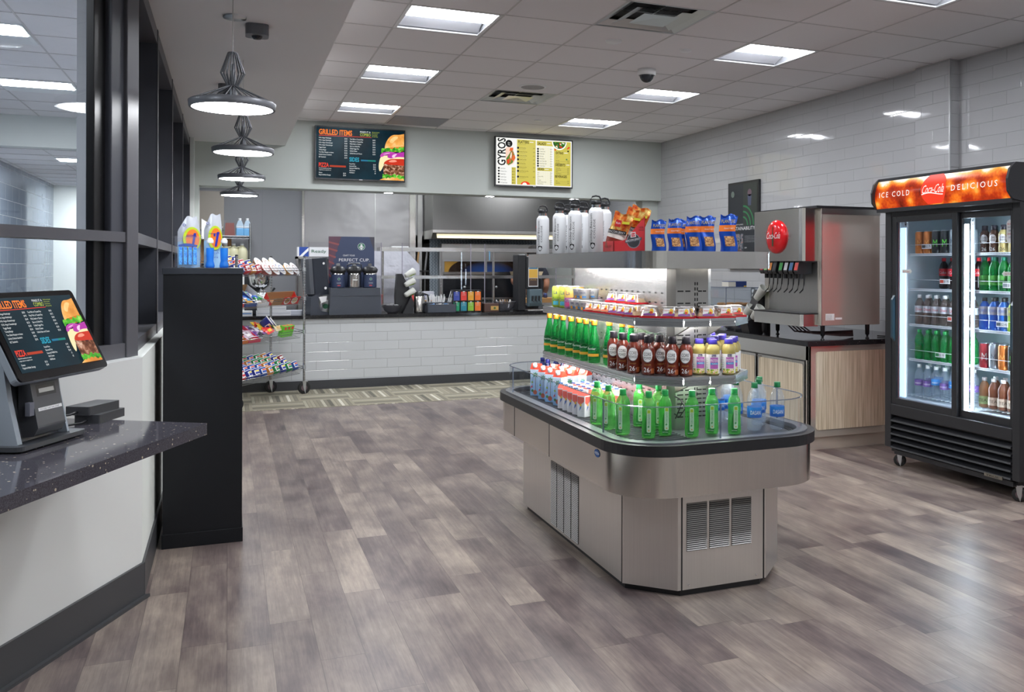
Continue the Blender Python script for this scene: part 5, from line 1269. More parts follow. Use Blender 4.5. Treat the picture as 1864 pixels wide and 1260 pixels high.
# stickers
a = MB(); R_, U_ = (1, 0, 0), (0, 0, 1)
a.poly([(0, 0), (.075, 0), (.075, -.008), (.095, .012), (.075, .032), (.075, .024), (0, .024)], (-.425, .003, 1.345), R_, U_, flat('d8dcd8'), .001); a.text('Slide To Open', (-.422, .003, 1.352), R_, U_, .010, flat('b03030'), w=.068, off=.002)
a.build('sticker', dl)
a = MB(); a.poly([(0, .012), (.02, -.008), (.02, 0), (.095, 0), (.095, .024), (.02, .024), (.02, .032)], (.415, .029, 1.335), R_, U_, flat('d8dcd8'), .001); a.text('Slide To Open', (.437, .029, 1.342), R_, U_, .010, flat('b03030'), w=.068, off=.002)
a.prism(rrect(.45, .51, 1.53, 1.67, .028, 6), .027, .029, white_pr, 'y')
for k, (s, c) in enumerate((('BALANCE', 'c8303a'), ('WHAT YOU', '5a5a6a'), ('EAT', '3a3a6a'), ('DRINK', 'c8303a'), ('& DO', '3a6a9a'))): a.text(s, (.48, .0268, 1.64 - .02 * k), R_, U_, .011, flat(c), w=.042 if k != 2 and k != 4 else .022, align='c', off=.001)
a.build('sticker', dr)
def tagm(x, z, c, s):
    a = MB(); a.box(x - .045, x + .045, .098, .1, z, z + .032, white_pr); a.box(x - .042, x - .01, .0975, .099, z + .006, z + .026, flat(c)); a.text(s, (x - .006, .098, z + .008), (1, 0, 0), (0, 0, 1), .017, black_pr, w=.046, off=.001); a.build('price_tag', fr)
for x, z, c, s in ((-.3, 1.51, '3a3a3a', '$2.75'), (-.13, 1.275, 'c84a30', '$1.95'), (-.06, 1.03, 'd85a48', '$1.95'), (-.17, .785, '2f7a4a', '$1.95'), (.4, 1.26, '9aa4aa', '$1.95'), (.35, 1.02, '44525c', '$2.45')): tagm(x, z, c, s)

def cool(lx, ly, z):                       # cooler coordinates to world
    return (4.27 + ly, 4.51 - lx, z)
FRZ = -PI / 2 + .55
cola_l = clear('cola drink', (.08, .03, .02), '1a0a08', .7, .03)
mk_cola = plain_bottle('soda_bottle', 'drink bottle', cola_l, mat('red cap', 'd8202a', .35), .033, .215, flat('d0202c', .35), 'Coke', white_pr, .09, .14)
mk_diet = plain_bottle('soda_bottle', 'drink bottle', clear('diet drink', (.6, .55, .52), '8a7a74', .3, .03), white_pl, .033, .205, flat('c2c6cc', .35), 'Diet', flat('c8303a'), .085, .13)
mk_sprite = plain_bottle('soda_bottle', 'drink bottle', grn_glass, mat('green cap', ''), .033, .205, None)
mk_seag = plain_bottle('soda_bottle', 'drink bottle', grn_glass, mat('teal cap', '14705a', .35), .033, .215, mat('ginger ale label', '55a04a', .4), 'Seagrams', flat('1d4a2a'), .04, .1)
mk_smart = plain_bottle('water_bottle', 'drink bottle', water_m, white_pl, .033, .215, mat('violet label', '7c5fa6', .4), 'water', white_pr, .07, .11)
mk_smartb = plain_bottle('water_bottle', 'drink bottle', water_m, white_pl, .033, .215, mat('sky label', '3f8fd8', .4), 'water', white_pr, .09, .13)
mk_pb = plain_bottle('sports_drink', 'drink bottle', clear('blue sports drink', (.1, .35, .85), '1f6fd0', .6, .03), black_pl, .036, .205, flat('9a9aa4', .4), 'POWER', flat('2c5fae'), .1, .15)
mk_pg = plain_bottle('sports_drink', 'drink bottle', clear('lime sports drink', (.6, .8, .1), 'a4c83a', .6, .03), black_pl, .036, .205, flat('8a8a6a', .4), 'POWER', flat('d8d83a'), .1, .15)
mk_tea = plain_bottle('iced_tea_bottle', 'drink bottle', clear('tea drink', (.62, .36, .22), 'a0684a', .45, .03), white_pl, .034, .19, mat('tea label', 'c8b8a4', .5), 'TEA', flat('4a3a2a'), .025, .075)
mk_teab = plain_bottle('iced_tea_bottle', 'drink bottle', clear('peach tea', (.8, .55, .35), 'c89a74', .45, .03), white_pl, .034, .19, flat('9ab07a', .5), 'TEA', flat('4a3a2a'), .025, .075)
def protein(col, key):
    def mk():
        t = thing('protein_drink', 'x', 'drink bottle'); m_ = mat('protein ' + key, col, .25)
        bottle_parts(t, .031, [(.001, 0), (.027, 0), (.0305, .005), (.0305, .04), (.0285, .052), (.031, .062), (.0325, .09), (.031, .118), (.024, .134), (.017, .143), (.017, .15)], m_, mat('dark cap', ''), .024, .017, cap_r=.0185)
        a = MB(); a.grid(lambda u, v: (.0328 * math.cos(-PI / 2 + .7 * (2 * u - 1)), .0328 * math.sin(-PI / 2 + .7 * (2 * u - 1)), .088 + .028 * (2 * v - 1) * math.sqrt(max(0, 1 - (2 * u - 1) ** 2))), 12, 1, white_pr)
        a.wrap('CORE', .0334, -PI / 2, .09, .014, black_pr, w=.032); a.wrap('POWER', .0334, -PI / 2, .074, .012, black_pr, w=.034); a.wrap('26', .0305, -PI / 2, .014, .022, black_pr if key == 'cream' else white_pr, w=.028, off=.001); a.build('label', t)
        return t
    return mk
def energy(col, col2, key):
    return can_maker('energy_drink_can', 'drink can', mat('can ' + key, col, .3, .4), mat('can ' + key, ''), [('M', .05, .05, .03)], flat(col2), R=.031, H=.158)
PK = {'cola': (mk_cola, 'cola bottle with red label'), 'diet': (mk_diet, 'diet cola bottle'), 'sprite': (mk_sprite, 'green lemon lime soda bottle'), 'seag': (mk_seag, 'green ginger ale bottle'), 'smart': (mk_smart, 'clear bottle with violet label'), 'smartb': (mk_smartb, 'pale blue labelled bottle'),
      'pb': (mk_pb, 'blue sports drink bottle'), 'pg': (mk_pg, 'lime sports drink bottle'), 'tea': (mk_tea, 'brown iced tea bottle'), 'teab': (mk_teab, 'pale iced tea bottle'),
      'prb': (protein('5a4034', 'brown'), 'brown protein drink bottle'), 'prc': (protein('cdbb7c', 'cream'), 'cream coloured protein drink bottle'), 'prr': (protein('c02a34', 'red'), 'red protein drink bottle'),
      'eo': (energy('c87430', 'e8a050', 'orange'), 'orange energy drink can'), 'ek': (energy('2a2c2e', '5ac83a', 'black'), 'black energy drink can'), 'es': (energy('9aa6ae', '6a7a84', 'silver'), 'silver energy drink can'), 'er': (energy('c8404a', 'e8d8d0', 'red'), 'red energy drink can')}
LXs = [-.415, -.335, -.255, -.175, -.095, -.015]; RXs = [.165, .24, .315, .39, .465, .51]
RXs = [.168, .243, .318, .393, .468]
def row(xs, z, keys, shelf_, side, y=.145, r=0):
    n = len([k for k in keys if k]); j = 0
    for x, k in zip(xs, keys):
        if not k: continue
        mk, lab = PK[k]
        place('f' + k, mk, cool(x, y, z), FRZ + random.uniform(-.15, .15), '%s, %s, %s of the %s, %s door' % (lab, nth(j, n), 'second row' if r else 'front row', shelf_, side), 'drinks in the cooler: %s, %s door' % (shelf_, side))
        j += 1
SN = ['top shelf', 'second shelf', 'third shelf', 'fourth shelf', 'bottom shelf']
row(LXs, FS[0], ['eo', 'eo', 'ek', 'ek', 'es', 'es'], SN[0], 'left'); row(LXs, FS[0], ['eo', 'ek', 'ek', 'ek', 'es', 'es'], SN[0], 'left', .23, 1)
row(LXs, FS[1], [None, None, None, None, 'cola', 'cola'], SN[1], 'left'); row(LXs, FS[1], ['cola', 'cola', 'cola', None, 'cola', 'cola'], SN[1], 'left', .36, 1)
row(LXs, FS[2], ['diet'] * 6, SN[2], 'left'); row(LXs, FS[2], ['diet'] * 6, SN[2], 'left', .235, 1)
row(LXs, FS[3], ['sprite'] * 6, SN[3], 'left'); row(LXs, FS[3], ['sprite'] * 6, SN[3], 'left', .235, 1)
row(LXs, FS[4], ['smart', 'smart', 'smartb', 'smart', 'smartb', 'smart'], SN[4], 'left'); row(LXs, FS[4], ['smart', 'smartb', 'smart', 'smart', 'smartb', 'smart'], SN[4], 'left', .24, 1)
row(RXs, FS[0], ['prb', 'prb', 'prc', 'prc', 'prr'], SN[0], 'right'); row(RXs, FS[0], ['prb', 'prb', 'prc', 'prc', 'prr'], SN[0], 'right', .23, 1)
row(RXs, FS[1], ['seag'] * 5, SN[1], 'right'); row(RXs, FS[1], ['seag'] * 5, SN[1], 'right', .235, 1)
row(RXs, FS[2], ['pb', 'pb', 'pb', 'pg', 'pg'], SN[2], 'right'); row(RXs, FS[2], ['pb', 'pb', 'pb', 'pg', 'pg'], SN[2], 'right', .24, 1)
row(RXs, FS[3], ['er', 'es', 'eo', 'ek', 'er'], SN[3], 'right'); row(RXs, FS[3], ['es', 'es', 'ek', 'eo', 'ek'], SN[3], 'right', .23, 1)
row(RXs, FS[4], ['teab', 'tea', 'tea', 'tea', 'tea'], SN[4], 'right'); row(RXs, FS[4], ['tea', 'tea', 'tea', 'tea', 'tea'], SN[4], 'right', .24, 1)

# ================================================================ counter with the fountain and ice machine
wood_fn = lambda t, b: t.l.new(t.ramp(t.noise(t.comb(t.math('MULTIPLY', t.math('ADD', t.sep(t.coord())[0], t.sep(t.coord())[1]), 130.0), t.math('MULTIPLY', t.sep(t.coord())[2], 2.5), 0.0), 1.0, 3), [(0.35, 'b4a488'), (0.5, 'd0c2a8'), (0.65, 'e2d6c0')]), b.inputs['Base Color'])
wood = mat('pale striped laminate', 'c3b59e', .5, fn=wood_fn)
pol = mat('polished steel side', 'f4ecdf', 0.16, .7)
cb_ = thing('drinks_counter_cabinet', 'pale striped laminate base cabinet with steel frame under the drinks machine', 'cabinet', (4.02, 5.66, 0))
a = MB(); a.box(0.02, 1.18, 0.02, 2.2, .11, .79, steel_d); a.box(0, 1.18, 0, .02, .1, .79, pol); a.box(0, .02, .0, 2.2, .68, .79, steel_h); a.box(0, .02, 0, .04, .1, .79, steel); a.build('frame', cb_, bev=.002)
a = MB(); a.box(.03, 1.18, .03, 2.2, 0, .11, pol); a.build('toe_kick', cb_)
a = MB(); a.prism(rrect(.065, 1.17, .155, .745, .02, 4), -.006, 0, wood, 'y'); a.build('end_panel', cb_)
for k in range(3):
    d = MB(); y0 = .05 + .68 * k; d.box(-.006, 0, y0, y0 + .65, .13, .67, steel_h); o = d.build('door', cb_)
    d = MB(); d.prism([(p[0], p[1]) for p in rrect(y0 + .02, y0 + .63, .15, .65, .02, 4)], -.009, -.006, wood, 'x'); d.build('panel', o)
    d = MB(); d.rod((-.012, y0 + .6, .655), (-.012, y0 + .645, .655), .006, chrome, 8); d.build('handle', o)
a = MB(); a.box(3.98, 5.2, 5.62, 7.9, .79, .83, granite_d); tag(a.build('countertop', bev=.004), 'dark speckled stone countertop under the drinks machine', 'countertop')
im = thing('drinks_dispenser', 'stainless steel fountain drinks and ice machine with round red sign', 'drinks machine', (3.98, 5.66, .83))
a = MB()
a.box(.15, .70, 0, .78, .11, 1.0, pol); a.build('body', im, bev=.004)
a = MB(); a.box(0.15, .70, -.004, .0, .955, 1.0, steel_h); a.box(.15, .155, -.004, 0, .11, .955, alu); a.box(0.1, .7, -.01, .79, 1.0, 1.018, black_pl); a.build('top_cover', im)
a = MB(); a.prism([(.15, .04), (.035, .04), (.012, .05), (.0, .075), (.0, .70), (.15, .70)], .6, 1.0, steel); a.build('front_fascia', im)
a = MB(); a.box(.145, .15, .04, .70, .2, .6, steel_d); a.box(0.02, .15, .045, .05, .59, .6, black_pl); a.build('splash_panel', im)
a = MB(); a.prism([(.15, .04), (.02, .04), (.0, .06), (.0, .70), (.15, .70)], .105, .195, steel_h); a.prism([(.15, .035), (.015, .035), (-.005, .055), (-.005, .705), (.15, .705)], .195, .205, black_pl); a.build('drip_tray', im)
vc = ['d83a30', '2f6a9c', 'c8c8cc', '3a9a4a', '30343c', 'e8903a', '8ac878', 'b02a3a']
for i, y in enumerate((.13, .2, .27, .34, .43, .49, .55, .61)):
    v = MB(); v.prism([(.14, .6), (.025, .6), (.008, .52), (.02, .5), (.14, .5)], y - .026, y + .026, black_pl, 'y'); o = v.build('valve', im)
    v = MB(); v.add([(.0235, y - .022, .592), (.0235, y + .022, .592), (.0075, y + .022, .53), (.0075, y - .022, .53)], [(0, 3, 2, 1)], flat(vc[i], .3)); v.build('flavour_card', o)
    v = MB(); v.cyl((.06, y, 0), .016, .465, .5, black_pl, 12); v.tube([(.09, y, .5), (.085, y, .42), (.075, y, .38), (.045, y, .355)], .0045, black_pl, 6); v.build('lever', o)
for (x, y) in ((.2, .05), (.62, .05), (.2, .66), (.03, .6)):
    v = MB(); v.lathe([(.018, .11), (.016, .03), (.009, .028), (.009, .008), (.016, .004), (.016, 0)], black_pl, (x, y, 0), 14); v.build('leg', im)
s = MB(); s.M = Matrix.Translation((-.0, .37, .79)) @ Matrix.Rotation(-PI / 2, 4, 'Y')
s.lathe([(.13, 0), (.132, .01), (.125, .022), (.09, .034), (.001, .042)], mat('sign red', 'd01820', .15), seg=36); o = s.build('round_sign', im)
s = MB(); s.text('Coca-Cola', (-.0425, .37 + .085, .775), (0, -1, 0), (0, 0, 1), .052, white_pr, w=.19, off=.002, shear=.28); s.poly([(-.009, -.075), (.009, -.075), (.012, .0), (.005, .04), (.005, .08), (-.005, .08), (-.005, .04), (-.012, 0)], (-.0385, .37, .79), (0, -1, 0), (0, 0, 1), flat('3f4a2c', .3), .003)
s.build('sign_lettering', o)
s = MB(); s.box(.19, .27, -.002, 0, .15, .2, white_pr); s.box(.28, .34, -.002, 0, .155, .17, white_pr)
for k in range(5): s.text('ICE ONLY NO FOOD', (.195, -.0022, .187 - .008 * k), (1, 0, 0), (0, 0, 1), .004, black_pr, w=.05)
s.build('sticker', im)
s = MB()
for k in range(5): s.tube([(.12, .2 + .05 * k, .1), (.2, .18 + .06 * k, .04), (.42, .12 + .05 * k, .02 + .004 * k), (.6, .2, .01 + .01 * k)], .006, flat('6a5a5c', .5), 6)
s.build('tubing', im)
s = MB(); s.tube([(.05, 0, .008), (.12, -.06, .006), (.25, .02, .006), (.4, .0, .01)], .005, black_pl, 6); s.build('power_cord', im, (.74, .14, 0))
# cups leaning in the dispenser
cup_w = mat('paper cup', 'e9ebe4', .5)
def make_cup():
    t = thing('paper_cup', 'x', 'cup')
    a = MB(); a.lathe([(.001, 0), (.028, 0), (.042, .12), (.044, .122), (.042, .124)], cup_w, seg=22); a.patch(.031, -PI / 2 - 1, -PI / 2 + .9, .03, .1, flat('9cc04a'), .001, 8, .040); a.build('cup', t)
    return t
chd = thing('cup_holder', 'black cup dispenser with leaning paper cups beside the drinks machine', 'cup dispenser', (4.0, 6.48, .83))
a = MB(); a.prism([(0, 0), (.2, 0), (.2, .3), (.12, .36), (.02, .12), (-.03, .1)], -.02, .10, black_pl, 'y'); a.build('stand', chd)
for i, (x, y, z) in enumerate(((3.97, 6.46, .96), (4.01, 6.47, 1.12), (3.955, 6.58, .96))):
    place('pcup', make_cup, (x + .06, y, z), PI / 2 + .3, 'white and green paper cup leaning out of the cup dispenser, %s' % ('lower one', 'upper one', 'rear one')[i], 'paper cups in the dispenser', tilt=(0.0, -.75))
# snack bowls
def make_bowl():
    t = thing('snack_bowl', 'x', 'bowl')
    a = MB(); a.lathe([(.001, 0), (.04, 0), (.075, .03), (.09, .075), (.093, .078), (.088, .076), (.07, .03), (.035, .006), (.001, .005)], clear('smoked bowl', (.6, .6, .62), '77777c', .35), seg=28); a.build('bowl', t)
    return t
for i, (x, y) in enumerate(((4.07, 6.72), (4.12, 6.95), (4.06, 7.18))):
    place('bowl', make_bowl, (x, y, .83), 0, 'dark clear bowl of snack packets on the dark counter, %s' % ('nearest the machine', 'middle one', 'farthest')[i], 'snack bowls')
    for k in range(6):
        pk = MB(); c = flat(random.choice(['2a3a9c', '3a4ab8', 'c8ccd8', '22308c', '8a3040']), .25)
        pk.grid(lambda u, v: ((u - .5) * .06, (v - .5) * .04, .008 * math.sin(PI * u) * math.sin(PI * v)), 4, 4, c)
        o = pk.build('snack_packet', None, (x + random.uniform(-.045, .045), y + random.uniform(-.045, .045), .87 + .012 * k)); o.rotation_euler = (random.uniform(-.6, .6), random.uniform(-.6, .6), random.uniform(0, 3))
        tag(o, 'small shiny packet heaped in the snack bowl, %s bowl' % ('nearest the machine', 'middle', 'farthest')[i], 'snack packet', 'packets in the %s snack bowl' % ('nearest', 'middle', 'farthest')[i])
# pastry case
pc = thing('pastry_case', 'clear acrylic pastry case with round pastries by the tiled wall', 'pastry case', (4.35, 7.45, .83))
a = MB(); ac = clear('case acrylic', (.9, .92, .94), 'e8ecf0', .015, .02, fmax=.5)
for z in (0.005, .17, .35): a.box(0, .42, 0, .55, z, z + .005, ac)
a.box(0, .004, 0, .55, 0, .355, ac); a.box(0, .42, 0, .004, 0, .355, ac); a.box(.416, .42, 0, .55, 0, .355, ac); a.box(0, .42, .546, .55, 0, .355, ac); a.build('case', pc)
a = MB(); e = clear('acrylic edge', (1, 1, 1))
for (x, y) in ((0, 0), (.416, 0), (0, .546)): a.box(x - .001, x + .005, y - .001, y + .005, 0, .36, e)
a.box(0, .42, -.001, .004, .352, .358, e); a.box(-.001, .004, 0, .55, .352, .358, e); a.build('edges', pc)
for i in range(6):
    s = MB(); s.lathe([(.001, .0), (.03, 0), (.045, .015), (.035, .03), (.015, .032), (.008, .02)], mat('pastry', 'b07a42', .6), seg=18)
    tag(s.build('pastry', None, (4.42 + .1 * (i % 3), 7.53 + .13 * (i // 3), 1.006)), 'round golden pastry on the middle shelf of the clear pastry case', 'pastry', 'pastries in the clear case')
s = MB(); s.box(-.1, .1, -.06, .06, 0, .055, flat('20356e', .4)); s.box(-.101, -.02, -.061, .061, .004, .05, flat('d8d4c8')); s.box(.07, .1005, -.0605, .0605, .003, .013, flat('d8b03a')); tag(s.build('carton', None, (4.5, 7.55, 1.19)), 'navy blue carton lying on top of the clear pastry case', 'box')
# ================================================================ left side: kiosk counter, kiosk, black cabinet
kc = [(-.066, 3.47), (-.54, 3.77), wp(7.8, 0.001), wp(7.8, .556)]
a = MB(); a.prism(kc, .79, .83, granite); tag(a.build('kiosk_countertop', bev=.002), 'speckled black stone counter under the ordering kiosk at the left', 'countertop')
K = thing('ordering_kiosk', 'grey self ordering kiosk with tilted menu touchscreen on the stone counter', 'kiosk', (W0.x, W0.y, .83))
K.rotation_euler = (0, 0, math.atan2(-WD.y, -WD.x))      # local x runs along the wall away from the viewer, local -y into the room
silver = mat('kiosk silver', '9aa3ac', .4, .2); kdark = mat('kiosk dark', '3c3e42', .4)
kblk = mat('kiosk glass black', '0b0b0d', .12)
a = MB(); a.prism(rrect(-1.12, -.80, -.27, -.04, .02, 4), .006, .02, kdark); a.prism(rrect(-1.1, -.82, -.25, -.06, .02, 4), 0, .006, rubber); a.build('base_plate', K, bev=.003)
# body profile in (y, z): upright wedge leaning back under the screen
a = MB(); a.prism([(-.055, .02), (-.245, .02), (-.215, .15), (-.2, .25), (-.13, .43), (-.1, .46), (-.055, .3)], -1.095, -1.075, silver, 'x'); a.prism([(-.055, .02), (-.245, .02), (-.215, .15), (-.2, .25), (-.13, .43), (-.1, .46), (-.055, .3)], -.865, -.855, silver, 'x'); a.build('side_panel', K, bev=.003)
a = MB(); a.prism([(-.06, .02), (-.215, .02), (-.19, .15), (-.18, .25), (-.12, .42), (-.1, .45)], -1.075, -.865, kdark, 'x'); a.build('body', K)
a = MB(); a.text('elo', (-1.0955, -.06, .05), (0, -1, 0), (0, 0, 1), .04, flat('3a4048'), w=.1, off=.001); a.build('logo', K)
a = MB(); a.prism([(-.2, .03), (-.248, .035), (-.262, .06), (-.235, .2), (-.2, .2)], -1.03, -.9, mat('printer grey', '47494d', .4), 'x'); o = a.build('receipt_printer', K, bev=.006)
def onp(y0, z0, y1, z1, f): return (y0 + (y1 - y0) * f, z0 + (z1 - z0) * f)
a = MB(); U_ = Vector((0, .027, .14)).normalized(); O = Vector((-1.03, -.262, .06)); R_ = Vector((1, 0, 0))
a.poly([(.02, .095), (.11, .095), (.11, .13), (.02, .13)], O, R_, U_, black_pl, .0008); a.poly([(.03, .105), (.1, .105), (.1, .118), (.03, .118)], O, R_, U_, alu, .002); a.build('paper_slot', o)
a = MB(); a.poly([(.015, .05), (.125, .05), (.125, .06), (.015, .06)], O, R_, U_, white_pr, .001); a.text('TO USE TAP OR CHIP', O + R_ * .02 + U_ * .0525, R_, U_, .005, flat('6a6a70'), w=.09, off=.002); a.build('paper_label', o)
a = MB(); a.box(-1.05, -1.03, -.25, -.235, .1, .14, flat('6c6e78')); a.build('latch', o)
# screen
n3 = Vector((0, -math.cos(math.radians(27)), math.sin(math.radians(27)))); up = Vector((0, math.sin(math.radians(27)), math.cos(math.radians(27))))
P1 = Vector((-1.15, -.292, 1.044 - .83)); w_, h_ = .43, .289
def scr(mb, x0, x1, y0, y1, d0, d1, mt, r=0.0):
    pts = rrect(x0, x1, y0, y1, r, 4) if r else [(x0, y0), (x1, y0), (x1, y1), (x0, y1)]
    R3 = Vector((1, 0, 0)); n = len(pts)
    lo = [P1 + R3 * p[0] + up * p[1] + n3 * d0 for p in pts]; hi = [P1 + R3 * p[0] + up * p[1] + n3 * d1 for p in pts]
    mb.add([tuple(v) for v in lo + hi], [(i, (i + 1) % n, n + (i + 1) % n, n + i) for i in range(n)] + [tuple(range(n))[::-1], tuple(range(n, 2 * n))], mt)
a = MB(); scr(a, 0, w_, 0, h_, -.03, -.006, silver, .015); o = a.build('screen_housing', K, bev=.003)
a = MB(); scr(a, .001, w_ - .001, .001, h_ - .001, -.006, 0, kblk, .014); a.build('bezel', o)
a = MB(); grilled_menu(a, P1 + Vector((1, 0, 0)) * .022 + up * .026 + n3 * .0006, (1, 0, 0), tuple(up), w_ - .044, h_ - .045); a.build('display', o)
# card boxes
for i, (x, y, z, rz, l) in enumerate(((-.52, -.14, .83, .05, 'lower'), (-.53, -.12, .86, -.05, 'upper'))):
    t = thing('power_adapter', 'flat black box on the stone counter behind the kiosk, %s of the two' % l, 'adapter', (0, 0, 0))
    p = W0 + (-WD) * x + WN * (-y); t.location = (p.x, p.y, z); t.rotation_euler = (0, 0, math.atan2(-WD.y, -WD.x) + rz)
    a = MB(); a.prism(rrect(-.085, .085, -.045, .045, .006, 3), 0, .03, mat('adapter grey', '3b3c3f', .45)); a.build('case', t, bev=.003)
    a = MB(); a.tube([(-.08, .0, .012), (-.12, .0, .008), (-.16, .03, .006)], .004, black_pl, 6); a.build('cord', t)
# tall black cabinet
ck = mat('cabinet black laminate', '0d1015', .45, spec=.35)
bc = thing('tall_black_cabinet', 'tall narrow black cabinet standing in front of the snack cart', 'cabinet', (-.295, 4.885, 0))
a = MB(); a.box(.004, .363, .004, .56, .07, 1.34, ck); a.build('body', bc, bev=.001)
a = MB(); a.box(0, .367, 0, .56, 0, .07, ck); a.build('plinth', bc, bev=.002)
a = MB(); a.box(0, .367, 0, .56, 1.34, 1.372, mat('cabinet top', '2a2e35', .3)); a.build('top', bc, bev=.002)
TZ = 1.372
# soap set
sj = thing('sponge_jar', 'clear plastic jar holding blue sponges on the black cabinet', 'jar', (-.185, 4.98, TZ))
a = MB(); jr = clear('clear jar', (.975, .978, .985), 'e4e6f0', .025, .03, fmax=.5)
a.prism(rrect(-.058, .058, -.045, .045, .015, 5), 0, .012, jr); rw = rrect(-.06, .06, -.047, .047, .016, 5); ring(a, rw, rrect(-.056, .056, -.043, .043, .013, 5), .006, .15, jr); ring(a, rrect(-.067, .067, -.054, .054, .02, 5), rrect(-.056, .056, -.043, .043, .013, 5), .147, .158, jr); a.build('jar_body', sj)
for i in range(4):
    s = MB(); s.box(-.0085, .0085, -.036, .036, 0, .09, mat('blue sponge', '2a8ae0', .9, fn=lambda t, b: t.l.new(t.ramp(t.noise(t.coord(), 180.0, 2), [(0.4, '2878e0'), (0.6, '5cc0ff')]), b.inputs['Base Color'])))
    tag(s.build('sponge', None, (-.185 + (i - 1.5) * .0215, 4.98, TZ + .014), bev=.004), 'upright blue sponge in the clear jar, %s of four' % nth(i, 4), 'sponge', 'blue sponges in the jar')
s = MB(); s.prism([(-.042, .107), (.042, .107), (.042, .114), (.01, .121), (-.015, .121), (-.042, .114)], -.036, .036, mat('blue sponge top', '1d4fa8', .8), 'y'); tag(s.build('sponge', None, (-.185, 4.98, TZ)), 'dark blue sponge lying across the upright sponges', 'sponge')
pwhite = mat('pouch silver', 'b2b6be', .3, .1); pblue = mat('pouch pale blue', '9cc4e4', .3)
def soap_pouch(loc, rz, label, hgt, wid, title, neck):
    t = thing('refill_pouch', label, 'refill pouch', loc, rz)
    a = MB()
    def P(u, v, sd):
        wv = wid * (1 if v < .72 else 1 - (v - .72) / .28 * neck); x = (u - .5) * wv + (.012 * (v - .72) / .28 if v > .72 else 0); th = .022 * (1 - abs(2 * u - 1) ** 2) * (1 - v ** 3)
        return (x, -sd * th, hgt * v + .004 * math.sin(8 * u))
    for sd in (1, -1):
        a.grid(lambda u, v: P(u if sd == 1 else 1 - u, v * .5, sd), 10, 8, pblue); a.grid(lambda u, v: P(u if sd == 1 else 1 - u, .5 + v * .5, sd), 10, 10, pwhite)
    a.build('pouch', t)
    a = MB(); R_, U_ = (1, 0, 0), (0, 0, 1); O = (0, -.024, 0)
    e = lambda rx, rz_, cx, cz, mt, off: a.disc(O, R_, U_, cx, cz, rx, mt, off, 24, rz_)
    cz = hgt * .56; cx = .014
    e(.04 * wid / .1, .062, cx, cz, flat('bccf2c', .3), .001); e(.03 * wid / .1, .05, cx + .003, cz, flat('ee7a2c', .3), .0016)
    b3 = flat('2a2f9c', .3)
    a.text(title, (cx - .028, -.026, cz + .008), R_, U_, .016, b3, w=.05, off=.002); a.poly([(-.002, -.045), (.008, -.042), (.02, .03), (.008, .03)], (cx, -.026, cz), R_, U_, b3, .002)
    a.text('fresh', (-.01, -.026, hgt * .26), R_, U_, .014, b3, w=.042, off=.0015); a.text('aroma', (-.012, -.026, hgt * .18), R_, U_, .012, b3, w=.04, off=.0015)
    a.disc((0, -.022, 0), R_, U_, -.022, hgt * .83, .007, b3, .001, 14); a.disc((0, -.022, 0), R_, U_, -.022, hgt * .83, .005, pwhite, .0014, 14)
    a.build('print', t)
    return t
soap_pouch((-.185, 5.1, TZ), .05, 'silver and blue refill pouch standing behind the sponge jar', .262, .105, 'AROMA', .55)
soap_pouch((-.072, 5.08, TZ), -.1, 'taller silver and blue refill pouch between the two soap bottles', .275, .085, 'T', .45)
def make_soap():
    t = thing('soap_bottle', 'x', 'soap bottle')
    a = MB(); bl = clear('blue soap', (.25, .6, 1.0), '2a8cf0', .55, .03)
    a.lathe([(.001, .0), (.02, 0), (.022, .01), (.02, .02), (.0165, .035), (.018, .06), (.0185, .09), (.018, .1)], bl, seg=22); a.build('soap', t)
    a = MB(); a.lathe([(.018, .1), (.0185, .112), (.0165, .124), (.013, .13)], clear('clear jar', (1, 1, 1)), seg=22); a.build('bottle_neck', t)
    a = MB(); a.lathe([(.0155, .124), (.016, .138), (.012, .142), (.011, .148), (.006, .15), (.001, .151)], mat('grey cap', 'cfd4da', .35), seg=18); a.build('cap', t)
    return t
for i, (x, y) in enumerate(((-.083, 4.945), (-.018, 4.945))): place('soap', make_soap, (x, y, TZ), 0, 'small bottle of bright blue soap on the black cabinet, %s one' % ('left', 'right')[i], 'blue soap bottles')
# black trash cabinet in the next room
t = thing('trash_cabinet', 'black trash cabinet with white TRASH lettering behind the angled window', 'trash cabinet', (-1.0, 7.2, 0))
a = MB(); a.box(-.35, .12, 0, .5, 0, 1.0, ck); a.build('body', t, bev=.003)
a = MB(); a.text('TRASH', (.04, -.001, .72), (0, 0, 1), (-1, 0, 0), .045, white_pr, w=.2); a.build('lettering', t)
a = MB(); a.box(-.3, -.02, -.002, 0, .7, .9, black_pl); a.build('opening', t)
# ================================================================ wire snack cart
A_ = Vector((.76, 10.25, 0)); E1 = Vector((.57, .82, 0)).normalized(); E2 = Vector((-E1.y, E1.x, 0))
cc0 = A_ - E1 * .6 + E2 * .2
cart = thing('wire_snack_cart', 'chrome wire cart on casters with tilted shelves of packaged snacks', 'cart', tuple(cc0), math.atan2(E1.y, E1.x))
wm = mat('chrome wire', 'b9bbbd', .22, 1.0)
for (x, y) in ((.6, -.2), (.6, .2), (-.6, -.2), (-.6, .2)):
    a = MB(); a.cyl((x, y, 0), .0125, .13, 1.48, wm, 12)
    for k in range(44): a.lathe([(.0131, .16 + .03 * k), (.0131, .163 + .03 * k)], steel_d, (x, y, 0), 10)
    a.lathe([(.014, 1.475), (.014, 1.485), (.001, 1.487)], black_pl, (x, y, 0), 12); a.build('post', cart); caster(cart, x, y, .066, .14, alu, rot=-.7)
RIM = (1.355, 1.04, .685, .30)
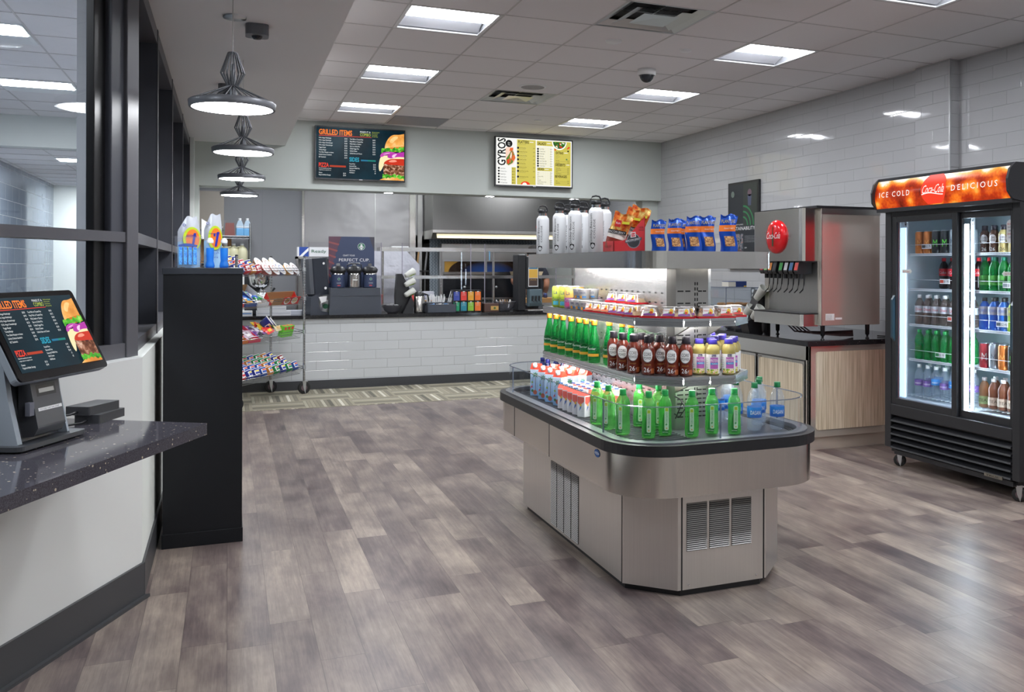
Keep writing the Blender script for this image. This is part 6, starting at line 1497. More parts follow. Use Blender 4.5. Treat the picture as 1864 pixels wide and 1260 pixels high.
def basket(z):
    b = MB(); top = [(-.58, -.2), (.58, -.2), (.58, .2), (-.58, .2)]; dz = (-.0, -.0, .1, .1)
    for off in (0, -.022):
        pts = [(x, y, z + d * .7 + off) for (x, y), d in zip(top, dz)]
        b.tube(pts, .003, wm, 6, True)
    n = 46
    for k in range(n):
        x = -.58 + 1.16 * k / n; b.rod((x, -.2, z - .022 + (0 if k % 2 else .022)), (x + 1.16 / n, -.2, z - (.022 if k % 2 else 0)), .0018, wm, 4)
        b.rod((x, .2, z + .07 - .022 + (0 if k % 2 else .022)), (x + 1.16 / n, .2, z + .07 - (.022 if k % 2 else 0)), .0018, wm, 4)
    # bottom tray: hangs below the rim at the front, rises to the back
    for k in range(60):
        x = -.56 + 1.12 * k / 59
        b.tube([(x, -.2, z - .02), (x, -.175, z - .075), (x, .19, z + .055)], .0011, wm, 4)
    for y, zz in ((-.175, z - .077), (-.08, z - .045), (.02, z - .01), (.12, z + .03), (.19, z + .054)): b.rod((-.56, y, zz), (.56, y, zz), .0018, wm, 4)
    o = b.build('wire_basket', cart)
    c = MB()
    for (x, y) in ((.6, -.2), (.6, .2), (-.6, -.2), (-.6, .2)): c.lathe([(.019, z - .03), (.017, z + .01)], alu, (x, y, 0), 12); c.rod((x, y, z - .01), (x * .965, y, z - .01), .004, wm, 6)
    c.build('shelf_collar', cart)
for z in RIM: basket(z)
def oncart(x, y, z): p = cc0 + E1 * x + E2 * y; return (p.x, p.y, z)
CRZ = math.atan2(E1.y, E1.x)
def snack_cup(col, band):
    def mk():
        t = thing('snack_cup', 'x', 'snack cup')
        a = MB(); a.lathe([(.001, 0), (.030, 0), (.037, .058), (.0385, .06)], flat(col, .35), seg=16); a.lathe([(.0385, .06), (.0385, .064), (.001, .0645)], white_pr, seg=16); a.build('cup', t)
        a = MB(); a.patch(.0318, -PI / 2 - .85, -PI / 2 + .85, .012, .05, white_pr, .0008, 8, .0357); a.patch(.0325, -PI / 2 - .7, -PI / 2 + .7, .018, .034, flat(col, .4), .0016, 6, .0342); a.patch(.0345, -PI / 2 - .6, -PI / 2 + .35, .037, .047, flat(band, .4), .0016, 6, .0355); a.build('label', t)
        return t
    return mk
CUPS = {'b': (snack_cup('2a55b0', 'd8402c'), 'blue'), 'n': (snack_cup('2b3a98', 'ecd23a'), 'navy'), 'o': (snack_cup('d8883a', '3a5ab0'), 'orange'), 'g': (snack_cup('1f8a4c', 'b03a2a'), 'green'), 'r': (snack_cup('c43038', 'e8e4de'), 'red'), 'm': (snack_cup('8a2030', 'f0ece4'), 'dark red')}
grid_ = ['rnnbogngb', 'nbbbobgnb', 'bnbogggnm', 'bbogbgonr']
rn = random.Random(2)
rname = ['front row', 'second row', 'third row', 'rear row']
for r in range(4):
    for c in range(9):
        k = grid_[r][c]; mk, cn = CUPS[k]
        x = -.43 + c * .117 + (.05 if r % 2 else 0); y = -.135 + r * .083; z = RIM[3] - .05 + r * .032
        if x > .53: continue
        place('cup' + k, mk, oncart(x, y - .02, z + .02), CRZ + rn.uniform(-.15, .15), '%s snack cup in the lowest wire basket, %s in the %s' % (cn, nth(c, 9), rname[r]), 'snack cups in the lowest basket', tilt=(-.55, 0), scale=1.3)
# top basket: cups and bowls
for i, (x, y, k) in enumerate(((-.5, -.12, 'n'), (-.41, -.12, 'b'), (-.32, -.13, 'r'), (-.23, -.13, 'o'), (-.14, -.13, 'r'), (-.45, -.03, 'o'), (-.35, -.03, 'r'), (-.25, -.02, 'r'), (-.15, -.03, 'n'), (-.33, .06, 'n'), (-.23, .06, 'n'))):
    mk, cn = CUPS[k]
    place('cup' + k, mk, oncart(x, y, RIM[0] - .05 + (y + .13) * .42), CRZ + .1, '%s snack cup in the top wire basket, %s counted from the left front' % (cn, ORD[i]), 'snack cups in the top basket', tilt=(-.5, 0), scale=1.3)
def mk_nb(col):
    def mk():
        t = thing('noodle_bowl', 'x', 'snack bowl')
        a = MB(); a.lathe([(.001, 0), (.045, 0), (.072, .055)], flat(col, .4), seg=20); a.build('bowl', t)
        a = MB(); a.lathe([(.072, .055), (.075, .058), (.07, .06), (.001, .061)], white_pr, seg=24); a.lathe([(.04, .0612), (.034, .0615)], flat(col, .4), seg=24); a.build('paper_lid', t)
        return t
    return mk
for i, (x, y, c) in enumerate(((-.03, -.1, 'c8483a'), (.1, -.11, 'b8604a'), (.23, -.1, '3a5ab0'), (.36, -.11, 'd8a040'), (.49, -.1, '7a2c24'), (.03, .02, 'c87a3a'), (.17, .02, '8a5a3a'), (.31, .03, 'c8b060'))):
    place('nb' + c, mk_nb(c), oncart(x, y, RIM[0] - .045 + (y + .13) * .4), CRZ, 'round noodle bowl with white paper lid in the top basket, %s' % (['leftmost in front', 'second in front', 'third in front', 'fourth in front', 'rightmost in front', 'left one behind', 'middle one behind', 'right one behind'][i]), 'noodle bowls in the top basket', tilt=(.95, .15))
# second and third baskets: open cartons with bags
def tray(x, y, z, w, d, h, col, label, tilt=.35, name='display_carton'):
    t = thing(name, label, 'display carton', oncart(x, y, z), CRZ); t.rotation_euler = (tilt, 0, CRZ)
    a = MB(); m_ = flat(col, .5)
    a.box(0, w, 0, d, 0, .003, card); a.box(0, w, 0, .003, 0, h * .28, m_); a.box(0, w, d - .003, d, 0, h, card)
    for xx in (0, w - .003): a.prism([(0, 0), (d, 0), (d, h), (0, h * .28)], xx, xx + .003, m_, 'x')
    a.build('carton', t)
    return t
def packets(n, x, y, z, w, d, cols, label, grp, tilt=.35, s=1.0):
    r2 = random.Random(int(x * 100 + z * 1000))
    for k in range(n):
        pk = MB(); c = flat(r2.choice(cols), .3); c2 = flat(r2.choice(cols), .3)
        pk.grid(lambda u, v: ((u - .5) * .1 * s, (v - .5) * .06 * s, .014 * math.sin(PI * u) * math.sin(PI * v) + .002 * math.sin(20 * u)), 6, 4, c); pk.grid(lambda u, v: ((u - .5) * .05 * s, (v - .5) * .03 * s, .0155 * (1 - .3 * abs(2 * u - 1))), 3, 2, c2)
        o = pk.build('snack_packet', None, oncart(x + w * r2.random(), y + d * ((k + .5) / n), z + .055 + tilt * (d * (k + .5) / n) + .012 * r2.random())); o.rotation_euler = (tilt + .35 + r2.uniform(-.2, .2), r2.uniform(-.3, .3), CRZ + r2.uniform(-.4, .4))
        tag(o, label, 'snack packet', grp)
Z2 = RIM[1] - .065; Z3 = RIM[2] - .065
tray(-.56, -.16, Z2, .13, .3, .12, 'd83a30', 'red carton at the left end of the second basket'); tray(-.41, -.16, Z2, .19, .3, .12, '2a4a8c', 'open carton of blue snack packets in the second basket'); tray(-.2, -.16, Z2, .19, .3, .12, 'e4e6ea', 'open white and blue carton with green packets in the second basket'); t = tray(.03, -.15, Z2, .52, .1, .1, 'd0342c', 'long red carton with round food pictures at the right of the second basket', .5)
a = MB()
for i, (cx, c) in enumerate(((.28, 'e8c890'), (.42, 'e4cfa8'))):
    a.disc((0, -.001, .0), (1, 0, 0), (0, 0, 1), cx, .045, .055, white_pr, .001, 20, .04); a.disc((0, -.001, .0), (1, 0, 0), (0, 0, 1), cx, .05, .045, nuts_m if i == 0 else flat(c), .002, 20, .03)
a.box(.02, .2, -.002, -.0005, .0, .085, card); a.box(.2, .52, -.0008, 0, 0, .09, flat('d0342c')); a.build('food_print', t)
packets(14, -.38, -.13, Z2, .13, .24, ['2a6ac8', '3a9ad8', 'e8e8f0', '1f3f90', 'd8a040'], 'blue snack packet in the blue carton of the second basket', 'blue packets in the second basket')
packets(14, -.17, -.13, Z2, .13, .24, ['2a9a4a', '2a5ac0', 'f0f0f0', '1f7a3a'], 'green and blue snack packet in the white carton of the second basket', 'green packets in the second basket')
tray(-.56, -.16, Z3, .2, .3, .1, 'd8742c', 'open orange carton at the left of the third basket'); tray(-.35, -.16, Z3, .2, .3, .1, 'd84060', 'open pink carton in the third basket')
packets(12, -.53, -.13, Z3, .14, .24, ['d8d8dc', 'c8742c', 'e8a050', 'f0f0f0'], 'white and orange wrapped bar in the orange carton of the third basket', 'bars in the orange carton')
packets(12, -.32, -.13, Z3, .14, .24, ['e8e4ea', 'd84868', 'f4f0f0', 'c8b0c0'], 'white and pink wrapped bar in the pink carton of the third basket', 'bars in the pink carton')
packets(12, -.1, -.12, Z3, .12, .22, ['6a3a8c', 'd8d0dc', '8a5a9a', '2a2a3a'], 'purple wrapped bar in the middle of the third basket', 'purple bars in the third basket')
packets(9, .08, -.12, Z3 + .03, .1, .2, ['d8302c', 'e8c83a', 'c83a2c'], 'red and yellow snack packet in the third basket', 'red packets in the third basket', s=1.1)
packets(6, .2, -.12, Z3 + .04, .06, .14, ['8a6a3a', 'c8a060', '4a8a3a', 'd8c8a0'], 'brown and green snack packet beside the green cartons', 'brown packets in the third basket', s=1.1)
for i, (x, y) in enumerate(((.31, -.13), (.392, -.12), (.474, -.11))):
    t = thing('applesauce_carton', 'green drink carton with red corners in the third basket, %s' % nth(i, 3), 'carton', oncart(x, y, Z3 + .01), CRZ, 'green cartons in the third basket'); t.rotation_euler = (.3, 0, CRZ)
    a = MB(); a.box(-.035, .035, 0, .05, 0, .12, flat('6cc83a', .4)); a.build('carton', t, bev=.002)
    a = MB(); a.box(-.02, .02, -.001, 0, .08, .11, flat('d8403a')); a.box(-.02, .02, .01, .04, .12, .1215, flat('d8403a')); a.build('print', t)
for i, (x, y, z) in enumerate(((.13, .0, .14), (.24, .03, .12))): place('cupn', CUPS['n'][0], oncart(x, y, Z3 + z), CRZ + .3, 'navy snack tub lying on the pile in the third basket, %s' % ('left', 'right')[i], None, tilt=(.9, .3), scale=1.5)

# ================================================================ serving counter and what stands on it
a = MB(); a.box(-.29, 4.02, 10.545, 11.25, .79, .83, granite_d); tag(a.build('serving_countertop', bev=.003), 'long dark stone serving counter at the back', 'countertop')
CT = .83
# napkin dispenser
t = thing('napkin_dispenser', 'tall dark grey napkin dispenser at the left of the serving counter', 'napkin dispenser', (.93, 10.74, CT), .45)
ng = mat('dispenser grey', '464a52', .25)
a = MB(); a.prism([(-.13, 0), (.1, 0), (.12, .02), (.0, .04), (-.03, .12), (-.0, .25), (-.12, .2), (-.13, .03)], -.09, .09, ng, 'y'); a.build('stand', t, bev=.006)
a = MB(); a.M = Matrix.Translation((.01, 0, .22)) @ Matrix.Rotation(-.08, 4, 'Y'); a.prism(rrect(-.085, .1, -.09, .09, .02, 4), 0, .42, mat('dispenser dark', '30343c', .15)); o = a.build('dispenser_body', t, bev=.008)
a = MB(); a.M = Matrix.Translation((.01, 0, .22)) @ Matrix.Rotation(-.08, 4, 'Y'); a.box(-.13, -.084, -.085, .085, .02, .42, clear('smoked cover', (.6, .62, .66), '7a7e86', .5)); a.build('side_window', t, bev=.006)
a = MB(); a.prism([(-.03, .2), (.07, .21), (.06, .15), (.0, .13)], -.1, .05, white_pr, 'y'); a.build('napkin', t)
a = MB(); a.disc((.02, -.112, .58), (1, 0, 0), (0, 0, 1), 0, 0, .014, white_pr, .001, 10); a.disc((.05, -.1, .3), (1, 0, 0), (0, 0, 1), 0, 0, .016, white_pr, .003, 12); a.build('mark', t)
# cup stack with green logo
a = MB(); a.lathe([(.001, 0), (.045, 0), (.05, .16), (.001, .161)], white_pr, seg=20); a.disc((0, -.0495, .09), (1, 0, 0), (0, 0, 1), 0, 0, .03, flat('1f6a48'), .001, 18); tag(a.build('paper_cup', None, (1.03, 10.84, CT)), 'white paper cup with green round logo between the napkin dispenser and the box', 'cup')
# coffee board
def siren(mb, o, r, u, R):
    g = flat('12694a', .5)
    mb.disc(o, r, u, 0, 0, R, white_pr, .0004, 28); mb.disc(o, r, u, 0, 0, R * .93, g, .0008, 28)
    mb.disc(o, r, u, 0, R * .12, R * .26, white_pr, .0012, 16, R * .32)
    mb.poly([(-.3 * R, .45 * R), (-.2 * R, .72 * R), (-.08 * R, .55 * R), (0, .8 * R), (.08 * R, .55 * R), (.2 * R, .72 * R), (.3 * R, .45 * R)], o, r, u, white_pr, .0012)
    for sg_ in (-1, 1):
        for k in range(3): mb.poly([(sg_ * (.3 + .13 * k) * R, (.3 - .15 * k) * R), (sg_ * (.36 + .13 * k) * R, (.3 - .15 * k) * R), (sg_ * (.34 + .14 * k) * R, -.55 * R + .1 * k * R), (sg_ * (.26 + .14 * k) * R, -.6 * R + .1 * k * R)], o, r, u, white_pr, .0014)
    mb.poly([(-.2 * R, -.15 * R), (.2 * R, -.15 * R), (.25 * R, -.75 * R), (0, -.85 * R), (-.25 * R, -.75 * R)], o, r, u, white_pr, .0012)
    mb.disc(o, r, u, 0, -.35 * R, .12 * R, g, .0016, 10)
t = thing('coffee_sign_board', 'dark blue coffee sign board reading CRAFT YOUR PERFECT CUP', 'sign', (1.34, 10.95, CT))
navy = flat('333f5c', .5)
a = MB(); a.box(-.26, .26, -.01, .01, 0, .895, navy); a.build('board', t)
a = MB(); O = (-.26, -.0105, 0); R_, U_ = (1, 0, 0), (0, 0, 1)
a.poly([(0, .35), (.02, .5), (.14, .895), (0, .895)], O, R_, U_, flat('5a3a4a'), .0004)
for k in range(7): a.poly([(0, .84 - .075 * k), (.12 - .018 * k, .81 - .075 * k), (.11 - .018 * k, .79 - .075 * k), (0, .82 - .075 * k)], O, R_, U_, flat('8c4a4a'), .0008)
a.poly([(.46, .895), (.52, .895), (.52, .72)], O, R_, U_, flat('3e3c46'), .0004)
siren(a, (.11, -.0112, .78), R_, U_, .042)
a.text('CRAFT YOUR', (-.1, -.0108, .665), R_, U_, .02, white_pr, w=.135); a.text('PERFECT CUP.', (-.145, -.0108, .605), R_, U_, .036, white_pr, w=.35); a.text('EVERY TIME', (-.035, -.0108, .575), R_, U_, .018, white_pr, w=.13)
a.build('print', t)
t = thing('counter_box', 'dark grey plastic stand box under the coffee pots', 'box', (1.345, 10.74, CT))
dg = mat('slate plastic', '3f444d', .35)
a = MB(); a.prism([(-.29, 0), (.29, 0), (.275, .3), (-.275, .3)], -.12, .16, dg, 'y'); a.build('box', t, bev=.006)
a = MB(); a.box(-.28, .28, -.125, .165, .21, .215, dg); a.build('lip', t)
def make_airpot(kind):
    def mk():
        t = thing('coffee_airpot', 'x', 'coffee pot')
        body = navy if kind == 'n' else steel
        a = MB(); a.lathe([(.001, 0), (.075, 0), (.077, .01), (.077, .15)], body, seg=26); a.lathe([(.077, .15), (.074, .165), (.07, .17)], chrome, seg=26); a.build('body', t)
        a = MB(); a.lathe([(.07, .17), (.085, .175), (.086, .2), (.07, .235), (.03, .25), (.001, .252)], black_pl, seg=26); a.prism([(-.02, .24), (.02, .24), (.03, .27), (.0, .28)], -.02, .02, black_pl, 'x'); a.box(-.018, .018, -.11, -.06, .2, .235, black_pl)
        a.build('lid', t)
        a = MB()
        if kind == 'n': a.tube([(-.085, 0, .19), (-.085, 0, .21), (-.07, .0, .225)], .006, black_pl, 6); a.tube([(.085, 0, .19), (.085, 0, .21), (.07, 0, .225)], .006, black_pl, 6)
        else: a.tube([(-.085, 0, .2), (-.08, 0, .26), (-.04, 0, .275), (.04, 0, .275), (.08, 0, .26), (.085, 0, .2)], .007, black_pl, 6)
        a.build('handle', t)
        a = MB()
        if kind == 'n': a.add([], [], navy); a.disc((0, -.078, .1), (1, 0, 0), (0, 0, 1), 0, 0, .014, white_pr, .002, 14); a.disc((0, -.078, .1), (1, 0, 0), (0, 0, 1), 0, 0, .012, flat('12694a', .5), .003, 14); a.wrap('HOUSE BLEND', .077, -PI / 2, .05, .008, white_pr, w=.05); a.patch(.077, -PI / 2 - .2, -PI / 2 + .2, .02, .032, flat('c84a4a'), .001)
        else: a.patch(.077, -PI / 2 - .35, -PI / 2 + .35, .085, .095, white_pr, .001)
        a.build('label', t)
        return t
    return mk
for i, (x, k) in enumerate(((1.165, 'n'), (1.345, 's'), (1.52, 'n'))): place('ap' + k, make_airpot(k), (x, 10.74, CT + .302), 0, ('navy coffee airpot with black lid, left one', 'brushed steel coffee airpot between the two navy ones', 'navy coffee airpot with black lid, right one')[i], 'coffee airpots')
# bowl of creamers, cup carousel, thermos, caddy, tea rack, box, bowls, dispenser
place('bowl', make_bowl, (1.77, 10.7, CT), 0, 'grey glass bowl of white creamers beside the coffee box', None, scale=1.25)
for k in range(9):
    a = MB(); a.lathe([(.001, 0), (.012, 0), (.016, .018), (.018, .019), (.001, .02)], white_pr, seg=10); o = a.build('creamer_cup', None, (1.77 + random.uniform(-.06, .06), 10.7 + random.uniform(-.06, .06), CT + .075 + random.uniform(0, .02))); tag(o, 'small white creamer cup in the grey glass bowl', 'creamer', 'creamers in the bowl')
t = thing('cup_carousel', 'black countertop cup dispenser holding white paper cups', 'cup dispenser', (1.92, 10.78, CT))
a = MB(); a.prism([(-.09, 0), (.09, 0), (.1, .1), (.06, .3), (-.02, .46), (-.08, .46), (-.1, .2)], -.0, .1, black_pl, 'y'); a.build('stand', t, bev=.01)
a = MB(); a.prism([(-.03, .0), (.09, .0), (.1, .12), (.07, .2)], -.1, 0, black_pl, 'y'); a.build('chute', t, bev=.01)
for i, z in enumerate((.24, .36, .47)):
    place('pcup', make_cup, (1.925, 10.7, CT + z - .03), 2.0, 'white paper cup lying in the black cup dispenser, %s' % ('lowest', 'middle', 'top')[i], 'white paper cups in the cup dispenser', tilt=(1.15, .0))
t = thing('thermos_jug', 'steel thermos jug with black lid and handle on the serving counter', 'thermos', (2.09, 10.72, CT))
a = MB(); a.lathe([(.001, 0), (.06, 0), (.062, .02), (.062, .19), (.055, .2)], steel, seg=24); a.build('body', t)
a = MB(); a.lathe([(.058, .19), (.058, .22), (.045, .245), (.03, .255), (.001, .257)], black_pl, seg=24); a.tube([(.055, 0, .225), (.1, 0, .21), (.11, 0, .15), (.1, 0, .1), (.06, 0, .1)], .009, black_pl, 8); a.build('lid_and_handle', t)
t = thing('straw_caddy', 'black caddy of white paper straws and packets beside the thermos', 'caddy', (2.34, 10.72, CT))
a = MB(); a.box(-.17, .17, -.1, -.094, 0, .1, dg); a.box(-.17, .17, .1, .106, 0, .13, dg); a.box(-.17, -.164, -.1, .1, 0, .12, dg); a.box(.164, .17, -.1, .1, 0, .12, dg); a.box(-.17, .17, -.1, .1, 0, .006, dg); a.box(-.17, .17, 0, .005, 0, .12, dg); a.build('caddy_body', t, bev=.002)
for k in range(48):
    a = MB(); x = -.16 + .27 * k / 48 + random.uniform(-.004, .004); l = random.uniform(-.03, .05)
    if k > 38: x = .06 + (k - 38) * .008; l = .12 + random.uniform(-.02, .02)
    a.rod((0, 0, 0), (l * .6, random.uniform(-.01, .02), .19 + (.05 if k > 38 else random.uniform(-.02, .02))), .004, white_pr, 6)
    tag(a.build('paper_straw', None, (2.34 + x, 10.74 + random.uniform(-.01, .03), CT + .01)), 'white wrapped straw standing in the black caddy', 'straw', 'wrapped straws in the caddy')
for k in range(7):
    a = MB(); a.box(-.02, .02, -.001, .001, 0, .03, flat(random.choice(['e8e4dc', '7aa4d8', 'e0c870', 'f4f4f4']))); o = a.build('sugar_packet', None, (2.22 + .035 * k, 10.67, CT + .07 + .008 * (k % 2))); o.rotation_euler = (random.uniform(-.4, .4), random.uniform(-.5, .5), random.uniform(-.5, .5)); tag(o, 'small sugar packet sticking out of the front of the black caddy', 'packet', 'sugar packets in the caddy')
t = thing('tea_rack', 'black wire rack holding eight coloured tea boxes', 'rack', (2.66, 10.72, CT))
a = MB()
for z in (.0, .13, .255): a.box(-.175, .175, -.04, .1, z + .005, z + .01, black_pl)
for x in (-.175, -.087, 0, .087, .172): a.box(x, x + .004, -.04, .1, 0, .26, black_pl)
for x in (-.17, .16):
    a.box(x, x + .012, -.05, .1, 0, .008, black_pl)
a.build('rack', t)
tc = ['3a4a9c', 'd84038', 'dca034', 'e8742c', '1f9a6a', '2f8a9c', '8ab83a', 'ec7a34']
for i in range(8):
    x = 2.66 - .13 + .087 * (i % 4); z = CT + (.14 if i < 4 else .014)
    t = thing('tea_box', 'tea box in the black rack, %s' % ['indigo, top left', 'red, top row', 'amber, top row', 'orange, top right', 'green, bottom left', 'teal, bottom row', 'lime green, bottom row', 'orange, bottom right'][i], 'tea box', (x, 10.72, z), group='tea boxes in the rack')
    a = MB(); a.box(-.036, .036, -.035, .08, 0, .105, flat(tc[i], .45)); a.build('carton', t)
    a = MB(); a.box(-.012, .012, -.037, -.035, .1, .112, flat('d8d8d8')); a.build('clip', t); a = MB(); a.text('TEA', (0, -.036, .08), (1, 0, 0), (0, 0, 1), .008, white_pr, align='c', w=.03); a.text('organic blend', (0, -.036, .065), (1, 0, 0), (0, 0, 1), .006, white_pr, align='c', w=.04); a.build('label', t); a = MB(); a.box(-.02, .02, -.045, -.035, .0, .018, flat(tc[i], .45)); a.build('tray_lip', t)
t = thing('wooden_box', 'small dark wooden box with tan label beside the tea rack', 'box', (2.95, 10.72, CT)); a = MB(); a.box(-.09, .09, -.08, .08, 0, .1, flat('4a3028', .5)); a.build('box', t, bev=.003)
a = MB(); a.box(-.01, .085, -.082, -.08, .02, .07, flat('c8a058')); a.disc((.038, -.082, .045), (1, 0, 0), (0, 0, 1), 0, 0, .014, flat('3f6a3a'), .001, 12); a.build('label', t)
place('bowl', make_bowl, (3.14, 10.74, CT), 0, 'large smoked glass bowl of wrapped cutlery beside the wooden box', None, scale=1.55)
for k in range(10):
    a = MB(); a.rod((0, 0, 0), (random.uniform(-.03, .03), .02, .05), .008, flat(random.choice(['d8d4cc', '8a6a4a', 'c8c8cc', '5a5a5e'])), 6); tag(a.build('wrapped_cutlery', None, (3.06 + .017 * k, 10.74, CT + .09)), 'wrapped cutlery piece in the smoked glass bowl', 'cutlery', 'wrapped cutlery in the bowl')
t = thing('sauce_dispenser', 'tall black and grey three lever sauce dispenser behind the island', 'dispenser', (3.44, 10.74, CT))
a = MB(); a.box(-.13, -.03, -.02, .22, 0, .7, black_pl); a.box(-.03, .14, -.02, .2, .27, .68, black_pl); a.build('housing', t, bev=.012)
a = MB(); a.prism([(-.14, .27), (-.02, .27), (-.02, .06), (-.12, .06), (-.14, .1)], -.02, .14, mat('blue grey plastic', '56676e', .35), 'x'); a.box(-.05, .16, -.16, -.02, .0, .02, steel_d); a.build('tap_panel', t, bev=.006)
for i in range(3):
    a = MB(); a.box(.005 + .042 * i, .028 + .042 * i, -.155, -.135, .13, .19, black_pl); a.rod((.017 + .042 * i, -.15, .15), (.03 + .042 * i, -.17, .11), .005, black_pl, 6); a.build('lever', t)
a = MB(); a.box(.0, .125, -.026, -.02, .3, .68, white_pr); a.box(.006, .119, -.028, -.026, .52, .66, flat('3f7490')); a.box(.006, .119, -.028, -.026, .41, .515, flat('d8aa48')); a.box(.006, .119, -.028, -.026, .31, .405, flat('43332c')); a.text('SAUCES', (.062, -.029, .38), (1, 0, 0), (0, 0, 1), .012, flat('d8aa48'), w=.08, align='c')
for k in range(4): a.text('fresh made daily', (.062, -.029, .63 - .025 * k), (1, 0, 0), (0, 0, 1), .007, white_pr, w=.07, align='c')
a.build('info_card', t)
# guard glass panels
for i, (x0, x1) in enumerate(((.86, 1.69), (1.93, 2.78), (2.95, 3.9))):
    t = thing('guard_glass', 'clear upright guard panel on the serving counter, %s' % nth(i, 3), 'glass panel', (x0, 10.98, CT), group='clear guard panels')
    a = MB(); a.box(0, x1 - x0, 0, .005, .0, .83, clear('guard pane', (.96, .96, .97), gl=.01, fmax=.5)); a.build('pane', t)
    a = MB(); e = clear('guard edge', (.85, .84, .9), 'b4aebc', .6)
    for x in (0, x1 - x0 - .008): a.box(x, x + .008, -.004, .009, 0, .83, e)
    a.build('edge_strip', t)

# ================================================================ kitchen behind
m = MB().box(-.62, .93, 13.0, 13.1, 0, 2.72, kit_grey)
m.box(-.12, -.112, 12.995, 13.0, 0, 2.7, flat('85888c')); m.box(.42, .428, 12.995, 13.0, 0, 2.7, flat('85888c')); struct(m.build('wall_kitchen_grey'))
wavyst = mat('quilted steel wall', 'a8a6a6', .45, .8, fn=lambda t, b: t.l.new(t.bump(t.noise(t.coord(), 2.6, 2), .5, .03), b.inputs['Normal']))
m = MB().box(.93, 2.68, 13.0, 13.1, 0, 2.72, wavyst); m.box(1.905, 1.915, 12.992, 13.0, 0, 2.7, steel_d); m.box(.93, .96, 12.98, 13.0, 0, 2.7, steel); m.box(2.38, 2.46, 12.9, 13.0, 0, 2.7, steel); m.box(2.5, 2.56, 12.95, 13.0, 0, 2.7, steel_d); struct(m.build('wall_kitchen_steel'))
m = MB().box(2.68, 5.2, 13.3, 13.4, 0, 2.72, kit_grey); m.box(4.3, 4.34, 13.2, 13.3, 0, 2.7, steel_d); m.box(4.5, 5.0, 13.22, 13.3, 0, 2.2, white_paint); struct(m.build('wall_kitchen_back'))
m = MB().box(-.56, -.5, 10.9, 13.1, 0, 2.72, kit_grey); struct(m.build('wall_kitchen_left'))
m = MB()
TC = [(0.6, 12.0), (2.2, 12.0), (3.9, 11.9), (2.2, 11.3)]
m.box(-.56, 5.2, 10.9, 13.4, 2.8, 2.85, ceil_mat); struct(m.build('ceiling_kitchen'))
herr = mat('blue grey lattice tile', '8d9aa4', .4, fn=lambda t, b: t.l.new(t.ramp(t.math('FRACT', t.math('ADD', t.math('MULTIPLY', t.sep(t.coord())[0], 22.0), t.math('PINGPONG', t.math('MULTIPLY', t.sep(t.coord())[2], 22.0), .5))), [(0.2, '76838d'), (0.35, 'b5bfc6'), (0.9, 'a0acb4')]), b.inputs['Base Color']))
m = MB().box(2.46, 4.3, 13.0, 13.3, 0, 1.82, herr); struct(m.build('wall_kitchen_lattice'))
# hood
t = thing('exhaust_hood', 'large stainless exhaust hood over the pizza oven', 'hood', (3.45, 12.3, 1.74))
a = MB(); a.box(-.87, .95, 0, .7, .14, .9, brushed('hood steel', '7a7876', 0.34, 2)); a.prism([(0, .14), (.0, .1), (.1, .02), (.7, .02), (.7, .14)], -.87, .95, steel_h, 'x'); a.build('canopy', t)
a = MB(); a.box(-.8, .9, .03, .06, .03, .06, mat('painted hood glow', 'f0e4c8', .5, emit=(1, .88, .6), es=1.0)); a.build('lamp', t)  # glowing bar added in place of the gold light on the hood underside
# oven
t = thing('pizza_oven', 'pizza oven with black lower panel and glass window under the hood', 'oven', (3.48, 12.75, .9))
a = MB(); a.box(-.68, .8, 0, .25, 0, .8, steel_d); a.build('body', t)
a = MB(); a.box(-.66, .8, -.01, 0, .03, .36, mat('oven black', '14161a', .2)); a.build('front_panel', t)
def winf(tt, b):
    x, y, z = tt.sep(tt.coord()); d = tt.math('ADD', tt.math('POWER', tt.math('MULTIPLY', x, 1.7), 2.0), tt.math('POWER', tt.math('MULTIPLY', tt.math('SUBTRACT', z, .4), 4.4), 2.0))
    c = tt.ramp(d, [(0.0, '1d3f7a'), (0.45, '241a14'), (0.96, '2e2018'), (1.0, 'b58a3c')]); tt.l.new(c, b.inputs['Base Color'])
a = MB(); a.box(-.64, .7, -.012, -.004, .4, .55, mat('oven window', '3a2a1c', .1, fn=winf)); a.box(-.66, .8, -.018, -.004, .55, .57, alu); a.box(-.66, .8, -.03, -.01, .36, .4, steel); a.box(-.05, -.02, -.016, -.004, .4, .55, alu); a.build('window', t)
a = MB()
for x in (-.35, .12, .45): a.M = Matrix.Translation((x, -.01, .18)) @ Matrix.Rotation(PI / 2, 4, 'X'); a.lathe([(.02, 0), (.018, .02), (.001, .022)], alu, seg=14)
a.M = None; a.build('knob', t)
# tables and pass shelf
t = thing('pass_shelf', 'stainless two level pass shelf across the kitchen opening', 'shelf', (3.12, 11.75, 0))
a = MB(); a.box(-1.35, 1.34, -.15, .15, 1.57, 1.62, steel_h); a.build('upper_shelf', t); a = MB(); a.box(-1.35, 1.34, -.15, .15, 1.22, 1.26, steel_h); a.build('lower_shelf', t)
for x in (-1.3, -.55, .16, .6, 1.3): a = MB(); a.cyl((x, .0, 0), .017, .9, 1.6, steel, 12); a.build('post', t)
a = MB(); a.box(-1.4, 1.34, -.35, .35, .87, .9, steel_h); a.build('work_top', t)
for x in (-1.3, 0, 1.3): a = MB(); a.cyl((x, .2, 0), .02, 0, .88, steel, 10); a.build('leg', t)
for i, (x, w, c) in enumerate(((4.0, .16, 'c8b490'), (4.25, .2, 'c8b490'))):
    a = MB(); a.prism([(-w / 2 * .8, 0), (w / 2 * .8, 0), (w / 2, .05), (-w / 2, .05)], -.07, .07, flat(c, .7), 'y'); tag(a.build('paper_tray', None, (x - .4, 11.72, 1.262)), 'tan paper food tray on the pass shelf, %s' % ('left', 'right')[i], 'food tray')
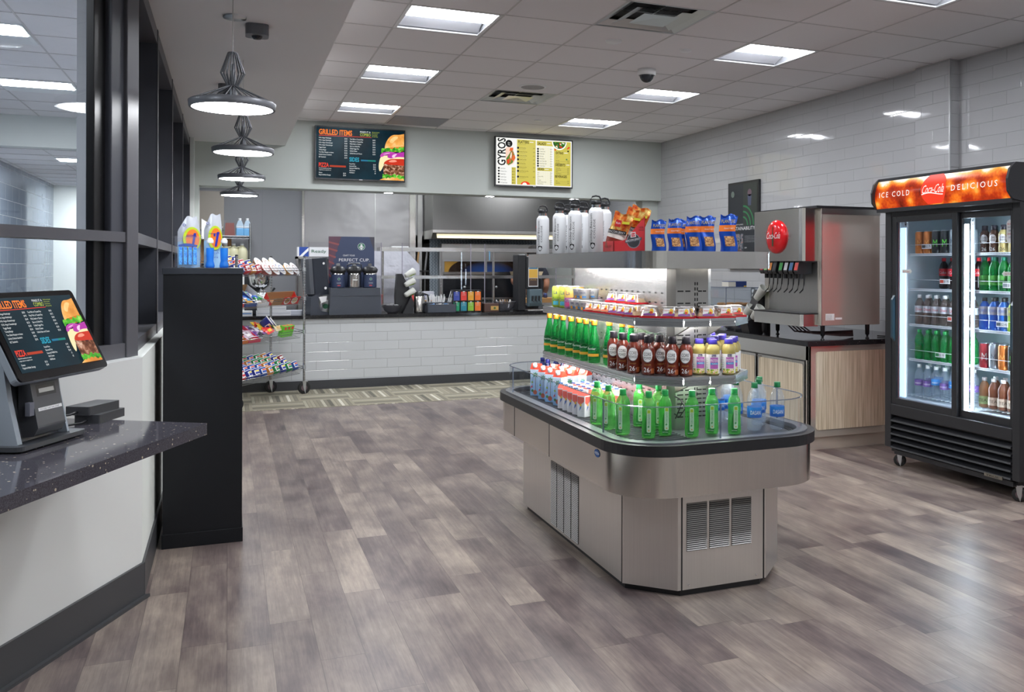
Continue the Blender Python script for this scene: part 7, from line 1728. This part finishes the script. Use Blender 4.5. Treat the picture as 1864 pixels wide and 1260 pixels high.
a = MB(); a.prism(rrect(-.08, .14, -.08, .08, .02, 3), 0, .015, white_pl); tag(a.build('white_tray', None, (2.0, 11.75, 1.62)), 'flat white tray on top of the pass shelf', 'tray')
# covered rack
cover = mat('plastic cover', 'd4d4dc', .3, fn=lambda t, b: t.l.new(t.bump(t.noise(t.coord(), 6.0, 3), .9, .03), b.inputs['Normal']))
t = thing('covered_rack', 'tall rack under a crumpled translucent white plastic cover', 'rack', (1.95, 12.45, 0))
a = MB(); a.prism([(-.55, .05), (.42, .05), (.42, 1.4), (.25, 1.58), (-.55, 1.58)], -.3, .3, cover, 'y'); a.build('plastic_cover', t, bev=.03)
a = MB()
for x in (-.5, .38):
    for y in (-.26, .26): a.rod((x, y, 0), (x, y, .1), .02, alu, 8)
a.build('leg', t)
# paddles on wall
for i, (x, c) in enumerate(((2.48, 'c9a06a'), (2.6, '8a8a8a'))):
    t = thing('oven_paddle', 'long handled oven tool hanging on the steel wall, %s' % ('wooden handle', 'metal handle')[i], 'oven tool', (x, 12.93, 0))
    a = MB(); a.rod((0, 0, 1.32), (.03, 0, 1.58), .014, flat(c), 8); a.rod((0, 0, .95), (.0, 0, 1.32), .008, steel_d, 8); a.box(-.07, .07, -.01, .01, .88, 1.0, steel); a.build('handle', t)
t = MB().box(-.12, .14, -.03, .0, 0, .02, black_pl).build('tool_hook', None, (2.52, 12.93, 1.3)); tag(t, 'black hook bar on the steel wall', 'hook')
# left kitchen: wire shelf with jugs
t = thing('wire_shelving', 'chrome wire shelving with jugs and cartons in the kitchen', 'shelving', (-.1, 12.55, 0))
a = MB()
for z in (1.40, 1.75): a.box(-.6, .36, -.2, .2, z, z + .012, wm); a.box(-.6, .36, -.202, -.198, z - .03, z - .024, wm); [a.rod((-.6 + .04 * k, -.2, z + (0 if k % 2 else -.03)), (-.56 + .04 * k, -.2, z + (-.03 if k % 2 else 0)), .003, wm, 4) for k in range(24)]
a.build('wire_shelves', t)
for x in (-.6, .36): a = MB(); a.rod((x, -.2, 0), (x, -.2, 1.92), .013, wm, 10); a.rod((x, .2, 0), (x, .2, 1.92), .013, wm, 10); a.build('post', t)
def make_jug():
    t = thing('jug', 'x', 'jug')
    a = MB(); a.lathe([(.001, 0), (.065, 0), (.07, .01), (.07, .15), (.055, .19), (.025, .215), (.02, .23)], mat('milky jug', 'd8d4b0', .35), seg=20); a.build('jug_body', t); a = MB(); a.cyl((0, 0, 0), .023, .228, .25, white_pl, 14); a.build('cap', t)
    a = MB(); a.tube([(-.03, -.03, .21), (-.065, -.04, .2), (-.078, -.04, .15), (-.065, -.02, .11)], .011, mat('milky jug', ''), 8); a.build('handle', t)
    return t
for i, x in enumerate((-.03, .065, .165)): place('jug', make_jug, (x, 12.5, 1.413), 0, 'milky plastic jug with white cap on the wire shelving, %s' % nth(i, 3), 'milky jugs')
a = MB(); a.box(-.25, .14, -.1, .1, 0, .32, card); tag(a.build('cardboard_box', None, (-.1, 12.66, 1.413)), 'brown cardboard box behind the milky jugs', 'box')
a = MB(); a.prism([(-.08, 0), (.04, 0), (.03, .16), (-.07, .16)], -.05, .05, flat('7c4a44', .5), 'y'); tag(a.build('dark_red_container', None, (.04, 12.45, 1.763)), 'dark red plastic container on the top wire shelf', 'container')
def make_blue():
    t = thing('cleaner_bottle', 'x', 'bottle'); a = MB(); a.box(-.045, .045, -.03, .03, 0, .1, flat('6fb0e0', .3)); a.box(-.045, .045, -.03, .03, .1, .13, flat('d4dfe8', .3)); a.prism([(-.045, .13), (.045, .13), (.02, .2), (-.02, .2)], -.03, .03, flat('b8cfe0', .3), 'y'); a.build('bottle_body', t, bev=.008); a = MB(); a.cyl((0, 0, 0), .018, .2, .23, white_pl, 12); a.build('cap', t); return t
for i, x in enumerate((.14, .23)): place('blueb', make_blue, (x, 12.56, 1.763), 0, 'white and blue cleaner bottle on the top wire shelf, %s' % ('left', 'right')[i], 'cleaner bottles')
for i, x in enumerate((-.06, -.14)):
    a = MB(); a.lathe([(.001, 0), (.04, 0), (.045, .16 - .05 * i), (.05, .19 - .05 * i), (.03, .2 - .05 * i), (.001, .2 - .05 * i)], clear('clear jar', (1, 1, 1)), seg=18); tag(a.build('glass_jug', None, (x, 12.5, 1.763)), 'clear jug on the top wire shelf, %s' % ('right', 'left')[i], 'jug')
# mixer, boxes, white things below
t = thing('stand_mixer', 'white and black machine with steel bowl behind the snack cart', 'mixer', (.25, 11.0, CT))
a = MB(); a.box(-.25, -.08, -.1, .12, 0, .5, white_pl); a.box(-.08, .12, -.0, .12, 0, .52, mat('mixer dark', '33363b', .4)); a.build('body', t, bev=.01)
a = MB(); a.lathe([(.001, .28), (.05, .28), (.11, .34), (.12, .42), (.12, .46)], chrome, (.08, -.08, 0), 26); a.build('bowl', t)
a = MB(); a.tube([(.1, -.08, .22), (.2, -.1, .24), (.24, -.1, .3)], .012, black_pl, 8); a.cyl((.1, -.08, 0), .02, 0, .28, chrome, 12); a.build('arm', t)
for i, (x, z, w) in enumerate(((.42, 0, .36), (.4, .05, .3), (.1, 0, .2))):
    a = MB(); a.box(-w / 2, w / 2, -.1, .1, 0, .05, flat('e2e4e8', .5)); a.box(-w / 2 + .01, w / 2 - .01, -.101, -.1, .02, .03, flat('3f7ac0' if i == 2 else 'c8ccd4')); tag(a.build('white_carton', None, (x + .05, 10.76, CT + z)), 'flat white carton on the serving counter behind the cart, %s' % ('lower one', 'upper one', 'left one')[i], 'carton')
a = MB(); a.box(0, .3, -.12, .12, 0, .04, flat('c9ced8', .3)); tag(a.build('white_tray', None, (.5, 10.95, CT)), 'pale tray on the serving counter left of the napkin dispenser', 'tray')
# towel dispensers, boxes, signage
t = thing('carton_shelf', 'small steel shelf with white and blue cartons behind the napkin dispenser', 'shelf', (1.05, 12.2, 1.3)); a = MB(); a.box(-.25, .3, -.15, .15, .17, .2, steel_h); a.box(-.25, .3, .14, .15, -.5, .2, steel_d); a.box(-.25, -.23, -.15, .15, -1.3, .2, steel); a.box(.28, .3, -.15, .15, -1.3, .2, steel); a.build('shelf', t)
t = thing('film_carton', 'white and blue carton lying on the small steel shelf', 'carton', (1.03, 12.1, 1.5)); a = MB(); a.box(-.22, .25, -.05, .1, 0, .12, white_pr); a.build('carton', t); a = MB(); a.poly([(0, 0), (.12, 0), (.12, .12), (0, .12)], (-.2, -.051, 0), (1, 0, 0), (0, 0, 1), flat('2a4a9c'), .001); a.poly([(0, 0), (.12, .12), (.12, .08), (.04, 0)], (-.2, -.051, 0), (1, 0, 0), (0, 0, 1), white_pr, .002); a.text('Ready', (-.05, -.052, .05), (1, 0, 0), (0, 0, 1), .04, flat('2a6a4a'), w=.18); a.build('print', t)
t = thing('wall_box', 'grey white box fixed high on the kitchen wall', 'wall box', (-.4, 12.95, 2.05)); a = MB(); a.box(-.1, .02, -.1, .05, 0, .16, white_pl); a.build('box', t, bev=.01); a = MB(); [a.rod((-.05 + .03 * k, .03, -1.4), (-.05 + .03 * k, .03, .02), .008, kit_grey, 6) for k in range(3)]; a.build('pipes', t)
a = MB(); a.box(-.25, .2, -.2, 0, .1, .6, flat('a39b90', .4)); a.box(-.25, .2, -.2, 0, 0, .09, kit_grey); tag(a.build('wall_cabinet', None, (-.25, 13.0, 1.75)), 'beige and grey wall mounted unit high in the kitchen corner', 'wall cabinet')
t = thing('thermostat_box', 'white box on the pier at the left end of the opening', 'wall box', (-.26, 10.55, 1.66)); a = MB(); a.prism([(0, 0), (.06, .02), (.06, .18), (0, .22)], -.05, .03, white_pl, 'y'); a.build('box', t, bev=.004)
a = MB(); a.lathe([(.001, 0), (.05, 0), (.055, .12), (.06, .125)], flat('c8382c', .4), seg=16); tag(a.build('red_cup', None, (1.72, 11.45, .9)), 'red cup on the steel work table behind the counter', 'cup')
for i, (x, c, h) in enumerate(((2.2, 'd87a2c', .16), (2.16, 'b03028', .12))):
    a = MB(); a.lathe([(.001, 0), (.028, 0), (.028, h * .7), (.012, h * .85), (.01, h)], flat(c, .35), seg=14); tag(a.build('sauce_bottle', None, (x, 11.6 - .1 * i, .9)), '%s sauce bottle on the steel work table' % ('orange', 'red')[i], 'sauce bottle')
t = thing('cracker_carton', 'tan and blue cracker carton on the steel work table', 'carton', (2.3, 11.5, .9)); a = MB(); a.box(-.12, .12, -.05, .05, 0, .05, flat('c89a5a')); a.box(-.12, .12, -.05, .05, .05, .16, flat('d8d8e0')); a.build('carton', t); a = MB(); a.text('HOT', (0, -.051, .07), (1, 0, 0), (0, 0, 1), .05, flat('2a3a8c'), w=.2, align='c'); a.build('print', t)
for i in range(4):
    a = MB(); a.lathe([(.001, 0), (.025, 0), (.025, .05), (.02, .06), (.001, .062)], flat(['e4e4e8', '3a4a7a', 'e8e8ec', '2a3a6a'][i], .4), seg=12); tag(a.build('sauce_jar', None, (3.72 + .07 * i, 11.5, .96)), 'small jar on the cutting board in the kitchen, %s' % nth(i, 4), 'jar', 'small jars on the board')
a = MB(); a.box(-.35, .3, -.15, .15, 0, .06, flat('b98a52', .6)); tag(a.build('cutting_board', None, (3.9, 11.55, .9)), 'thick wooden board on the steel work table', 'board')
a = MB(); a.box(-.004, .004, -.002, .002, 0, .12, flat('5ab0e0')); tag(a.build('blue_tag', None, (3.18, 11.58, 1.46)), 'light blue strip hanging from the pass shelf', 'tag')
t = thing('hood_sticker', 'white and red sticker on the hood', 'sticker', (4.15, 12.298, 1.93)); a = MB(); a.box(-.09, .05, 0, .002, 0, .03, flat('c03028')); a.box(-.08, .04, 0, .002, .03, .12, flat('c8c8cc')); a.build('sticker', t)

# ---------------------------------------------------------------- kitchen worker, bending over the work table
skin = mat('skin', 'b07a5c', .5); shirt = mat('dark shirt', '30343e', .8); pants = mat('dark trousers', '23252a', .8); glove = mat('white glove', 'd8d4da', .5); hair = mat('dark hair', '1c1714', .7)
t = thing('person', 'kitchen worker in a dark shirt and pale gloves bending over the kitchen table', 'person', (3.97, 12.45, 0))
def skinned(name, joints, edges, mt, parent, root=0, sub=2):
    me = bpy.data.meshes.new(name); me.from_pydata([j[0] for j in joints], edges, []); o = bpy.data.objects.new(name, me); COL.objects.link(o)
    o.parent = parent
    sk = o.modifiers.new('skin', 'SKIN')
    if not me.skin_vertices: me.attributes  # layer is made with the modifier below
    bm_layer = me.skin_vertices[0].data if me.skin_vertices else None
    if bm_layer is None:
        import bmesh
        bm = bmesh.new(); bm.from_mesh(me); bm.verts.layers.skin.verify(); bm.to_mesh(me); bm.free(); bm_layer = me.skin_vertices[0].data
    for i, j in enumerate(joints): bm_layer[i].radius = (j[1], j[2] if len(j) > 2 else j[1]); bm_layer[i].use_root = (i == root)
    s = o.modifiers.new('sub', 'SUBSURF'); s.levels = sub; s.render_levels = sub
    dg_ = bpy.context.evaluated_depsgraph_get(); ev = o.evaluated_get(dg_); nm = bpy.data.meshes.new_from_object(ev)
    o.modifiers.clear(); o.data = nm
    nm.materials.clear(); nm.materials.append(mt)
    for p in nm.polygons: p.use_smooth = True
    return o
J = [((0, .05, .92), .15, .12), ((0, .0, 1.08), .14, .11), ((0, -.1, 1.24), .15, .12), ((0, -.18, 1.36), .13, .10), ((0, -.25, 1.43), .055, .055), ((0, -.3, 1.47), .075, .085), ((0, -.33, 1.545), .085, .095),
     ((.17, -.17, 1.35), .06, .06), ((.25, -.18, 1.16), .048, .048), ((.16, -.36, 1.02), .036, .036), ((.12, -.42, 1.0), .03, .03),
     ((-.17, -.17, 1.35), .06, .06), ((-.27, -.2, 1.17), .048, .048), ((-.14, -.38, 1.03), .036, .036), ((-.1, -.43, 1.0), .03, .03),
     ((.09, .05, .85), .095, .095), ((.1, .03, .48), .062, .062), ((.1, .06, .1), .04, .04), ((.1, -.06, .04), .04, .03),
     ((-.09, .05, .85), .095, .095), ((-.1, .03, .48), .062, .062), ((-.1, .06, .1), .04, .04), ((-.1, -.06, .04), .04, .03)]
Ed = [(0, 1), (1, 2), (2, 3), (3, 4), (4, 5), (5, 6), (3, 7), (7, 8), (8, 9), (9, 10), (3, 11), (11, 12), (12, 13), (13, 14), (0, 15), (15, 16), (16, 17), (17, 18), (0, 19), (19, 20), (20, 21), (21, 22)]
body = skinned('body', J, Ed, skin, t)
# clothes follow the same skeleton, a little fuller
Js = [(J[0][0], .165, .135), (J[1][0], .155, .125), (J[2][0], .165, .135), ((0, -.17, 1.35), .14, .11), ((.17, -.17, 1.34), .075, .075), ((.24, -.18, 1.2), .066, .066), ((-.17, -.17, 1.34), .075, .075), ((-.26, -.195, 1.21), .066, .066)]
skinned('shirt', Js, [(0, 1), (1, 2), (2, 3), (3, 4), (4, 5), (3, 6), (6, 7)], shirt, t)
Jp = [((0, .05, .93), .16, .13), ((.09, .05, .83), .11, .11), ((.1, .03, .48), .08, .08), ((.1, .06, .1), .06, .06), ((-.09, .05, .83), .11, .11), ((-.1, .03, .48), .08, .08), ((-.1, .06, .1), .06, .06)]
skinned('trousers', Jp, [(0, 1), (1, 2), (2, 3), (0, 4), (4, 5), (5, 6)], pants, t)
for sx, nm_ in ((1, 'glove'), (-1, 'glove')):
    hx, hy, hz = .12 * sx if sx > 0 else -.1, -.42, 1.0
    Jg = [((hx + .02 * sx, hy + .05, hz + .02), .034, .034), ((hx, hy - .01, hz - .01), .03, .018), ((hx, hy - .05, hz - .03), .034, .014)]
    Eg = [(0, 1), (1, 2)]
    g = skinned('glove', Jg, Eg, glove, t)
    for k, (dx, l) in enumerate(((-.027, .05), (-.009, .062), (.009, .057), (.026, .045))):
        f = skinned('finger', [((hx + dx, hy - .06, hz - .033), .009), ((hx + dx * 1.1, hy - .06 - l * .5, hz - .045), .0085), ((hx + dx * 1.1, hy - .06 - l * .8, hz - .07), .008)], [(0, 1), (1, 2)], glove, g, sub=1)
    f = skinned('thumb', [((hx - .03 * sx, hy - .02, hz - .02), .011), ((hx - .05 * sx, hy - .045, hz - .035), .0095), ((hx - .052 * sx, hy - .07, hz - .05), .009)], [(0, 1), (1, 2)], glove, g, sub=1)
hd = MB(); hd.M = Matrix.Translation((0, -.335, 1.555)) @ Matrix.Rotation(.5, 4, 'X')
hd.lathe([(.001, .118), (.05, .108), (.088, .075), (.1, .03), (.098, -.01)], hair, (0, .012, 0), 20, sy=1.12); hd.build('hair', t)
fc = MB(); fc.M = Matrix.Translation((0, -.335, 1.53)) @ Matrix.Rotation(.5, 4, 'X')
for sx in (-1, 1): fc.lathe([(.001, .006), (.009, .004), (.001, -.006)], black_pr, (.032 * sx, -.092, .02), 8); fc.lathe([(.001, .03), (.012, .015), (.012, -.015), (.001, -.03)], skin, (.09 * sx, .0, .0), 8)
fc.prism([(-.095, .015), (-.118, -.015), (-.095, -.02)], -.012, .012, skin, 'x'); fc.box(-.02, .02, -.098, -.09, -.052, -.046, flat('8a4a42')); fc.build('face', t)
